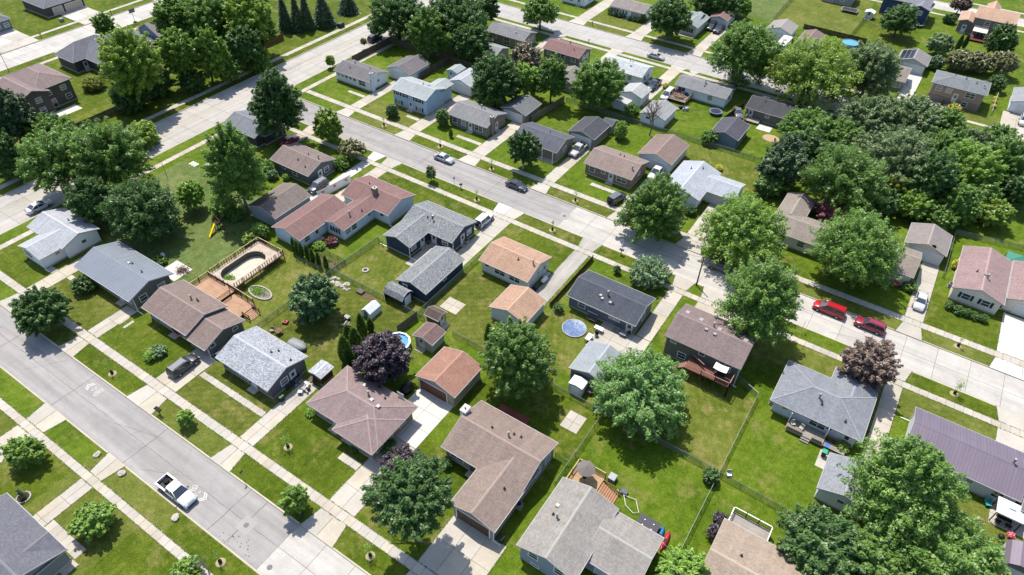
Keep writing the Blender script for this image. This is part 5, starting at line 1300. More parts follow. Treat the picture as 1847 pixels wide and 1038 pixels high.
# middle street trees
tree('big bright street tree right of centre, upper crown over the middle street', 'fresh', 6, 1620, 600, 290, 235, 2.0, dens=1.25, taper=0.2)
tree('dark green street tree under the big bright one, beside the split-level roof', 'maple', 10, 1745, 120, 265, 290, 2.0, dens=1.25, taper=0.2)
tree('airy green locust tree over the far sidewalk of the middle street', 'maple', 6, 1005, 465, 215, 232, 1.8, base=(-30.8, 101.0), taper=0.2, loose=True, dens=1.2)
shrub('large round blue-green bush beside the slate roof and middle street', 'blue', 6, 970, 905, 148, 118, dens=1.2)
tree('broad green tree covering the taupe roofs above the red cars', 'maple', 7, 700, 740, 300, 255, 1.8, dens=1.25, taper=0.15)
tree('slim birch with white stem before the dark roofed porch house', 'dark', 6, 95, 45, 105, 130, 1.4, loose=True, bark=plain((214, 210, 202), .9, .1))
shrub('rounded shrub at the corner of the white l-shaped house', 'dark', 6, 1252, 478, 46, 36)
tree('tiny bonsai-like pine in the front bed of the slate house', 'dark', 6, 742, 885, 26, 28, 0.3)
tree('dark full maple at the end of the middle street near the wide road', 'dark', 1, 145, 735, 165, 222, 2.2, dens=1.3, taper=0.3)
tree('small yellow-green tree in the verge at the end of the middle street', 'light', 1, 505, 870, 98, 108, 1.2, loose=True)
tree('low sprawling olive tree on the lawn beside the white concrete drive', 'olive', 5, 668, 50, 90, 62, 1.2, loose=True, dens=0.7)
shrub('round plum bush at the end of the white concrete drive', 'bronze', 5, 740, 45, 30, 26)
tree('small round street tree on the verge before the reddish roofed house', 'grey', 5, 1220, 215, 34, 52, 0.9)
shrub('ball shaped green bush on the lawn of the light blue house', 'dark', 1, 950, 772, 46, 50)
shrub('columnar evergreen at the corner of the tan brick house', 'thuja', 1, 1300, 815, 48, 66)
conifer('tiny dark cone evergreen on the lawn of the tan brick house', 1, 1358, 935, 16, 26, 'thuja', 'small_conifer', None, True)
tree('full dark tree between the white garages and the tan garage', 'dark', 1, 1660, 560, 160, 165, 1.3, dens=1.25)
# left block
tree('tall poplar-like tree behind the grey roofed dark house', 'maple', 4, 1630, 190, 180, 300, 1.6, dens=1.3, taper=0.25)
tree('small round light tree in the large left lawn', 'fresh', 4, 1320, 365, 92, 105, 0.9)
tree('dense dark tree over the swing yard shed', 'dark', 4, 985, 465, 255, 215, 0.9, dens=1.3)
tree('big leaning tree over the wide road, left part of the left group', 'maple', 4, 400, 130, 245, 205, 2.5, base=(-129.6, 48.0), dens=1.1, loose=True)
tree('big tree over the wide road, right part of the left group', 'maple', 4, 760, 110, 240, 240, 2.5, dens=1.15, loose=True)
tree('lower leafy tree beside the pale roofed house at the wide road', 'dark', 4, 640, 400, 150, 165, 1.4)
tree('dark tree mass at the left edge beyond the wide road', 'dark', 4, 50, 120, 120, 190, 1.5, base=(-148.5, 41.8))
shrub('bushy green shrub below the poplar-like tree', 'fresh', 4, 1540, 440, 95, 85)
shrub('low leafy shrub behind the swing set', 'maple', 4, 1640, 500, 60, 50)
shrub('yellow-green shrub at the corner of the empty pool deck', 'light', 4, 1740, 670, 62, 52)
shrub('green garden shrub behind the empty pool deck by the pale blue garage', 'fresh', 5, 30, 620, 60, 60)
shrub('dark spreading juniper in front of the blue-grey metal roof house', 'dark', 8, 585, 0, 90, 70)
for i, (cx, cy) in enumerate(((268, 745), (295, 765), (322, 780), (362, 800), (400, 822), (440, 845), (492, 868))):
    conifer('slim dark arborvitae in the hedge row beside the garden plot, %s from the pool deck' % ('first', 'second', 'third', 'fourth', 'fifth', 'sixth', 'last')[i], 5, cx, cy-15, 19, 52, 'thuja', 'arborvitae', 'arborvitae hedge row', True)
for i, (cx, cy, a, b, w) in enumerate(((625, 475, 58, 105, 'front left'), (700, 420, 55, 105, 'middle'), (740, 320, 42, 100, 'tallest rear'), (800, 300, 30, 50, 'small rear right'), (650, 380, 45, 85, 'rear left'), (660, 520, 40, 60, 'lowest front'))):
    conifer('%s arborvitae of the clump beside the purple-black maple' % w, 9, cx, cy, a, b, 'thuja', 'arborvitae', 'arborvitae clump', True)
conifer('narrow arborvitae at the left side of the full maple by the orange-brown garage', 9, 1620, 380, 38, 90, 'thuja', 'arborvitae', None, True)
# top left, west of the wide road
tree('tall cottonwood with twin trunks behind the dark grey house', 'light', 0, 915, 445, 178, 225, 3.0, base=(0, 935, 760), dens=1.2, loose=True)
tree('second tall cottonwood along the wide road, left of centre gap', 'fresh', 0, 1240, 380, 135, 190, 3.5, base=(0, 1290, 600), loose=True)
tree('third tall cottonwood along the wide road, with bare lower trunk', 'fresh', 0, 1480, 390, 120, 220, 4.0, base=(0, 1475, 575), loose=True)
tree('upper left cottonwood of the back group near the blue-grey gable', 'maple', 0, 1230, 120, 150, 130, 3.0, base=(0, 1260, 350), loose=True)
tree('central cottonwood of the back group at the top edge', 'maple', 0, 1480, 110, 170, 150, 3.0, base=(0, 1500, 380))
tree('right cottonwood of the back group at the top edge', 'light', 0, 1720, 130, 160, 170, 3.0, base=(0, 1700, 400))
tree('dark cottonwood standing lowest of the back group by the fence', 'dark', 0, 1690, 330, 130, 150, 2.5, base=(0, 1650, 500))
tree('dark leafy undergrowth tree at the foot of the twin trunk cottonwood', 'dark', 0, 900, 660, 130, 110, 0.8)
tree('neat round street tree beside the top left street', 'maple', 0, 718, 175, 68, 82, 1.2)
shrub('dusky purple shrub beside the neat round street tree', 'bronze', 0, 775, 228, 36, 36)
shrub('yellow-green clipped shrub bed behind the tall grey house', 'yellow', 0, 645, 580, 80, 52)
tree('dark conifer-like tree at the left edge beside the tall grey house', 'spruce', 0, 80, 800, 150, 230, 0.8, dens=1.1)
tree('leafy tree at the left below the tall grey house patio', 'maple', 0, 350, 935, 170, 120, 1.5)
tree('leafy tree on the wide road verge left of the dead twigs', 'maple', 0, 620, 975, 140, 90, 1.5, base=(-148.5, 57.5), loose=True)
tree('sparse tree leaning over the wide road at left', 'light', 0, 985, 945, 120, 100, 2.0, base=(0, 900, 900), loose=True, dens=0.55)
tree('low green understory tree along the wide road walk', 'fresh', 0, 1790, 420, 90, 90, 0.8, base=(-149.5, 103.0))
for i, (cx, cy, a, b, w) in enumerate(((200, 110, 56, 128, 'leftmost'), (285, 110, 56, 128, 'second'), (350, 100, 56, 126, 'third'), (470, 85, 88, 120, 'broadest, fourth'), (640, 25, 82, 85, 'rightmost'))):
    conifer('%s spruce in the row beyond the wide road, top' % w, 1, cx, cy, a, b, 'spruce', 'spruce_tree', 'spruce row beyond the wide road')
tree('big leafy tree at the top left edge of the spruce row', 'maple', 1, 40, 180, 90, 170, 2.0)
tree('sapling at the wide road kerb near the white corner house', 'light', 1, 520, 422, 31, 38, 0.6, base=(-129.9, 116.5))
tree('sapling at the wide road kerb beside the wooden fence', 'olive', 1, 752, 292, 22, 26, 0.6, base=(-129.9, 131.0))
tree('giant maple left of the top centre group', 'dark', 1, 985, 110, 190, 140, 3.0, dens=1.2)
tree('giant maple in the middle of the top centre group', 'maple', 1, 1190, 230, 125, 150, 2.0)
tree('giant maple right of the top centre group', 'dark', 1, 1385, 130, 215, 160, 3.0, dens=1.2)
tree('lower maple of the top centre group beside the shaded garage', 'dark', 1, 1490, 290, 130, 120, 1.5)
tree('dark tree at the top edge beside the back street', 'dark', 1, 1600, 60, 95, 110, 1.5)
tree('greyish half-dead tree behind the two storey grey house', 'dry', 2, 110, 405, 115, 100, 1.5, loose=True, dens=0.9)
tree('lone street tree with clear trunk on the back street', 'maple', 2, 212, 75, 122, 85, 4.5)
tree('leafy tree left of the wooden fence behind the tan garage', 'fresh', 2, 110, 560, 105, 110, 1.0)
tree('tall leafy tree at the end of the short wooden fence', 'maple', 2, 290, 540, 100, 165, 1.2)
tree('wide leafy tree next to the white garage between the streets', 'maple', 2, 605, 590, 170, 165, 1.0, dens=1.2)
tree('dark street maple before the pale gabled house across the back street', 'dark', 2, 1110, 125, 140, 130, 2.0, dens=1.2)
tree('huge full tree on the near side of the back street', 'maple', 2, 1625, 370, 225, 205, 2.8, dens=1.3, taper=0.1)
tree('dark treetops at the top edge behind the red-brown roofed garage', 'dark', 2, 1440, 15, 180, 75, 1.5, base=(-58.0, 214.0))
tree('small upright green tree by the far yards', 'fresh', 2, 1638, 60, 38, 58, 0.8)
shrub('shrub behind the near-black roofed garage', 'maple', 2, 842, 775, 58, 58)
shrub('tall hedge shrub beside the near-black roofed garage', 'fresh', 2, 770, 905, 48, 78)
shrub('small golden bush on the lawn by the dark blue pickup', 'gold', 2, 1078, 593, 24, 20)
shrub('shrubs beside the blue-grey garage in the trampoline yard', 'maple', 2, 1385, 955, 60, 55)
tree('great yellow-green tree right of the camper over the back street', 'light', 3, 365, 500, 285, 215, 2.4, dens=1.3)
tree('great blue-green tree beside the yellow-green one', 'grey', 3, 790, 490, 172, 185, 1.6, dens=1.3)
tree('round dark tree on the far green lawn with a clear shadow', 'dark', 3, 985, 145, 108, 100, 1.0)
tree('greyish spreading tree in the far yard beside the solar garage', 'grey', 3, 1262, 305, 95, 65, 1.4)
shrub('blue spruce-like bush beside the solar garage', 'blue', 3, 1240, 435, 52, 52)
tree('wide olive lilac mass behind the tan split-level house, left', 'olive', 3, 1400, 420, 85, 68, 0.4)
tree('wide olive lilac mass behind the tan split-level house, right', 'olive', 3, 1530, 430, 90, 68, 0.4)
tree('olive shrub tree at the far right yards', 'olive', 3, 1700, 440, 88, 80, 0.6)
tree('dark garden tree right of the awning deck', 'dark', 3, 1690, 290, 90, 110, 0.6)
shrub('rounded green bush right of the tan split-level house', 'dark', 3, 1655, 580, 62, 62)
tree('small bronze tree on the top right street verge', 'bronze', 3, 1415, 30, 66, 42, 0.8, base=(-1.0, 254.5))
shrub('dark bush left of the orange-tan roofed house', 'dark', 3, 1330, 130, 46, 34)
conifer('upright dark evergreen in the garden below the awning deck, left', 3, 1395, 310, 20, 52, 'spruce', 'small_conifer', 'upright evergreens in the far garden', True)
conifer('upright dark evergreen in the garden below the awning deck, right', 3, 1440, 300, 18, 46, 'spruce', 'small_conifer', 'upright evergreens in the far garden', True)
# woodland right
tree('bright green tree left of the woodland, beside the dark roofed house', 'maple', 3, 340, 900, 185, 130, 1.5)
tree('broad grey-green tree at the top of the woodland, left half', 'grey', 3, 760, 830, 200, 150, 3.0, loose=True, dens=1.25)
tree('broad grey-green tree at the top of the woodland, right half', 'grey', 3, 1050, 830, 200, 160, 3.0, loose=True, dens=1.25)
tree('dark green tree on the upper right shoulder of the woodland', 'maple', 3, 1310, 870, 120, 130, 2.0)
tree('leafy tree at the right end of the woodland near the driveway', 'maple', 3, 1660, 970, 130, 100, 1.5)
tree('dark dense evergreen-looking tree at the left edge of the woodland', 'spruce', 7, 190, 150, 150, 180, 0.3, dens=1.2)
tree('second dark dense tree behind the first at the woodland edge', 'dark', 7, 360, 60, 130, 150, 0.6, dens=1.2)
tree('olive cedar bush below the dark dense trees', 'thuja', 7, 85, 300, 105, 80, 0.3, dens=1.2)
tree('full round maple at the front left of the woodland', 'maple', 7, 610, 270, 255, 225, 1.5, dens=1.3)
tree('grey-green tree in the middle of the woodland', 'grey', 7, 990, 120, 210, 190, 3.0, dens=1.2)
tree('dark tree in the shaded middle of the woodland', 'dark', 7, 1190, 260, 160, 190, 1.5)
tree('bright leafy tree right of the middle of the woodland', 'fresh', 7, 1480, 190, 190, 170, 2.0, dens=1.2)
tree('leafy tree at the right edge of the woodland', 'maple', 7, 1700, 150, 160, 170, 2.0)
tree('green understory tree at the front of the woodland, left', 'fresh', 7, 1090, 440, 110, 100, 0.8)
tree('green understory tree at the front of the woodland, right', 'maple', 7, 1400, 420, 130, 140, 0.8)
tree('sparse shrubby tree by the bare branches at the right edge', 'light', 7, 1640, 490, 120, 100, 0.6, loose=True)
tree('dark red barberry-like tree between the taupe roofs', 'red', 7, 535, 480, 130, 68, 0.6)
shrub('blue-green shrub left of the dark red tree', 'blue', 7, 385, 445, 55, 50)
for i, (k, cx, cy, h, s_, lb) in enumerate(((7, 1650, 440, 6, .7, 'leafless grey tree at the right edge before the white house end'), (7, 1800, 470, 5.5, .7, 'second leafless grey tree at the right edge'), (0, 690, 880, 3.0, .8, 'dead grey twiggy tree on the wide road verge, left of two'), (0, 890, 800, 3.2, .8, 'dead grey twiggy tree against the long fence, right of two'))):
    x, y = T(k, cx, cy); bare(lb, x, y, h, 9, s_)
x, y = T(2, 965, 940); bare('dead conifer skeleton in front of the grey roofed garage', x, y, 9.5, 22, 1.1, 'dead_conifer', None, plain((150, 126, 108), .95, .2))
x, y = T(12, 1440, 1038); bare('bare silvery shrub beside the front sidewalk at the bottom', x, y+.2, 4.2, 12, .75, 'bare_shrub', None, plain((176, 168, 156), .95, .15), 'shrub')
for k, cx, cy, a, b, ty, lb in ((7, 850, 420, 120, 110, 'dark', 'shaded understory tree left of the yellow machine in the woodland'), (7, 1260, 520, 110, 90, 'maple', 'low tree behind the cream garage at the woodland front'), (7, 800, 90, 150, 150, 'grey', 'tree filling the woodland between the round maple and grey-green crowns'),
    (3, 560, 960, 160, 120, 'maple', 'leafy tree at the upper left of the woodland'), (3, 1160, 1000, 150, 120, 'maple', 'leafy tree at the upper centre of the woodland'), (3, 1450, 1000, 140, 110, 'grey', 'grey-green tree at the upper right of the woodland'), (7, 1330, 60, 150, 150, 'maple', 'tree behind the shaded middle of the woodland'),
    (7, 1800, 330, 110, 130, 'dark', 'dark tree at the far right edge of the woodland'), (7, 1560, 380, 110, 120, 'maple', 'leafy tree between the woodland and the bare branches'), (7, 470, 130, 120, 130, 'dark', 'dark tree between the two dark dense trees and the round maple'), (7, 980, 330, 110, 110, 'yellow', 'yellowish tree in the middle of the woodland'),
    (0, 1080, 560, 110, 100, 'dark', 'dark undergrowth tree between the first two cottonwoods'), (0, 1330, 560, 90, 70, 'dark', 'low dark tree under the second cottonwood'), (0, 1580, 470, 90, 90, 'maple', 'low tree under the third cottonwood'), (0, 1380, 250, 120, 120, 'maple', 'tree filling the middle of the cottonwood group'), (0, 1600, 230, 120, 120, 'dark', 'dark tree filling the right of the cottonwood group')):
    tree(lb, ty, k, cx, cy, a, b, 0.6)
# foundation bushes
for i, cx in enumerate((1325, 1390, 1448, 1500, 1565)):
    shrub('clipped green bush along the cream house, %s from the left' % ('first', 'second', 'third', 'fourth', 'fifth')[i], 'dark', 11, cx, (150, 185, 200, 220, 240)[i], (30, 42, 30, 40, 34)[i], 32, group='bush row before the cream house')
for i, cx in enumerate((695, 730, 760, 790, 830, 862, 890, 922)):
    shrub('clipped dark bush before the white ranch with grey-brown roof, %s' % ('tall left end', 'second', 'third', 'fourth', 'fifth', 'sixth', 'seventh', 'large right end')[i], 'dark', 2, cx, (75, 100, 108, 114, 128, 135, 142, 128)[i], (22, 16, 16, 16, 16, 16, 17, 26)[i], (26, 16, 16, 16, 16, 16, 17, 32)[i], group='bush row before the white ranch')
for k, cx, cy, a, b, ty, lb in ((13, 1325, 255, 45, 45, 'dark', 'low green bush under the porch eave of the brown l-shaped house'), (15, 590, 140, 52, 42, 'light', 'lime green bush by the rear ramp of the grey hip roofed house'),
    (9, 385, 890, 42, 22, 'fresh', 'oval bed of green plants at the pinkish house corner'), (5, 530, 690, 45, 35, 'red', 'reddish flowering bush beside the pale blue sunroom'), (5, 440, 720, 45, 30, 'fresh', 'green garden bush before the pale blue sunroom'),
    (6, 1450, 180, 28, 24, 'gold', 'small yellow-green bush behind the white l-shaped house'), (7, 1055, 1000, 55, 42, 'maple', 'round bush at the front of the taupe roofed house by the silver sedan'), (7, 950, 975, 32, 26, 'flower', 'magenta flowering bush in the shade beside the taupe roofed house'),
    (7, 1375, 850, 28, 60, 'gold', 'strip of yellow lilies beside the chain fence right of the cream garage'), (3, 1365, 745, 45, 16, 'gold', 'yellow-green low bush before the tan split-level house'), (8, 1090, 470, 62, 45, 'blue', 'silvery garden plants in the bed before the brown roofed house'),
    (8, 1040, 500, 45, 40, 'fresh', 'green garden plants in the front bed of the brown roofed house'), (13, 920, 140, 70, 50, 'dark', 'dark bush strip along the wall beside the pinkish house driveway'), (13, 690, 160, 35, 30, 'dark', 'bush in the shade under the pinkish hip roof corner'),
    (12, 20, 520, 42, 45, 'fresh', 'leafy bush at the left edge by the dark blue roofed house corner'), (10, 335, 165, 38, 38, 'dark', 'dark bush between the brown wooden fence and round pool'), (4, 1100, 830, 52, 36, 'maple', 'shrub between the metal roof and the white slab'),
    (15, 1540, 655, 22, 20, 'flower', 'red flower pot at the left corner of the white canopy'), (15, 1755, 760, 25, 24, 'flower', 'red flower pot at the right corner of the white canopy'), (5, 620, 40, 50, 30, 'maple', 'low green shrubs on the lawn edge by the white drive'),
    (5, 60, 180, 70, 60, 'maple', 'dense shrub at the left end of the brown roofed grey house'), (5, 120, 230, 40, 36, 'blue', 'greyish shrub below the left end of the brown roofed grey house'), (5, 215, 245, 28, 26, 'fresh', 'small shrub before the brown garage'),
    (5, 590, 150, 70, 40, 'maple', 'leafy shrub bed in front of the brown roofed grey house'), (2, 945, 130, 0.1, 0.1, 'dark', '')):
    if lb: shrub(lb, ty, k, cx, cy, a, b)
for i in range(4):
    shrub('yellow-green border plant along the white post fence, %s from the front' % ('first', 'second', 'third', 'last')[i], 'gold', 3, (1638, 1645, 1652, 1662)[i], (735, 705, 680, 655)[i], 16, 13, group='border plants beside the tan split-level house')

# ragged grass that creeps over the edges of walks and drives
rs = np.random.RandomState(5); PP = []
for x0, y0, x1, y1, nx, ny in EDGES:
    L = math.hypot(x1-x0, y1-y0); n = int(L*(16 if abs(y0) < 110 and x0 > -135 else 8))
    t = rs.uniform(0, 1, n); w = np.clip(rs.normal(-0.03, 0.035, n), -0.1, 0.07)
    PP.append(np.stack([x0+(x1-x0)*t-nx*w, y0+(y1-y0)*t-ny*w, rs.uniform(0.026, 0.05, n)], 1))
PP = np.concatenate(PP); U, V = basis(rs, np.array([0, 0, 1.0])+rs.normal(size=PP.shape)*0.3); s_ = rs.uniform(0.5, 1.5, (len(PP), 1))*0.06
o = inst('edge_grass', quads_mesh('edge_grass', PP, U*s_, V*s_, leaf('edge', (72, 98, 28), (128, 142, 64), 0.2, 0.5)), None); o['kind'] = 'stuff'; o['label'] = 'ragged grass creeping over the edges of walks and driveways'; o['category'] = 'grass'
# ------------------------------------------------------------------ fences, decks, pools and small things
def chain_fence(label, pts, h=1.15, step=2.5, mat=None, name='chain_link_fence'):
    o = (pts[0][0], pts[0][1], 0); r = thing(name, label, 'fence', o); PM = mat or GALV
    rail = MB(o); me = MB(o); u = 0.0
    seen = []
    for (xa, ya), (xb, yb) in zip(pts[:-1], pts[1:]):
        L = math.hypot(xb-xa, yb-ya); n = max(1, round(L/step))
        rail.tube([(xa, ya, h), (xb, yb, h)], [0.028, 0.028], 5)
        me.poly([(xa, ya, 0.04), (xb, yb, 0.04), (xb, yb, h-0.02), (xa, ya, h-0.02)], [(u, 0), (u+L, 0), (u+L, h), (u, h)]); u += L
        for i in range(n+1):
            p = (xa+(xb-xa)*i/n, ya+(yb-ya)*i/n)
            if any(abs(p[0]-q[0])+abs(p[1]-q[1]) < 0.1 for q in seen): continue
            seen.append(p); MB(o).tube([(p[0], p[1], -0.05), (p[0], p[1], h+0.05)], [0.04, 0.04], 6).build('post', PM, r)
    rail.build('top_rail', PM, r); me.build('mesh_panel', chain(), r)
    return r
chain_fence('chain link fence beside the umbrella deck, running back from the taupe roofed house', [(-20.45, 43.9), (-20.45, 57.5)])
chain_fence('long chain link fence down the lawn to the round bush, right of the umbrella deck', [(-3.1, 43.5), (-3.1, 73.1), (-6.7, 74.7)])
chain_fence('chain link fence across the back yards behind the silver maple, to the bottom right', [(-20.2, 57.7), (-3.35, 57.5)])
chain_fence('chain link fence from the round bush toward the small white garage', [(-2.85, 57.3), (8.3, 56.9)])
chain_fence('short chain link gate fence between brown and taupe roofed houses', [(-22.6, 47.6), (-20.7, 47.5)])
chain_fence('short chain link fence closing the yard behind the taupe roofed garage wing', [(-5.2, 43.85), (-3.35, 43.55)])
chain_fence('chain link fence below the round pool yard', [(-41.4, 57.8), (-20.75, 57.55)])
chain_fence('chain link fence around the navy house lawn with fire pit', [(-71.7, 68.45), (-73.3, 69.1), (-73.9, 57.85), (-62.2, 57.85)], 1.2)
chain_fence('chain link fence behind the barn shaped shed', [(-57.9, 57.85), (-53.4, 57.8)])
chain_fence('chain link fence right of the navy garage', [(-55.0, 58.1), (-55.0, 75.6), (-53.0, 75.8)])
chain_fence('chain link fence below the square lawn slab toward the full maple', [(-47.6, 57.75), (-41.7, 57.75)])
chain_fence('thin chain link fence beside the speckled roof house back yard', [(-74.3, 40.9), (-73.9, 57.6)], 1.0)
chain_fence('chain link fence behind the gardens north of the middle street, left stretch', [(-71.9, 135.7), (-62.9, 135.7)])
chain_fence('chain link fence behind the gardens north of the middle street, centre stretch', [(-62.7, 135.6), (-45.6, 135.6)])
chain_fence('chain link fence behind the white l-shaped house yard', [(-45.3, 135.7), (-20.0, 136.3)])
chain_fence('chain link fence right of the cream garage', [(15.5, 118.0), (15.4, 133.0), (29.0, 135.5)])
chain_fence('dark wire fence between the two far green lawns, left', [(-46.3, 216.5), (-46.6, 241)], 1.4, 3.2, BLACK)
chain_fence('dark wire fence between the two far green lawns, right', [(-23.9, 216), (-23.2, 240)], 1.4, 3.2, BLACK)
chain_fence('white post fence right of the tan split-level house', [(15.6, 189.5), (15.8, 201)], 1.2, 2.2, WHITE)
chain_fence('garden wire fence around the vegetable plot by the arborvitae row', [(-81.5, 56.6), (-74.3, 57.6), (-73.8, 61.0), (-79.5, 61.0)], 1.0, 1.8, BLACK, 'garden_fence')

def wood_fence(label, pts, h=1.8, col=(150, 134, 114), bw=0.14, mat=None, name='wooden_fence'):
    o = (pts[0][0], pts[0][1], 0); r = thing(name, label, 'fence', o); m = mat or wood(col); bd = MB(o); rl = MB(o); rs = random.Random(int(abs(pts[0][0]*10))); seen = []
    for (xa, ya), (xb, yb) in zip(pts[:-1], pts[1:]):
        d = Vector((xb-xa, yb-ya, 0)); L = d.length; d.normalize(); nn = Vector((-d.y, d.x, 0)); k = int(L/bw)
        for i in range(k):
            c0 = Vector((xa, ya, 0))+d*(i*L/k+0.008); c1 = Vector((xa, ya, 0))+d*((i+1)*L/k-0.008); hh = h+rs.uniform(-0.03, 0.03); w = nn*0.012
            bd.prism([(q.x, q.y) for q in (c0-w, c1-w, c1+w, c0+w)], 0.03, hh)
        for zz in (0.35, h*0.85):
            c0 = Vector((xa, ya, 0))+nn*0.05; c1 = Vector((xb, yb, 0))+nn*0.05; w = nn*0.03
            rl.prism([(q.x, q.y) for q in (c0-w, c1-w, c1+w, c0+w)], zz, zz+0.09)
        n = max(1, round(L/2.4))
        for i in range(n+1):
            p = Vector((xa, ya, 0))+d*(L*i/n)+nn*0.11
            if any((p-q).length < 0.25 for q in seen): continue
            seen.append(p); MB(o).box(p.x-0.05, p.x+0.05, p.y-0.05, p.y+0.05, -0.05, h+0.05).build('post', m, r)
    bd.build('boards', m, r, False, 'stuff'); rl.build('rail', m, r); return r
wood_fence('tall weathered wooden fence round the corner yard of the white ranch', [(-128.6, 121.5), (-128.5, 136.5), (-117.0, 136.2), (-108.2, 136.4), (-108.1, 124)], 1.8, (128, 112, 94))
wood_fence('tan wooden fence beside the tan garage with dark grey roof', [(-73.3, 122.2), (-72.2, 135.2)], 1.7, (166, 150, 126))
wood_fence('short grey wooden fence near the white greenhouse', [(-55.2, 53.4), (-54.7, 57.6)], 1.7, (146, 134, 116))
wood_fence('long dark wooden fence along the wide road behind the tall grey house', [(-154.1, 58.5), (-154.0, 84)], 1.8, (112, 98, 88))
wood_fence('reddish wooden fence piece under the cottonwoods', [(-154, 108), (-153.9, 121)], 1.8, (156, 104, 72))
wf = wood_fence('bright white privacy fence with hanging flower baskets along the driveway', [(-91.6, 72.2), (-90.55, 80.2)], 1.85, mat=WHITE, name='white_fence')
wood_fence('black board fence between the far lawns and the small pool', [(-37.0, 215.2), (-19.2, 215.0), (-19.3, 208.3)], 1.5, mat=BLACK)
wood_fence('brown board fence left of the slate house', [(-38.2, 72.2), (-38.1, 87.0)], 1.1, (120, 84, 60))
wood_fence('low wooden fence left of the trampoline yard by the near-black roof', [(-37.0, 146.2), (-35.2, 158.5)], 1.4, (98, 78, 62))
wood_fence('wooden yard fence behind the full dark tree and white garages', [(-108, 136.7), (-90.5, 136.9)], 1.6, (120, 104, 88))
for i, f in enumerate((0.15, 0.5, 0.85)):
    x, y = -91.75+1.05*f, 72.2+8*f; o = thing('flower_basket', 'hanging flower basket on the white privacy fence, %s from the left' % ('first', 'second', 'third')[i], 'flower basket', (x+0.32, y, 1.05), 0, 'baskets on the white fence')
    MB().lathe([(0.08, 0), (0.18, 0.12), (0.2, 0.2)], 0, 0, 10).build('pot', BLACK, o); MB().box(-0.28, 0.0, -0.02, 0.02, 0.16, 0.2).build('bracket', BLACK, o)
    rs = np.random.RandomState(50+i); P = rs.normal(size=(160, 3))*[.14, .14, .08]+[0, 0, .27]; U, V = basis(rs, rs.normal(size=(160, 3))); inst('blossoms', quads_mesh('blossoms', P, U*.06, V*.06, LEAF['flower']), o)

def planks(o, x0, x1, y0, y1, z, along='x', bw=0.15, th=0.04, hole=None):
    m = MB(o); n = int(((y1-y0) if along == 'x' else (x1-x0))/bw); rs = random.Random(3)
    for i in range(n):
        a = (y0 if along == 'x' else x0)+i*bw+0.006; b = a+bw-0.014
        segs = [(x0, x1) if along == 'x' else (y0, y1)]
        if hole:                                            # oval opening (cx, cy, straight half-length along y, radius)
            cx, cy, hl, rr = hole; c = (a+b)/2
            if along == 'x':
                dy = abs(c-cy); w = None
                if dy < hl: w = rr
                elif dy < hl+rr: w = math.sqrt(rr*rr-(dy-hl)**2)
                if w: segs = [(x0, cx-w), (cx+w, x1)]
        for s0, s1 in segs:
            zz = z+rs.uniform(-0.003, 0.003)
            if along == 'x': m.box(s0, s1, a, b, zz-th, zz)
            else: m.box(a, b, s0, s1, zz-th, zz)
    return m
def railing(o, parent, pts, z, mat, h=0.95, gap=0.16, bmat=None, closed=False, bal=0.02):
    for (xa, ya), (xb, yb) in zip(pts[:-1], pts[1:]):
        m = MB(o); d = Vector((xb-xa, yb-ya, 0)); L = d.length; d.normalize(); nn = Vector((-d.y, d.x, 0)); w = nn*0.06
        a, b = Vector((xa, ya, 0)), Vector((xb, yb, 0))
        m.prism([(q.x, q.y) for q in (a-w, b-w, b+w, a+w)], z+h-0.04, z+h); m.build('handrail', mat, parent)
        m = MB(o); k = max(2, int(L/gap))
        for i in range(1, k):
            c = a+d*(L*i/k); m.box(c.x-bal, c.x+bal, c.y-bal, c.y+bal, z+0.08, z+h-0.04)
        w2 = nn*0.02; m.prism([(q.x, q.y) for q in (a-w2, b-w2, b+w2, a+w2)], z+0.06, z+0.12); m.build('balusters', bmat or mat, parent, False, 'stuff')
        n = max(1, round(L/1.8))
        for i in range(n+1):
            c = a+d*(L*i/n); MB(o).box(c.x-0.055, c.x+0.055, c.y-0.055, c.y+0.055, 0, z+h+0.03).build('railing_post', bmat or mat, parent)
# empty pool with raised deck, lower deck and stairs
WD = wood((232, 212, 190)); WDD = wood((140, 88, 58)); WDT = wood((216, 172, 138)); RAILT = wood((216, 198, 176))
o = (-86.7, 50.4, 0); r = thing('pool_deck', 'raised bleached wooden deck round an empty oval pool', 'deck', o)
PX, PY, PH, PR = -86.85, 49.7, 2.05, 2.15
planks(o, -89.9, -83.5, 45.0, 55.8, 1.25, 'x', hole=(PX, PY, PH, PR+0.03)).build('planks', WD, r, False, 'stuff')
m = MB(o)
for xa, xb, ya, yb in ((-89.9, -83.5, 45.0, 45.06), (-89.9, -83.5, 55.74, 55.8), (-89.9, -89.84, 45.07, 55.73), (-83.56, -83.5, 45.07, 55.73)): m.box(xa, xb, ya, yb, 1.0, 1.2)
m.build('rim_joist', WDD, r)
railing(o, r, [(-83.55, 45.1), (-83.55, 55.75), (-89.85, 55.75), (-89.85, 45.1)], 1.25, RAILT, 0.95, 0.5, WDD, bal=0.045)
o2 = (PX, PY, 0); r2 = thing('empty_pool', 'oval empty pool with dark liner wall and dry weedy bottom', 'pool', o2)
m = MB(o2); K = 40
def oval(k, e=0.0):
    t = 2*math.pi*k/K; s = math.sin(t); return (PX+math.cos(t)*(PR+e), PY+s*(PR+e)+(PH if s >= 0 else -PH))
for k in range(K):
    a, b = oval(k), oval(k+1); m.poly([(*b, 0.05), (*a, 0.05), (*a, 1.2), (*b, 1.2)]); a2, b2 = oval(k, .02), oval(k+1, .02); m.poly([(*a2, 0.0), (*b2, 0.0), (*b2, 1.2), (*a2, 1.2)]); m.poly([(*a, 1.2), (*a2, 1.2), (*b2, 1.2), (*b, 1.2)])
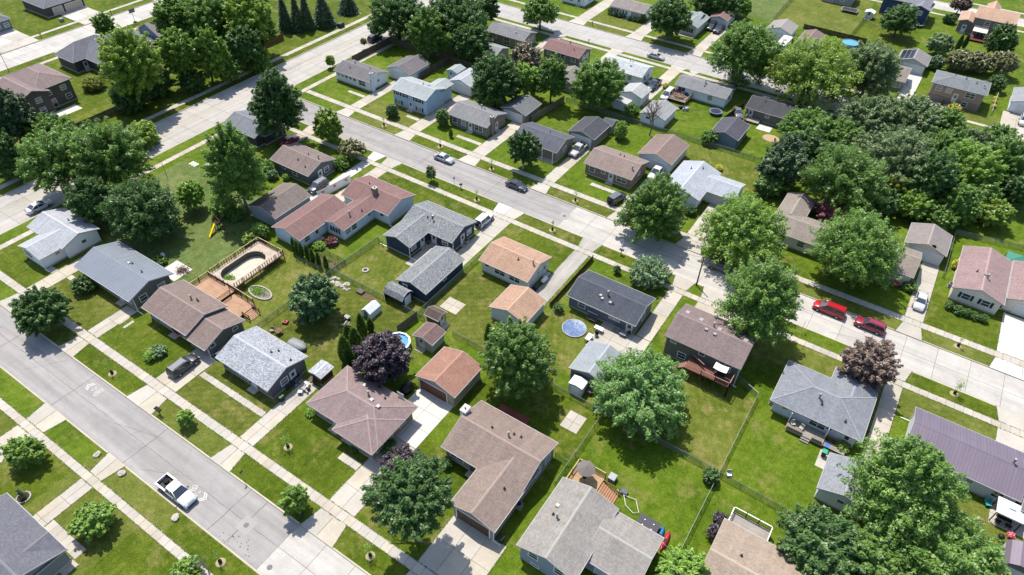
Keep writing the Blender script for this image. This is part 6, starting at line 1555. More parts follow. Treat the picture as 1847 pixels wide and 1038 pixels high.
m.build('liner_wall', plain((108, 106, 94), .8, .3, 3), r2)
m = MB(o2); m.poly([(*oval(k), 0.06) for k in range(K)]); m.build('pool_bottom', plain((238, 226, 202), .95, .25, 1.6), r2)
rs = np.random.RandomState(9); P = np.stack([rs.normal(PX-.6, .5, 500), rs.normal(46.6, .45, 500), rs.uniform(.08, .35, 500)], 1)-np.array(o2); U, V = basis(rs, rs.normal(size=(500, 3))); inst('weeds', quads_mesh('weeds', P, U*.12, V*.1, LEAF['fresh']), r2)
o = (-85, 43.0, 0); r = thing('rear_deck', 'reddish wooden deck and stairs between brown roofed house and pool deck', 'deck', o)
planks(o, -90.1, -83.3, 40.85, 44.9, 0.9, 'y').build('planks', WDT, r, False, 'stuff')
planks(o, -83.2, -78.2, 40.95, 44.6, 0.55, 'y').build('lower_planks', WDT, r, False, 'stuff')
m = MB(o).box(-90.1, -83.3, 44.84, 44.9, 0.6, 0.85); m.box(-83.2, -78.2, 44.54, 44.6, 0.25, 0.5); m.box(-78.26, -78.2, 41, 44.53, 0.25, 0.5); m.build('rim_joist', WDD, r)
railing(o, r, [(-90.05, 41.0), (-90.05, 44.85), (-86.0, 44.85)], 0.9, RAILT, 0.95, 0.2, WDD); railing(o, r, [(-85.0, 44.85), (-78.5, 44.55)], 0.75, RAILT, 1.1, 0.2, WDD); railing(o, r, [(-83.25, 41.3), (-83.25, 43.8)], 0.9, WDD, 0.95, 0.2)
for i in range(6): MB(o).box(-78.1+i*0.28, -77.84+i*0.28, 42.0, 43.8, 0.42-i*0.075, 0.48-i*0.075).build('stair_tread', WDT, r)
railing(o, r, [(-78.2, 43.9), (-76.6, 43.9)], 0.3, WDD, 0.9, 0.25); railing(o, r, [(-78.2, 41.9), (-76.6, 41.9)], 0.3, WDD, 0.9, 0.25)
o = thing('planter_bed', 'oval stone edged planting bed beside the wooden stairs', 'garden bed', (-80.3, 47.3, 0))
m = MB()
for k in range(24):
    t0, t1 = 2*math.pi*k/24, 2*math.pi*(k+0.9)/24
    q = [((2.3+e)*math.cos(t), (1.1+e)*math.sin(t)) for e, t in ((0, t0), (.22, t0), (.22, t1), (0, t1))]; MB().prism(q, -.02, .25).build('edging_stone', ROCK, o)
m.poly([(2.3*math.cos(k*.2618), 1.1*math.sin(k*.2618), .08) for k in range(24)]); m.build('soil', plain((150, 144, 132), .95, .3, 4), o)
rs = np.random.RandomState(19); P = rs.normal(size=(700, 3))*[.7, .4, .12]+[-.6, 0, .3]; U, V = basis(rs, rs.normal(size=(700, 3))); inst('plants', quads_mesh('plants', P, U*.1, V*.08, LEAF['fresh']), o)
# rear deck of the brown split-level house
o = (-10.5, 72, 0); r = thing('raised_deck', 'raised brown deck with stairs behind the split-level house', 'deck', o)
planks(o, -14.0, -7.1, 70.6, 73.15, 2.2, 'x').build('planks', wood((150, 104, 88)), r, False, 'stuff')
for x in (-13.9, -10.6, -7.2): MB(o).box(x-.07, x+.07, 70.65, 70.79, 0, 2.15).build('support_post', wood((120, 82, 70)), r)
railing(o, r, [(-11.4, 70.62), (-7.12, 70.62), (-7.12, 73.0)], 2.2, wood((188, 150, 136)), .95, .2, wood((120, 82, 70))); railing(o, r, [(-13.95, 73.0), (-11.5, 71.9)], 2.2, wood((188, 150, 136)), .95, .25, wood((120, 82, 70)))
for s_y in (70.72, 71.98): MB(o).tube([(-14.0, s_y, 2.1), (-16.2, s_y, 0.05)], [.07, .07], 4).build('stringer', wood((120, 82, 70)), r)
for i in range(7): MB(o).box(-14.3-i*.27, -14.03-i*.27, 70.7, 72.0, 1.95-i*.28, 2.0-i*.28).build('stair_tread', wood((172, 132, 114)), r)
o = thing('canopy_swing', 'white canopy swing seat on the raised brown deck', 'swing seat', (-9.1, 71.9, 2.205))
m = MB()
for i in range(6):
    a, b = -1+i/3, -1+(i+1)/3; za, zb = 1.75+.12*a*a, 1.75+.12*b*b; m.poly([(a, -.65, za), (b, -.65, zb), (b, .65, zb), (a, .65, za)])
    m.poly([(a, .65, za-.02), (b, .65, zb-.02), (b, -.65, zb-.02), (a, -.65, za-.02)])
m.build('canopy', WHITE, o); MB().box(-.85, .85, -.2, .3, .4, .5).build('seat', BLACK, o)
for s in (-1, 1): MB().tube([(s*.95, -.5, 0), (s*.95, 0, 1.8), (s*.95, .5, 0)], [.03, .03, .03], 5).build('frame', BLACK, o)
# umbrella deck
o = (-16, 46.5, 0); r = thing('umbrella_deck', 'small new wooden deck with stairs behind the taupe roofed house', 'deck', o)
NW = wood((222, 184, 136)); planks(o, -19.3, -15.3, 44.0, 48.2, 1.0, 'x').build('planks', NW, r, False, 'stuff')
railing(o, r, [(-19.25, 44.2), (-19.25, 48.15), (-15.3, 48.15)], 1.0, wood((236, 212, 150)), .95, .2, wood((150, 110, 72)))
MB(o).box(-19.3, -15.3, 48.15, 48.2, .7, .95).build('rim_joist', NW, r)
for i in range(8): MB(o).box(-15.2+i*.3, -14.93+i*.3, 45.5, 47.4, 0, .92-i*.11).build('stair_tread', wood((214, 158, 122)), r)
railing(o, r, [(-15.2, 47.5), (-12.9, 47.5)], .35, wood((150, 110, 72)), .9, .25)
o = thing('patio_umbrella', 'taupe patio umbrella open over the small new deck', 'umbrella', (-17.6, 46.6, 1.0)); m = MB()
for k in range(8):
    t0, t1 = k*math.pi/4, (k+1)*math.pi/4; m.poly([(0, 0, 2.55), (1.3*math.cos(t0), 1.3*math.sin(t0), 2.05), (1.3*math.cos(t1), 1.3*math.sin(t1), 2.05)])
m.build('canopy', plain((136, 128, 121), .85, .06), o)
for k in range(8):
    t0 = k*math.pi/4; MB().tube([(0, 0, 2.5), (1.3*math.cos(t0), 1.3*math.sin(t0), 2.03)], [.015, .015], 4).build('rib', BLACK, o)
MB().tube([(0, 0, 0), (0, 0, 2.55)], [.03, .03], 6).build('pole', BLACK, o); MB().lathe([(.28, 0), (.25, .1)], 0, 0, 12).build('base', BLACK, o)
def deckbox(label, x, y, w, d, h, mat, name='storage_box', lid=None):
    o = thing(name, label, 'storage box', (x, y, 0)); MB().box(-w/2, w/2, -d/2, d/2, 0, h).build('body', mat, o); MB().box(-w/2-.03, w/2+.03, -d/2-.03, d/2+.03, h+.001, h+.07).build('lid', lid or mat, o); return o
deckbox('pale grey utility box at the foot of the umbrella deck railing', -14.6, 48.9, .9, 1.0, .75, plain((190, 192, 192), .6, .05))
deckbox('small dark grey box in the little wire pen', -12.4, 48.0, .8, .6, .4, plain((110, 116, 124), .7))
o = thing('wire_pen', 'small irregular pen of white edging on the lawn by the deck stairs', 'pen', (-11.5, 47, 0))
pn = [T(14, *q)+(.25,) for q in ((740, 450), (790, 490), (870, 520), (890, 610), (850, 612), (800, 560), (785, 480))]; m = MB((-11.5, 47, 0))
m.tube(pn, [.035]*len(pn), 5)
m.build('edging', WHITE, o)
for p in pn: MB((-11.5, 47, 0)).tube([(p[0], p[1], -.02), (p[0], p[1], .27)], [.03, .03], 5).build('stake', WHITE, o)
o = thing('hot_tub', 'charcoal covered hot tub behind the taupe roofed garage wing', 'hot tub', (-7.8, 45.2, 0)); MB().box(-1.3, 1.3, -.95, .95, 0, .85).build('tub', plain((70, 66, 70), .7), o); MB().box(-1.35, 1.35, -1.0, 1.0, .852, .97).build('cover', plain((86, 84, 90), .7, .05), o)
for x in (-.6, .6):
    for y in (-.4, .4): MB().lathe([(.09, .97), (.07, 1.02)], x, y, 10).build('knob', WHITE, o)
def kayak(label, x, y, col, rz):
    o = thing('kayak', label, 'kayak', (x, y, 0.0), rz); m = MB(); prof = []
    for i in range(9):
        t = i/8*2-1; w = .36*(1-t*t)**.6+.01; prof.append([(t*1.5, -w, .32), (t*1.5, -w*.6, .08+.1*abs(t)), (t*1.5, 0, .02+.14*t*t), (t*1.5, w*.6, .08+.1*abs(t)), (t*1.5, w, .32), (t*1.5, 0, .40)])
    for r_ in prof: m.v += r_
    for i in range(8):
        for k in range(6): m.f.append((i*6+k, i*6+(k+1) % 6, i*6+6+(k+1) % 6, i*6+6+k)); m.uv.append(None)
    m.build('hull', plain(col, .4, .04), o, True); MB().lathe([(.2, .395), (.2, .41)], 0, 0, 14, 1.6, 1).build('cockpit', BLACK, o)
kayak('blue kayak lying beside the charcoal hot tub', -6.05, 45.0, (44, 130, 200), math.pi/2); kayak('red kayak lying outermost beside the hot tub', -5.2, 44.8, (206, 44, 60), math.pi/2)
# small white railed deck bottom right
o = (2.7, 51.5, 0); r = thing('white_railed_deck', 'small weathered deck with white top rail behind the tan roofed house', 'deck', o)
planks(o, .4, 5.2, 49.9, 52.9, 1.0, 'x').build('planks', wood((196, 186, 176)), r, False, 'stuff'); railing(o, r, [(.35, 50.0), (.35, 52.95), (5.2, 52.95), (5.2, 50.4)], 1.0, WHITE, .95, .14, wood((90, 76, 70)))
# rear deck of the grey hip roofed house
o = (4.5, 70.5, 0); r = thing('rear_deck', 'grey weathered rear deck with benches behind the grey hip roofed house', 'deck', o); GW = wood((186, 176, 164))
planks(o, 2.0, 7.2, 69.7, 71.9, .6, 'x').build('planks', GW, r, False, 'stuff'); MB(o).box(2.0, 7.2, 69.66, 69.7, .3, .55).build('rim_joist', GW, r)
for xa, xb in ((2.1, 4.2), (5.6, 6.9)): MB(o).box(xa, xb, 69.72, 70.15, .601, 1.05).build('bench', wood((164, 152, 138)), r)
MB(o).box(4.3, 5.5, 69.1, 69.64, 0, .2).build('step', GW, r); MB(o).box(4.3, 5.5, 69.38, 69.64, .201, .4).build('upper_step', GW, r)
for x, y in ((2.05, 71.0), (7.1, 71.2)): MB(o).box(x-.06, x+.06, y-.06, y+.06, 0, 2.55).build('porch_post', WHITE, r)
railing(o, r, [(7.3, 71.4), (9.2, 71.2)], .3, wood((150, 130, 112)), .85, .18); planks(o, 7.3, 10.2, 69.9, 71.0, .3, 'y').build('ramp_planks', GW, r, False, 'stuff')
def chair(label, x, y, z, rz, mat, group=None):
    o = thing('patio_chair', label, 'chair', (x, y, z), rz, group); MB().box(-.28, .28, -.28, .28, .38, .44).build('seat', mat, o); MB().box(-.28, .28, .22, .28, .441, .95).build('backrest', mat, o)
    for a in (-.24, .24):
        for b in (-.24, .24): MB().box(a-.025, a+.025, b-.025, b+.025, 0, .379).build('leg', mat, o)
chair('cream patio chair on the grey weathered deck, left', 2.7, 70.7, .6, .6, plain((214, 206, 192), .7)); chair('cream patio chair on the grey weathered deck, right', 3.9, 70.6, .6, -.3, plain((206, 198, 184), .7))
def table(label, x, y, z, w, d, h, mat, leg=None, rz=0.0):
    o = thing('patio_table', label, 'table', (x, y, z), rz); MB().box(-w/2, w/2, -d/2, d/2, h-.05, h).build('table_top', mat, o)
    for a in (-1, 1):
        for b in (-1, 1): MB().box(a*(w/2-.08)-.03, a*(w/2-.08)+.03, b*(d/2-.08)-.03, b*(d/2-.08)+.03, 0, h-.051).build('leg', leg or BLACK, o)
# slate house patio
table('white table at the patio edge by the round pool, upper', -28.9, 71.9, .026, 1.5, .75, .72, WHITE); table('white table behind the pale grey garage roof, lower', -29.3, 69.3, .026, .8, 1.5, .72, WHITE)
chair('black patio chair between the two white tables', -28.6, 70.6, .026, .4, BLACK)
for i, x in enumerate((-26.9, -26.2)): chair('grey patio chair against the slate house wall, %s' % ('left', 'right')[i], x, 73.3, .026, 0, plain((150, 152, 156), .6))
table('low grey glass table beside the slate house back door', -25.2, 73.2, .026, 1.1, .8, .55, plain((160, 170, 178), .3))
o = thing('kettle_grill', 'dark blue covered grill beside the slate house back door', 'grill', (-24.4, 73.6, .026)); MB().lathe([(.22, .55), (.34, .7), (.36, .85), (.25, 1.05), (.05, 1.12)], 0, 0, 14).build('bowl', plain((34, 38, 66), .5), o, True)
for k in range(3): t = k*2.1; MB().tube([(.3*math.cos(t), .3*math.sin(t), 0), (.12*math.cos(t), .12*math.sin(t), .6)], [.02, .02], 5).build('leg', BLACK, o)
o = thing('swing_bench', 'wooden garden swing bench behind the slate house', 'swing bench', (-30.9, 73.2, 0)); 
for s in (-.9, .9): MB().tube([(s, -.5, 0), (s, 0, 1.9), (s, .5, 0)], [.05, .05, .05], 5).build('frame', wood((130, 130, 134)), o)
MB().tube([(-.95, 0, 1.9), (.95, 0, 1.9)], [.05, .05], 6).build('crossbar', wood((130, 130, 134)), o); MB().box(-.7, .7, -.25, .25, .45, .52).build('seat', wood((120, 116, 112)), o); MB().box(-.7, .7, .22, .28, .521, 1.0).build('backrest', wood((120, 116, 112)), o)
for s in (-.65, .65): MB().tube([(s, 0, .5), (s, 0, 1.9)], [.012, .012], 4).build('chain', BLACK, o)
# round covered pool and other pools
def lathe_o(o, prof, n, mat, name, smooth=False, sx=1, sy=1, cap=True): return MB().lathe(prof, 0, 0, n, sx, sy, cap).build(name, mat, o, smooth)
o = thing('round_pool', 'round in-ground ring with sagging blue tarp in the lawn behind the slate house', 'pool', (-32.4, 70.1, 0))
m = MB(); n = 36; rs = random.Random(4); prev = None
for j, (rr_, zz) in enumerate(((0.01, -.06), (.7, .05), (1.3, .1), (1.75, .2), (1.9, .24))):
    ring = [(rr_*math.cos(2*math.pi*k/n), rr_*math.sin(2*math.pi*k/n), .12+zz*.5+rs.uniform(-.015, .015)) for k in range(n)]; b = len(m.v); m.v += ring
    if prev is not None:
        for k in range(n): m.f.append((prev+k, prev+(k+1) % n, b+(k+1) % n, b+k)); m.uv.append(None)
    prev = b
s = N('blue_tarp'); p = s.pos(); f_ = s.noise(p, 1.3, 5, .65)
TARP = s.pr(s.mix(s.rng(f_, .52, .75, 0, .6), lin((106, 136, 182)), lin((196, 206, 214))), .35, 0, .45, s.bump(s.noise(p, 2.5, 4), .4, .08)); m.build('tarp', TARP, o, True)
lathe_o(o, [(1.86, 0), (2.0, 0), (2.02, .2), (1.9, .25)], 36, plain((206, 200, 190), .8, .1), 'pool_wall', cap=False)
o = thing('above_ground_pool', 'octagonal above-ground pool with clear blue water beside the purple-black maple', 'pool', (-53.3, 51.1, 0))
m = MB(); q1 = [(1.85*math.cos(k*math.pi/6), 1.85*math.sin(k*math.pi/6)) for k in range(12)]; q2 = [(a*1.06, b*1.06) for a, b in q1]
for k in range(12):
    j = (k+1) % 12; m.poly([(*q2[k], 0), (*q2[j], 0), (*q2[j], 1.2), (*q2[k], 1.2)]); m.poly([(*q1[j], .3), (*q1[k], .3), (*q1[k], 1.2), (*q1[j], 1.2)])
m.build('pool_wall', plain((160, 206, 226), .5, .05), o); m = MB()
for k in range(12):
    j = (k+1) % 12; e1, e2 = .97, 1.12; m.poly([(q1[k][0]*e1, q1[k][1]*e1, 1.21), (q1[k][0]*e2, q1[k][1]*e2, 1.21), (q1[j][0]*e2, q1[j][1]*e2, 1.21), (q1[j][0]*e1, q1[j][1]*e1, 1.21)])
m.build('rim', WHITE, o); m = MB(); m.poly([(a, b, .95) for a, b in q1]); m.build('water', bluewater(), o)
x, y = T(3, 635, 318); o = thing('above_ground_pool', 'round turquoise above-ground pool inside the far black fence', 'pool', (x, y, 0)); lathe_o(o, [(2.3, 0), (2.3, 1.0), (2.15, 1.02), (2.15, .85)], 28, plain((150, 206, 222), .5), 'pool_wall', cap=False); m = MB(); m.poly([(2.14*math.cos(k*.3142), 2.14*math.sin(k*.3142), .9) for k in range(20)]); m.build('water', bluewater(), o)
def trampoline(label, x, y, r_, mat, pad_):
    o = thing('trampoline', label, 'trampoline', (x, y, 0)); m = MB(); m.poly([(r_*.86*math.cos(k*.2618), r_*.86*math.sin(k*.2618), .78) for k in range(24)]); m.build('mat', mat, o)
    m = MB()
    for k in range(24):
        t, u = k*.2618, (k+1)*.2618; m.poly([(r_*.85*math.cos(t), r_*.85*math.sin(t), .8), (r_*1.05*math.cos(t), r_*1.05*math.sin(t), .8), (r_*1.05*math.cos(u), r_*1.05*math.sin(u), .8), (r_*.85*math.cos(u), r_*.85*math.sin(u), .8)])
    m.build('pad', pad_, o)
    for k in range(6): t = k*math.pi/3; MB().tube([(r_*math.cos(t), r_*math.sin(t), 0), (r_*math.cos(t), r_*math.sin(t), .79)], [.03, .03], 5).build('leg', GALV, o)
trampoline('round trampoline with pale blue pad behind the white ranch', -39.6, 151.0, 1.45, plain((36, 40, 58), .7), plain((112, 140, 196), .6)); x, y = T(3, 1100, 182); trampoline('grey trampoline behind the dark blue house', x, y, 1.8, plain((62, 70, 82), .6), plain((140, 160, 170), .6))
x, y = T(3, 632, 85); o = thing('trampoline', 'rectangular dark trampoline behind the grey top edge house', 'trampoline', (x, y, 0)); MB().box(-2.2, 2.2, -1.3, 1.3, .75, .8).build('mat', plain((44, 46, 52), .7), o)
m = MB()
for a, b, c, d in ((-2.4, 2.4, -1.5, -1.301), (-2.4, 2.4, 1.301, 1.5), (-2.4, -2.201, -1.3, 1.3), (2.201, 2.4, -1.3, 1.3)): m.box(a, b, c, d, .76, .82)
m.build('pad', plain((170, 172, 172), .6), o)
for a in (-2.3, 2.3):
    for b in (-1.4, 1.4): MB().box(a-.04, a+.04, b-.04, b+.04, 0, .759).build('leg', GALV, o)
o = thing('fire_pit', 'round white stone fire pit on the navy house lawn', 'fire pit', (-69.7, 61.6, 0))
for k in range(14):
    t0, t1 = 2*math.pi*k/14, 2*math.pi*(k+.88)/14; MB().prism([(e*math.cos(t), e*math.sin(t)) for e, t in ((.36, t0), (.62, t0), (.62, t1), (.36, t1))], -.02, .2).build('stone', ROCK, o)
lathe_o(o, [(.35, 0), (.34, .06)], 14, BLACK, 'ash')
# swing set with yellow slide
o0 = (-99.0, 54.3, 0); o = thing('swing_set', 'wooden swing set frame with yellow slide on the pale lawn', 'swing set', o0); WB = wood((92, 70, 52))
MB(o0).tube([(-101.6, 55.6, 2.2), (-96.2, 54.4, 2.2)], [.07, .07], 6).build('top_beam', WB, o)
for x, y in ((-101.6, 55.6), (-96.2, 54.4)):
    MB(o0).tube([(x-.2, y-1.1, 0), (x, y, 2.25), (x+.2, y+1.1, 0)], [.06, .06, .06], 5).build('a_frame', WB, o); MB(o0).tube([(x-.1, y-.6, 1.0), (x+.1, y+.6, 1.0)], [.045, .045], 5).build('brace', WB, o)
MB(o0).box(-100.9, -99.9, 54.6, 55.8, 1.3, 1.4).build('platform', WB, o)
for a in (-100.85, -99.95):
    for b in (54.65, 55.75): MB(o0).box(a-.05, a+.05, b-.05, b+.05, 0, 2.0).build('platform_post', WB, o)
m = MB(o0)
for s in (-.27, .27): m.poly([(-100.4+s, 54.55, 1.55), (-100.4+s, 54.55, 1.3), (-99.4+s, 52.2, .05), (-99.4+s, 52.2, .35)])
m.poly([(-100.67, 54.55, 1.36), (-100.13, 54.55, 1.36), (-99.13, 52.2, .12), (-99.67, 52.2, .12)]); m.build('slide', plain((238, 214, 40), .4, .03, k=.75), o)
for x in (-98.6, -97.4):
    y = 55.6-1.2*(x+101.6)/5.4
    for s in (-.2, .2): MB(o0).tube([(x+s, y, .5), (x+s, y, 2.2)], [.012, .012], 4).build('swing_chain', BLACK, o)
    MB(o0).box(x-.22, x+.22, y-.1, y+.1, .46, .5).build('swing_seat', BLACK, o)
x, y = T(4, 1130, 790); o = thing('garden_statue', 'small white garden ornament on the pale lawn', 'ornament', (x, y, 0)); MB().box(-.4, .4, -.2, .2, 0, .3).build('base', WHITE, o); MB().tube([(-.3, 0, .3), (.2, .1, .55), (.4, 0, .5)], [.16, .14, .06], 6).build('figure', WHITE, o)
x, y = T(4, 1265, 890, .2); rs = np.random.RandomState(77); P = rs.normal(size=(300, 3))*[.7, .5, .1]+[0, 0, .15]; U, V = basis(rs, rs.normal(size=(300, 3))); tag(inst('brush_pile', quads_mesh('brush_pile', P, U*.28, V*.06, LEAF['bronze']), None, (x, y, .02)), 'heap of dry brown branches on the white slab', 'brush pile')
# greenhouse, boxes, rocks
o0 = (-61.6, 54.2, 0); o = thing('greenhouse', 'small white translucent greenhouse tent near the rock pile', 'greenhouse', o0); m = MB(o0); x0, x1, y0, y1 = -62.6, -60.7, 53.0, 55.6; xm = (x0+x1)/2
PL = plain((226, 230, 232), .35, .05, k=.74)
pf = [(x0, 0), (x0, 1.3), (xm, 2.0), (x1, 1.3), (x1, 0)]
for (a, za), (b, zb) in zip(pf[:-1], pf[1:]): m.poly([(a, y0, za), (b, y0, zb), (b, y1, zb), (a, y1, za)][::-1])
m.poly([(a, y0+.01, z) for a, z in pf]); m.poly([(a, y1-.01, z) for a, z in pf][::-1]); m.build('cover', PL, o); MB(o0).box(xm-.4, xm+.4, y0-.03, y0, .05, 1.5).build('door_flap', plain((120, 136, 130), .5), o)
for yy in (y0, (y0+y1)/2, y1): MB(o0).tube([(a*1.0, yy, z+.02) for a, z in pf], [.03]*5, 5).build('hoop', WHITE, o)
o = thing('rock_pile', 'long heap of pale rocks along the chain fence by the dark round tree', 'rocks', (-71.2, 56.6, 0)); rs = random.Random(8)
def rock_mesh(seed):
    r = random.Random(seed); m = MB(); m.lathe([(.6, -.1), (1.0, .25), (.85, .6), (.4, .85)], 0, 0, 8); m.v = [(a*r.uniform(.8, 1.2), b*r.uniform(.8, 1.2), c*r.uniform(.85, 1.15)) for a, b, c in m.v]; return m.mesh('rock', ROCK)
RK = [rock_mesh(i) for i in range(5)]
for k in range(34): s = rs.uniform(.18, .34); inst('rock', RK[k % 5], o, (rs.uniform(-2.6, 2.6), rs.uniform(-.75, .75), 0), rs.uniform(0, 6), (s*1.3, s, s))
def boulder(label, x, y, s): tag(inst('boulder', RK[int(abs(x)) % 5], None, (x, y, 0.0), x, (s*1.25, s, s*.9)), label, 'boulder')
boulder('pale boulder on the verge by the small front street apron, left', -73.8, 13.4, .45); boulder('pale boulder on the verge right of the small apron', -68.5, 13.5, .48); boulder('cream boulder on the verge beside the white pickup nose', -57.4, 13.4, .48)
deckbox('grey cold frame lid box in the dirt patch by the chain fence', -66.6, 57.0, 1.2, .9, .3, plain((110, 106, 98), .8)); 
o = MB((0, 0, 0)); m.v = m.v
m = MB(); m.poly([(-66.0, 56.3, .012), (-63.6, 56.2, .012), (-63.5, 57.4, .012), (-65.9, 57.5, .012)]); tag(m.build('dirt_patch', SOIL), 'bare brown dirt patch by the chain fence near the greenhouse', 'dirt patch')
m = MB(); m.poly([(-80.6, 57.9, .012), (-74.4, 58.3, .012), (-74.2, 60.8, .012), (-79.6, 60.8, .012)]); tag(m.build('garden_plot', SOIL), 'bare soil vegetable plot behind the arborvitae row', 'garden plot')
rs = np.random.RandomState(33); P = np.stack([rs.uniform(-80, -74.6, 1500), rs.uniform(58.2, 60.6, 1500), rs.uniform(.05, .45, 1500)], 1); P = P[(np.sin(P[:, 0]*3)+np.sin(P[:, 1]*4)) > .2]; U, V = basis(rs, rs.normal(size=P.shape)); o = inst('vegetable_plants', quads_mesh('vegetable_plants', P-np.array([-77.3, 59.4, 0]), U*.1, V*.08, LEAF['fresh']), None, (-77.3, 59.4, .0)); tag(o, 'green vegetables growing in the soil plot', 'plants'); o['kind'] = 'stuff'
x, y = T(9, 640, 245); o = thing('wheelbarrow', 'grey wheelbarrow in the yard beside the dense dark tree', 'wheelbarrow', (x, y, 0)); m = MB(); m.prism([(-.45, -.3), (.5, -.38), (.5, .38), (-.45, .3)], .35, .62); m.build('tray', plain((168, 176, 178), .5), o)
for s in (-.25, .25): MB().tube([(.4, s*.6, .2), (-.9, s, .5)], [.025, .025], 5).build('handle', wood((150, 120, 90)), o); MB().tube([(-.25, s, 0), (-.2, s, .36)], [.025, .025], 5).build('leg', BLACK, o)
t = MB().lathe([(.1, -.05), (.2, -.05), (.2, .05), (.1, .05)], 0, 0, 12); t.v = [(a+.55, c, b+.2) for a, b, c in t.v]; t.build('wheel', RUBBER, o)
x, y = T(9, 640, 290); rs = random.Random(21); o = thing('scrap_heap', 'small heap of pale scrap boards beside the wheelbarrow', 'scrap heap', (x, y, 0))
for k in range(8): a = rs.uniform(0, 3); m = MB(); m.box(-.6, .6, -.07, .07, .02+k*.05, .06+k*.05); b = m.build('board', ROCK if k % 2 else wood((150, 130, 110)), o); b.rotation_euler[2] = a; b.location = (rs.uniform(-.4, .4), rs.uniform(-.3, .3), 0)
x, y = T(9, 215, 275); o = thing('lawn_mower', 'red and black lawn mower in the back yard of the speckled roof house', 'lawn mower', (x, y, 0), .3); MB().box(-.45, .3, -.3, .3, .12, .4).build('deck', plain((196, 60, 52), .5), o); MB().lathe([(.16, .4), (.14, .55)], -.1, 0, 12).build('engine', BLACK, o)
for a in (-.38, .25):
    for b in (-.33, .33): t = MB().lathe([(.05, -.04), (.13, -.04), (.13, .04), (.05, .04)], 0, 0, 10); t.v = [(a+p_, b+r_, q_+.13) for p_, q_, r_ in t.v]; t.build('wheel', RUBBER, o)
for s in (-.22, .22): MB().tube([(.3, s, .3), (1.0, s, .95)], [.018, .018], 5).build('handle', BLACK, o)
x, y = T(9, 168, 345); table('small brown patio table near the speckled roof house corner', x, y, 0.003, 1.0, 1.0, .7, wood((140, 104, 84))); x, y = T(9, 150, 330); chair('pale garden chair beside the small brown patio table', x-.5, y-.4, 0.003, .5, plain((200, 190, 184), .7))
# covered boat-like shell, junk piles
x, y = T(9, 298, 440); o = thing('covered_boat', 'small grey tarped boat behind the speckled roof house', 'boat', (x, y, 0), .1); m = MB(); pr = []
for i in range(9):
    t = i/8*2-1; w = .95*(1-max(0, t)**2.2)**.7+.02; pr.append([(t*1.7, -w, .1), (t*1.7, -w, .55), (t*1.7, 0, .95-.15*t*t), (t*1.7, w, .55), (t*1.7, w, .1)])
for q in pr: m.v += q
for i in range(8):
    for k in range(5): m.f.append((i*5+k, i*5+(k+1) % 5, i*5+5+(k+1) % 5, i*5+5+k)); m.uv.append(None)
m.f.append((0, 1, 2, 3, 4)); m.uv.append(None); m.build('tarp', plain((166, 170, 172), .6, .08), o, True); MB().box(-1.6, 1.2, -.5, .5, -.01, .1).build('cradle', BLACK, o)
def heap(label, x, y, n, sx, sy, cols, seed, name='junk_heap', hmax=.8):
    o = thing(name, label, 'heap', (x, y, 0.0)); r = random.Random(seed)
    for k in range(n):
        a, b, c = r.uniform(.15, .55), r.uniform(.12, .4), r.uniform(.15, hmax); m = MB(); m.prism([(-a, -b*.8), (a*.9, -b), (a, b*.7), (-a*.8, b)], 0, c)
        q = m.build('item', plain(cols[k % len(cols)], .6, .12), o); q.location = (r.uniform(-sx, sx), r.uniform(-sy, sy), .004); q.rotation_euler[2] = r.uniform(0, 3)
JC = ((230, 230, 226), (60, 60, 62), (180, 176, 170), (120, 100, 84), (90, 100, 112), (214, 206, 190))
x, y = T(9, 375, 715); heap('clutter of white and black household junk beside the little wooden shed', x, y, 20, 1.0, 1.7, JC, 1)
x, y = T(9, 225, 700); heap('bins and clutter along the wall of the speckled roof house', x+.5, y+.4, 12, .4, 1.5, ((60, 66, 92), (52, 54, 58), (110, 112, 118), (40, 44, 50)), 2)
x, y = T(2, 1170, 690); o = (x, y, 0); r = thing('cluttered_deck', 'weathered deck heaped with boards and junk behind the white ranch', 'deck', o); planks(o, x-3.0, x+2.6, y-2.4, y+3.0, .8, 'x').build('planks', wood((170, 150, 128)), r, False, 'stuff'); railing(o, r, [(x+2.55, y-2.3), (x+2.55, y+2.4)], .8, wood((190, 168, 140)), .9, .2); railing(o, r, [(x-2.95, y-2.3), (x-2.95, y+2.4)], .8, wood((200, 176, 146)), .9, .2)
for a in (-2.8, 2.4):
    for b in (-2.2, 2.8): MB(o).box(x+a-.07, x+a+.07, y+b-.07, y+b+.07, 0, .76).build('support_post', wood((150, 130, 110)), r)
rs = random.Random(6)
for k in range(14): q = MB().box(-1.2, 1.2, -.08, .08, 0, .05).build('loose_board', wood((178, 156, 130)) if k % 3 else wood((110, 90, 76)), r); q.location = (rs.uniform(-1.6, 1.0), rs.uniform(-1.8, .8), .81+k*.05); q.rotation_euler[2] = rs.uniform(-.4, .4)
for k, c in enumerate(((214, 60, 110), (196, 50, 70), (220, 206, 190), (60, 90, 130))): q = MB().lathe([(.35, 0), (.4, .3), (.25, .6)], 0, 0, 10).build('tub', plain(c, .6), r); q.location = (-1.6+k*.9, 1.6, .805)
x, y = T(2, 1200, 760); heap('row of junk on the lawn beside the cluttered deck', x, y, 14, 1.2, 1.4, JC, 4)
x, y = T(2, 1680, 840); o = (x, y, 0); r = thing('rear_deck', 'pale wooden deck with stairs behind the near-black roofed house', 'deck', o); planks(o, x-1.6, x+1.8, y-1.5, y+4.0, .5, 'y').build('planks', wood((196, 182, 164)), r, False, 'stuff'); MB(o).box(x-1.5, x+1.7, y-1.4, y+3.9, -.02, .455).build('deck_base', wood((130, 116, 100)), r); railing(o, r, [(x-1.55, y-1.4), (x-1.55, y+3.9)], .5, wood((206, 190, 170)), .9, .2)
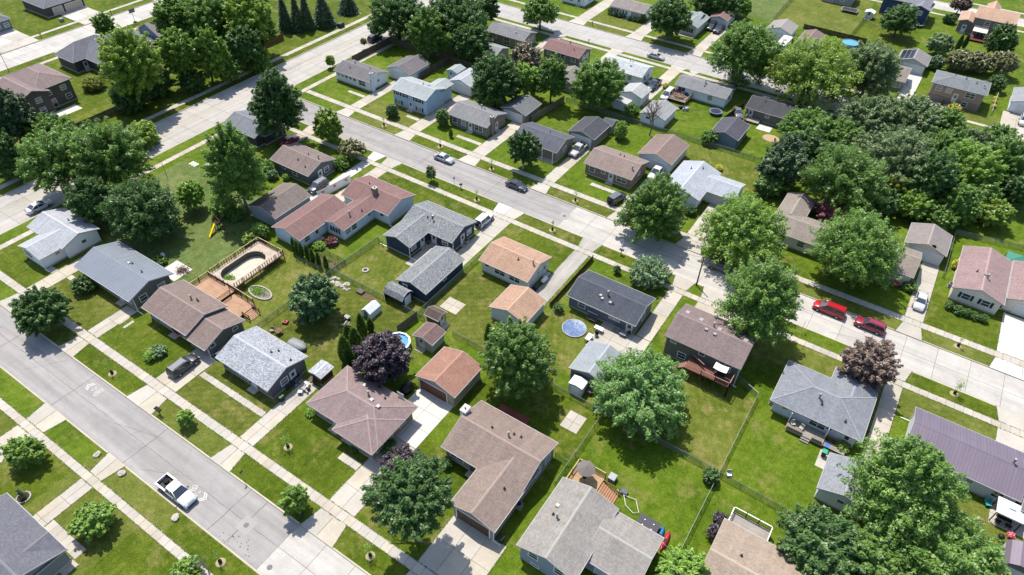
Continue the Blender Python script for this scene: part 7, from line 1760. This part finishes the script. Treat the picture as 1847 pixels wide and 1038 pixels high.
x, y = T(3, 45, 890); MBp = pad(x-1.6, x+1.6, y-1.4, y+1.4, 2, 2, [concrete((226, 224, 218), .58, .1)])
m = MB(); x, y = T(3, 90, 960); m.poly([(x+1.9*math.cos(k*.35), y+1.6*math.sin(k*.35), .012) for k in range(18)]); tag(m.build('sand_patch', plain((206, 178, 140), .95, .1)), 'round sandy patch beside the near-black roofed house', 'sand')
# canopy gazebo, table set, grill
o0 = (29.5, 72.6, 0); o = thing('canopy', 'white square canopy gazebo over a patio table', 'gazebo', o0); x0, x1, y0, y1 = 28.1, 30.9, 70.7, 73.1
for x in (x0, x1):
    for y in (y0, y1): MB(o0).box(x-.05, x+.05, y-.05, y+.05, .03, 2.2).build('post', BLACK, o)
m = MB(o0); c = ((x0+x1)/2, (y0+y1)/2, 2.75); q = [(x0-.1, y0-.1, 2.25), (x1+.1, y0-.1, 2.25), (x1+.1, y1+.1, 2.25), (x0-.1, y1+.1, 2.25)]
for k in range(4): m.poly([q[k], q[(k+1) % 4], c]); a, b = q[k], q[(k+1) % 4]; m.poly([(a[0], a[1], 2.05), (b[0], b[1], 2.05), b, a])
m.build('canopy_top', plain((244, 242, 236), .7, .03, k=.78), o); MB(o0).box(c[0]-.35, c[0]+.35, c[1]-.3, c[1]+.3, 2.62, 2.85).build('vent_cap', WHITE, o)
table('dark patio table under the white canopy', 29.5, 71.6, .026, 1.6, .9, .74, BLACK)
for i, (a, b) in enumerate(((28.9, 70.9), (30.1, 70.9))): chair('black patio chair under the white canopy, %s' % ('left', 'right')[i], a, b, .026, math.pi, BLACK)
o = thing('lounge_chair', 'turquoise cushioned lounge chair left of the white canopy', 'chair', (27.6, 73.0, 0.026), .4); MB().box(-.35, .35, -.4, .4, .3, .45).build('seat', plain((70, 190, 200), .7), o); MB().box(-.35, .35, .3, .42, .451, 1.0).build('backrest', plain((70, 190, 200), .7), o)
for a in (-.3, .3):
    for b in (-.35, .35): MB().box(a-.03, a+.03, b-.03, b+.03, 0, .299).build('leg', BLACK, o)
x, y = T(15, 1668, 790); o = thing('kettle_grill', 'black kettle grill beside the purple metal shed', 'grill', (x, y, 0)); MB().lathe([(.2, .5), (.36, .65), (.38, .82), (.28, 1.0), (.05, 1.08)], 0, 0, 14).build('bowl', BLACK, o, True)
for k in range(3): t = k*2.1; MB().tube([(.34*math.cos(t), .34*math.sin(t), 0), (.12*math.cos(t), .12*math.sin(t), .55)], [.02, .02], 5).build('leg', BLACK, o)
# bins
def bin_(label, x, y, z, col, lid, rz=0.0):
    o = thing('wheelie_bin', label, 'bin', (x, y, z), rz); m = MB(); b = [(-.25, -.28), (.25, -.28), (.25, .28), (-.25, .28)]; t = [(-.3, -.34), (.3, -.34), (.3, .34), (-.3, .34)]
    for k in range(4): j = (k+1) % 4; m.poly([(*b[k], .05), (*b[j], .05), (*t[j], 1.0), (*t[k], 1.0)])
    m.poly([(*q, .05) for q in b[::-1]]); m.build('body', plain(col, .5), o); MB().box(-.32, .32, -.38, .36, 1.001, 1.07).build('lid', plain(lid, .5), o)
    for s in (-.22, .22): q = MB().lathe([(.03, -.04), (.1, -.04), (.1, .04), (.03, .04)], 0, 0, 10); q.v = [(s+c_, .3+a_, .1+b_) for a_, b_, c_ in q.v]; q.build('wheel', RUBBER, o)
bin_('dark bin with bright green lid beside the small grey roofed garage', 7.75, 68.5, .03, (44, 48, 50), (46, 196, 140)); bin_('blue lidded bin next to the green lidded one', 7.75, 69.6, .03, (90, 96, 108), (90, 130, 210))
bin_('green lidded bin at the corner of the speckled roof house', -60.3, 33.6, 0.03, (46, 54, 50), (40, 110, 74)); bin_('navy bin beside the brown roofed wing', -74.5, 34.0, .03, (40, 44, 90), (46, 50, 104)); bin_('black bin at the brown garage door corner', -22.0, 33.6, .03, (40, 40, 42), (54, 54, 58))
bin_('blue bin next to the cream house driveway wall of the orange-brown house', -42.5, 74.3, .03, (40, 52, 100), (44, 58, 112)); bin_('dark bin by the tan split-level front door', 5.0, 188.0, 0.03, (46, 46, 48), (56, 56, 60))
o = thing('propane_tank', 'white rounded propane tank by the orange-brown house', 'tank', (-42.3, 77.0, .02)); m = MB(); m.tube([(0, -.75, .5), (0, -.6, .5), (0, .6, .5), (0, .75, .5)], [.15, .38, .38, .15], 14); m.build('tank', WHITE, o, True)
for s in (-.4, .4): MB().box(-.2, .2, s-.06, s+.06, 0, .3).build('foot', GALV, o)
# tarp covered thing on white driveway
o = thing('covered_cart', 'black tarp covered cart on the white driveway by the rust red garage', 'cart', (-46.6, 45.2, 0.0)); m = MB(); m.lathe([(1.0, 0), (1.02, .8), (.8, 1.15), (.3, 1.3)], 0, 0, 9, .8, 1.2); m.build('tarp', plain((44, 44, 48), .5, .15, 4), o, True)
o = thing('basketball_hoop', 'portable basketball hoop beside the white driveway', 'basketball hoop', (-44.9, 42.8, .026)); MB().box(-.4, .4, -.3, .3, 0, .18).build('base', BLACK, o); MB().tube([(0, 0, .18), (0, -.3, 3.2)], [.05, .05], 6).build('pole', GALV, o); MB().box(-.6, .6, -.62, -.58, 2.9, 3.7).build('backboard', plain((220, 224, 228), .3), o)
MB().tube([(0, -.3, 3.2), (0, -.58, 3.3)], [.03, .03], 5).build('arm', GALV, o); MB().tube([(.22*math.cos(k*.5236), -.85+.22*math.sin(k*.5236), 3.05) for k in range(13)], [.012]*13, 4).build('rim', plain((220, 90, 40), .5), o)
x, y = T(0, 900, 190); o = thing('basketball_hoop', 'portable basketball hoop on the top left street kerb', 'basketball hoop', (-197.2, y+3, 0)); MB().box(-.4, .4, -.4, .4, 0, .2).build('base', BLACK, o); MB().tube([(0, 0, .2), (.3, 0, 3.2)], [.06, .06], 6).build('pole', BLACK, o); MB().box(.3, .34, -.9, .9, 2.8, 3.9).build('backboard', GALV, o)
# utility pole, signs, lamps, mailboxes, young street trees
def pole(label, x, y, h, name='utility_pole', r_=.14, mat=None, arm=False):
    o = thing(name, label, 'pole', (x, y, 0)); MB().tube([(0, 0, -.1), (0, 0, h)], [r_, r_*.7], 8).build('shaft', mat or plain((120, 90, 68), .9, .15), o)
    if arm: MB().tube([(0, 0, h*.97), (1.6, 0, h*1.02)], [r_*.5, r_*.4], 6).build('arm', mat or GALV, o); MB().box(1.3, 2.0, -.12, .12, h*1.02+.01, h*1.02+.12).build('lamp_head', VENT, o)
    else: MB().lathe([(r_*.9, h+.001), (r_*.4, h+.1)], 0, 0, 8).build('pole_cap', GALV, o)
    return o
pole('brown wooden utility pole at the middle street near the slate house driveway', -20.0, 91.25, 6.5)
pole('thin dark lamp post standing in the left lawn', -122.3, 60.1, 3.6, 'lamp_post', .05, BLACK); pole('dark lamp post on the top left street verge', -195.5, 67.5, 5.0, 'lamp_post', .07, BLACK, True)
def sign(label, x, y, z=0.0):
    o = thing('street_sign', label, 'sign', (x, y, z)); MB().tube([(0, 0, -.05), (0, 0, 2.2)], [.03, .03], 6).build('post', GALV, o); MB().box(-.03, -.015, -.22, .22, 1.75, 2.25).build('sign_plate', plain((120, 112, 106), .6), o)
x, y = T(5, 1395, 300); sign('grey backed street sign on the verge before the reddish roofed house', x, 91.2); x, y = T(11, 305, 320); sign('thin street sign at the kerb left of the red minivan', x, y-.3); x, y = T(12, 1685, 392); sign('small dark sign post on the front street verge', x, y+.3)
def mailbox(label, x, y, n=1, rz=0.0):
    o = thing('mailbox', label, 'mailbox', (x, y, 0), rz); MB().box(-.05, .05, -.05, .05, -.05, 1.0).build('post', wood((70, 56, 48)), o)
    if n > 1: MB().box(-.26*n/2-.05, .26*n/2+.05, -.06, .06, .96, 1.02).build('crossbar', wood((70, 56, 48)), o)
    for i in range(n):
        cx = (i-(n-1)/2)*.30; m = MB(); pr = [(-.1, 1.03), (.1, 1.03), (.1, 1.16), (.06, 1.24), (-.06, 1.24), (-.1, 1.16)]; P1 = [(cx+a, -.28, b) for a, b in pr]; P2 = [(cx+a, .24, b) for a, b in pr]; m.poly(P1); m.poly(P2[::-1])
        for k in range(6): m.poly([P1[k], P2[k], P2[(k+1) % 6], P1[(k+1) % 6]])
        m.build('box', BLACK, o)
mailbox('bank of four black mailboxes on the front verge by the wide apron', -72.7, 22.3, 4); mailbox('twin black mailboxes on the front verge near the concrete street end', -44.3, 22.3, 2); mailbox('twin black mailboxes on the verge before the reddish roofed house', -70.8, 91.2, 2, math.pi); mailbox('bank of three black mailboxes on the verge by the slate house', -34.6, 91.2, 3, math.pi)
for k, cx, cy, lb in ((2, 545, 305, 'mailbox on the near verge of the back street'), (2, 570, 180, 'mailbox on the far verge of the back street'), (0, 290, 265, 'white topped mailbox on the top left street verge'), (0, 775, 105, 'mailbox further up the top left street verge')): x, y = T(k, cx, cy); mailbox(lb, x, y, 1)
def young(label, x, y, leafy=False, z=0.0):
    o = thing('young_tree', label, 'young tree', (x, y, z), 0, 'newly planted street trees'); MB().lathe([(.62, 0.0), (.55, .07), (.1, .1)], 0, 0, 14).build('mulch_ring', MUSHR, o); MB().lathe([(.2, .09), (.24, .4), (.14, .75)], 0, 0, 10).build('water_bag', plain((26, 28, 24), .6), o, True)
    MB().tube([(0, 0, .7), (.02, .01, 1.7), (.03, .02, 2.3)], [.03, .022, .01], 5).build('stem', BARK2, o)
    rs = np.random.RandomState(int(abs(x*10))); n = 170 if leafy else 70; P = rs.normal(size=(n, 3))*([.3, .3, .45] if leafy else [.18, .18, .35])+[0, 0, 1.9]; U, V = basis(rs, rs.normal(size=(n, 3))); inst('crown', quads_mesh('crown', P, U*.09, V*.06, LEAF['fresh']), o)
for k, cx, cy, lb, lf in ((8, 780, 625, 'newly planted tree with dark bag on the verge below the brown roofed house', 0), (1, 895, 875, 'newly planted tree on the verge before the light blue house', 0), (1, 1285, 1020, 'newly planted tree on the verge before the tan brick house', 0), (5, 1640, 190, 'newly planted tree on the verge left of the dark grey sedan driveway', 0), (6, 452, 412, 'newly planted tree on the verge before the red brick house', 0), (6, 293, 615, 'newly planted tree on the near verge by the orange-brown house', 0), (5, 1537, 405, 'newly planted tree on the near verge before the navy house', 0), (11, 1385, 435, 'newly planted tree on the verge before the cream house', 0), (11, 1360, 765, 'leafing newly planted tree on the verge before the purple roof', 1), (13, 230, 150, 'small leafy newly planted tree on the pinkish house lawn', 1), (13, 800, 905, 'newly planted tree on the bottom verge near the leafy front maple', 1), (12, 1530, 950, 'newly planted tree with pale mulch at the bottom edge verge', 0)):
    x, y = T(k, cx, cy); young(lb, x, y, lf)
x, y = T(12, 165, 500); o = thing('planting_ring', 'dark dwarf evergreen in a stone ring on the left edge lawn', 'shrub', (x, y, 0))
lathe_o(o, [(.75, 0), (.7, .06)], 14, MULCH, 'mulch')
for k in range(16): t0, t1 = 2*math.pi*k/16, 2*math.pi*(k+.88)/16; MB().prism([(e*math.cos(t), e*math.sin(t)) for e, t in ((.72, t0), (.9, t0), (.9, t1), (.72, t1))], -.02, .14).build('edging_stone', ROCK, o)
rs = np.random.RandomState(90); P = rs.normal(size=(500, 3))*[.22, .22, .45]+[0, 0, .8]; P[:, :2] *= np.clip(1.6-P[:, 2:3]*.7, .2, 1.4); U, V = basis(rs, rs.normal(size=(500, 3))); inst('foliage', quads_mesh('foliage', P, U*.09, V*.06, LEAF['spruce']), o)
# ac units, utility cabinets
def ac(label, x, y): o = thing('air_conditioner', label, 'air conditioner', (x, y, 0)); MB().box(-.42, .42, -.42, .42, 0, .08).build('base_pad', CONC2, o); MB().box(-.38, .38, -.38, .38, .081, .8).build('casing', plain((176, 176, 172), .6, .1), o); MB().lathe([(.32, .801), (.3, .83)], 0, 0, 14).build('fan_grille', BLACK, o)
x, y = T(10, 1815, 830); ac('air conditioner at the left corner of the grey hip roofed house', x, y); x, y = T(5, 1465, 705); ac('air conditioner on the driveway side of the navy house', x, y); x, y = T(14, 70, 570); ac('air conditioner in the shade beside the brown l-shaped house', x-.2, y); x, y = T(7, 1330, 1005); ac('air conditioner left of the cream house', x, y)
x, y = T(0, 430, 150); o = thing('utility_cabinet', 'green topped utility cabinet on the top left lawn', 'cabinet', (x, y, 0)); MB().box(-.5, .5, -.5, .5, 0, .8).build('body', plain((150, 164, 150), .6), o); MB().box(-.53, .53, -.53, .53, .801, .88).build('lid', plain((150, 164, 150), .6), o)
x, y = T(1, 597, 190); o = thing('utility_cabinet', 'dark green utility cabinet beside the wide road walk', 'cabinet', (x, y, 0)); MB().box(-.6, .6, -.9, .9, 0, 1.2).build('body', plain((52, 80, 58), .6), o); MB().box(-.63, .63, -.93, .93, 1.201, 1.3).build('lid', plain((60, 88, 66), .6), o)
x, y = T(14, 1515, 345); o = thing('garden_chair', 'white and grey plastic seat by the round bush fence corner', 'seat', (x, y, 0), .5); MB().box(-.3, .3, -.3, .3, .3, .4).build('seat', WHITE, o); MB().box(-.3, .3, .22, .3, .401, .95).build('backrest', plain((190, 196, 198), .6), o)
for a in (-.25, .25):
    for b in (-.25, .25): MB().box(a-.03, a+.03, b-.03, b+.03, 0, .299).build('leg', WHITE, o)
x, y = T(10, 605, 855, .5); deckbox('teal box by the chain fence left of the silver maple', x, y, 1.0, .8, .7, plain((110, 160, 160), .6))
x, y = T(10, 545, 745, .4); deckbox('grey wooden crate stack behind the white resin shed', x, y, 1.1, .8, .7, wood((120, 112, 106)))
x, y = T(9, 1620, 600); 
o0 = (-31.2, 50.0, 0); r = thing('brick_patio', 'small reddish deck shaded by the full maple behind the brown l-shaped house', 'deck', (-31.0, 49.6, 0)); planks((-31.0, 49.6, 0), -33.6, -28.6, 48.2, 51.0, .3, 'x').build('planks', wood((170, 92, 74)), r, False, 'stuff'); MB((-31.0, 49.6, 0)).box(-33.5, -28.7, 48.3, 50.9, -.02, .255).build('deck_base', wood((120, 66, 54)), r)
x, y = T(7, 1690, 770); o = thing('green_canopy', 'green peaked canopy behind the cream house', 'canopy', (25.9, 128.2, 0)); m = MB()
q = [(-2, -1.8, 2.1), (2, -1.8, 2.1), (2, 1.8, 2.1), (-2, 1.8, 2.1)]
for k in range(4): m.poly([q[k], q[(k+1) % 4], (0, 0, 3.0)])
m.build('canopy_top', plain((70, 150, 128), .7, .05), o)
for a in (-1.95, 1.95):
    for b in (-1.75, 1.75): MB().box(a-.04, a+.04, b-.04, b+.04, 0, 2.1).build('post', GALV, o)
x, y = T(7, 1210, 745, 2.9); o = thing('satellite_dish', 'dark round satellite dish on the cream garage roof edge', 'satellite dish', (x, y+.05, 3.05)); 
t = MB().lathe([(.02, 0), (.3, .05), (.42, .14), (.43, .15), (.3, .07)], 0, 0, 16); t.v = [(a, -c, b+.45) for a, b, c in t.v]; t.build('dish', plain((70, 66, 64), .5), o, True); MB().tube([(0, 0, -.3), (0, 0, .45)], [.03, .03], 5).build('mast', GALV, o)
for k, cx, cy, n_, lb in ((4, 1345, 155, 3, 'three white stepping boards lying on the left lawn'),):
    x, y = T(k, cx, cy); o = thing('lawn_boards', lb, 'boards', (x, y, 0))
    for i in range(n_): MB().box(-.9+i*.7, -.5+i*.7, -.6, .6, .004, .05).build('board', WHITE, o)
x, y = T(4, 1445, 190); deckbox('dark grey box with pale lid under the poplar-like tree', x, y, 1.0, 1.0, 1.0, plain((70, 74, 78), .7), 'storage_box', plain((170, 176, 180), .6))


x, y = T(7, 870, 500); o = thing('garden_tractor', 'yellow garden tractor with loader under the woodland trees', 'tractor', (x, y, 0), 0.8); YE = plain((226, 176, 40), .5, .08)
MB().box(-.3, 1.3, -.4, .4, .55, 1.0).build('hood', YE, o); MB().box(-1.0, -.3, -.55, .55, .5, .85).build('rear_body', YE, o); MB().box(-.75, -.35, -.28, .28, .851, 1.35).build('seat', BLACK, o)
for a, b, q in ((1.0, .55, .32), (-.7, .65, .5)):
    for s in (-1, 1): t = MB().lathe([(q*.4, -.12), (q, -.12), (q, .12), (q*.4, .12)], 0, 0, 14); t.v = [(a+u, s*b+w, q+v) for u, v, w in t.v]; t.build('wheel', RUBBER, o)
for s in (-.5, .5): MB().tube([(-.4, s, 1.1), (1.2, s, 1.3), (2.0, s, .5)], [.06, .06, .06], 5).build('loader_arm', YE, o)
m = MB(); m.prism([(1.9, -.7), (2.4, -.7), (2.4, .7), (1.9, .7)], .15, .6); m.build('bucket', GALV, o)
for i, (cx, cy) in enumerate(((858, 258), (893, 284))):
    x, y = T(8, cx, cy); q = MB((x, y, 0)).box(x-.25, x+.25, y-.9, y+.9, .004, .05).build('pale_board', ROCK); tag(q, '%s pale board lying on the lawn beside the brown roofed house driveway' % ('left', 'right')[i], 'board')
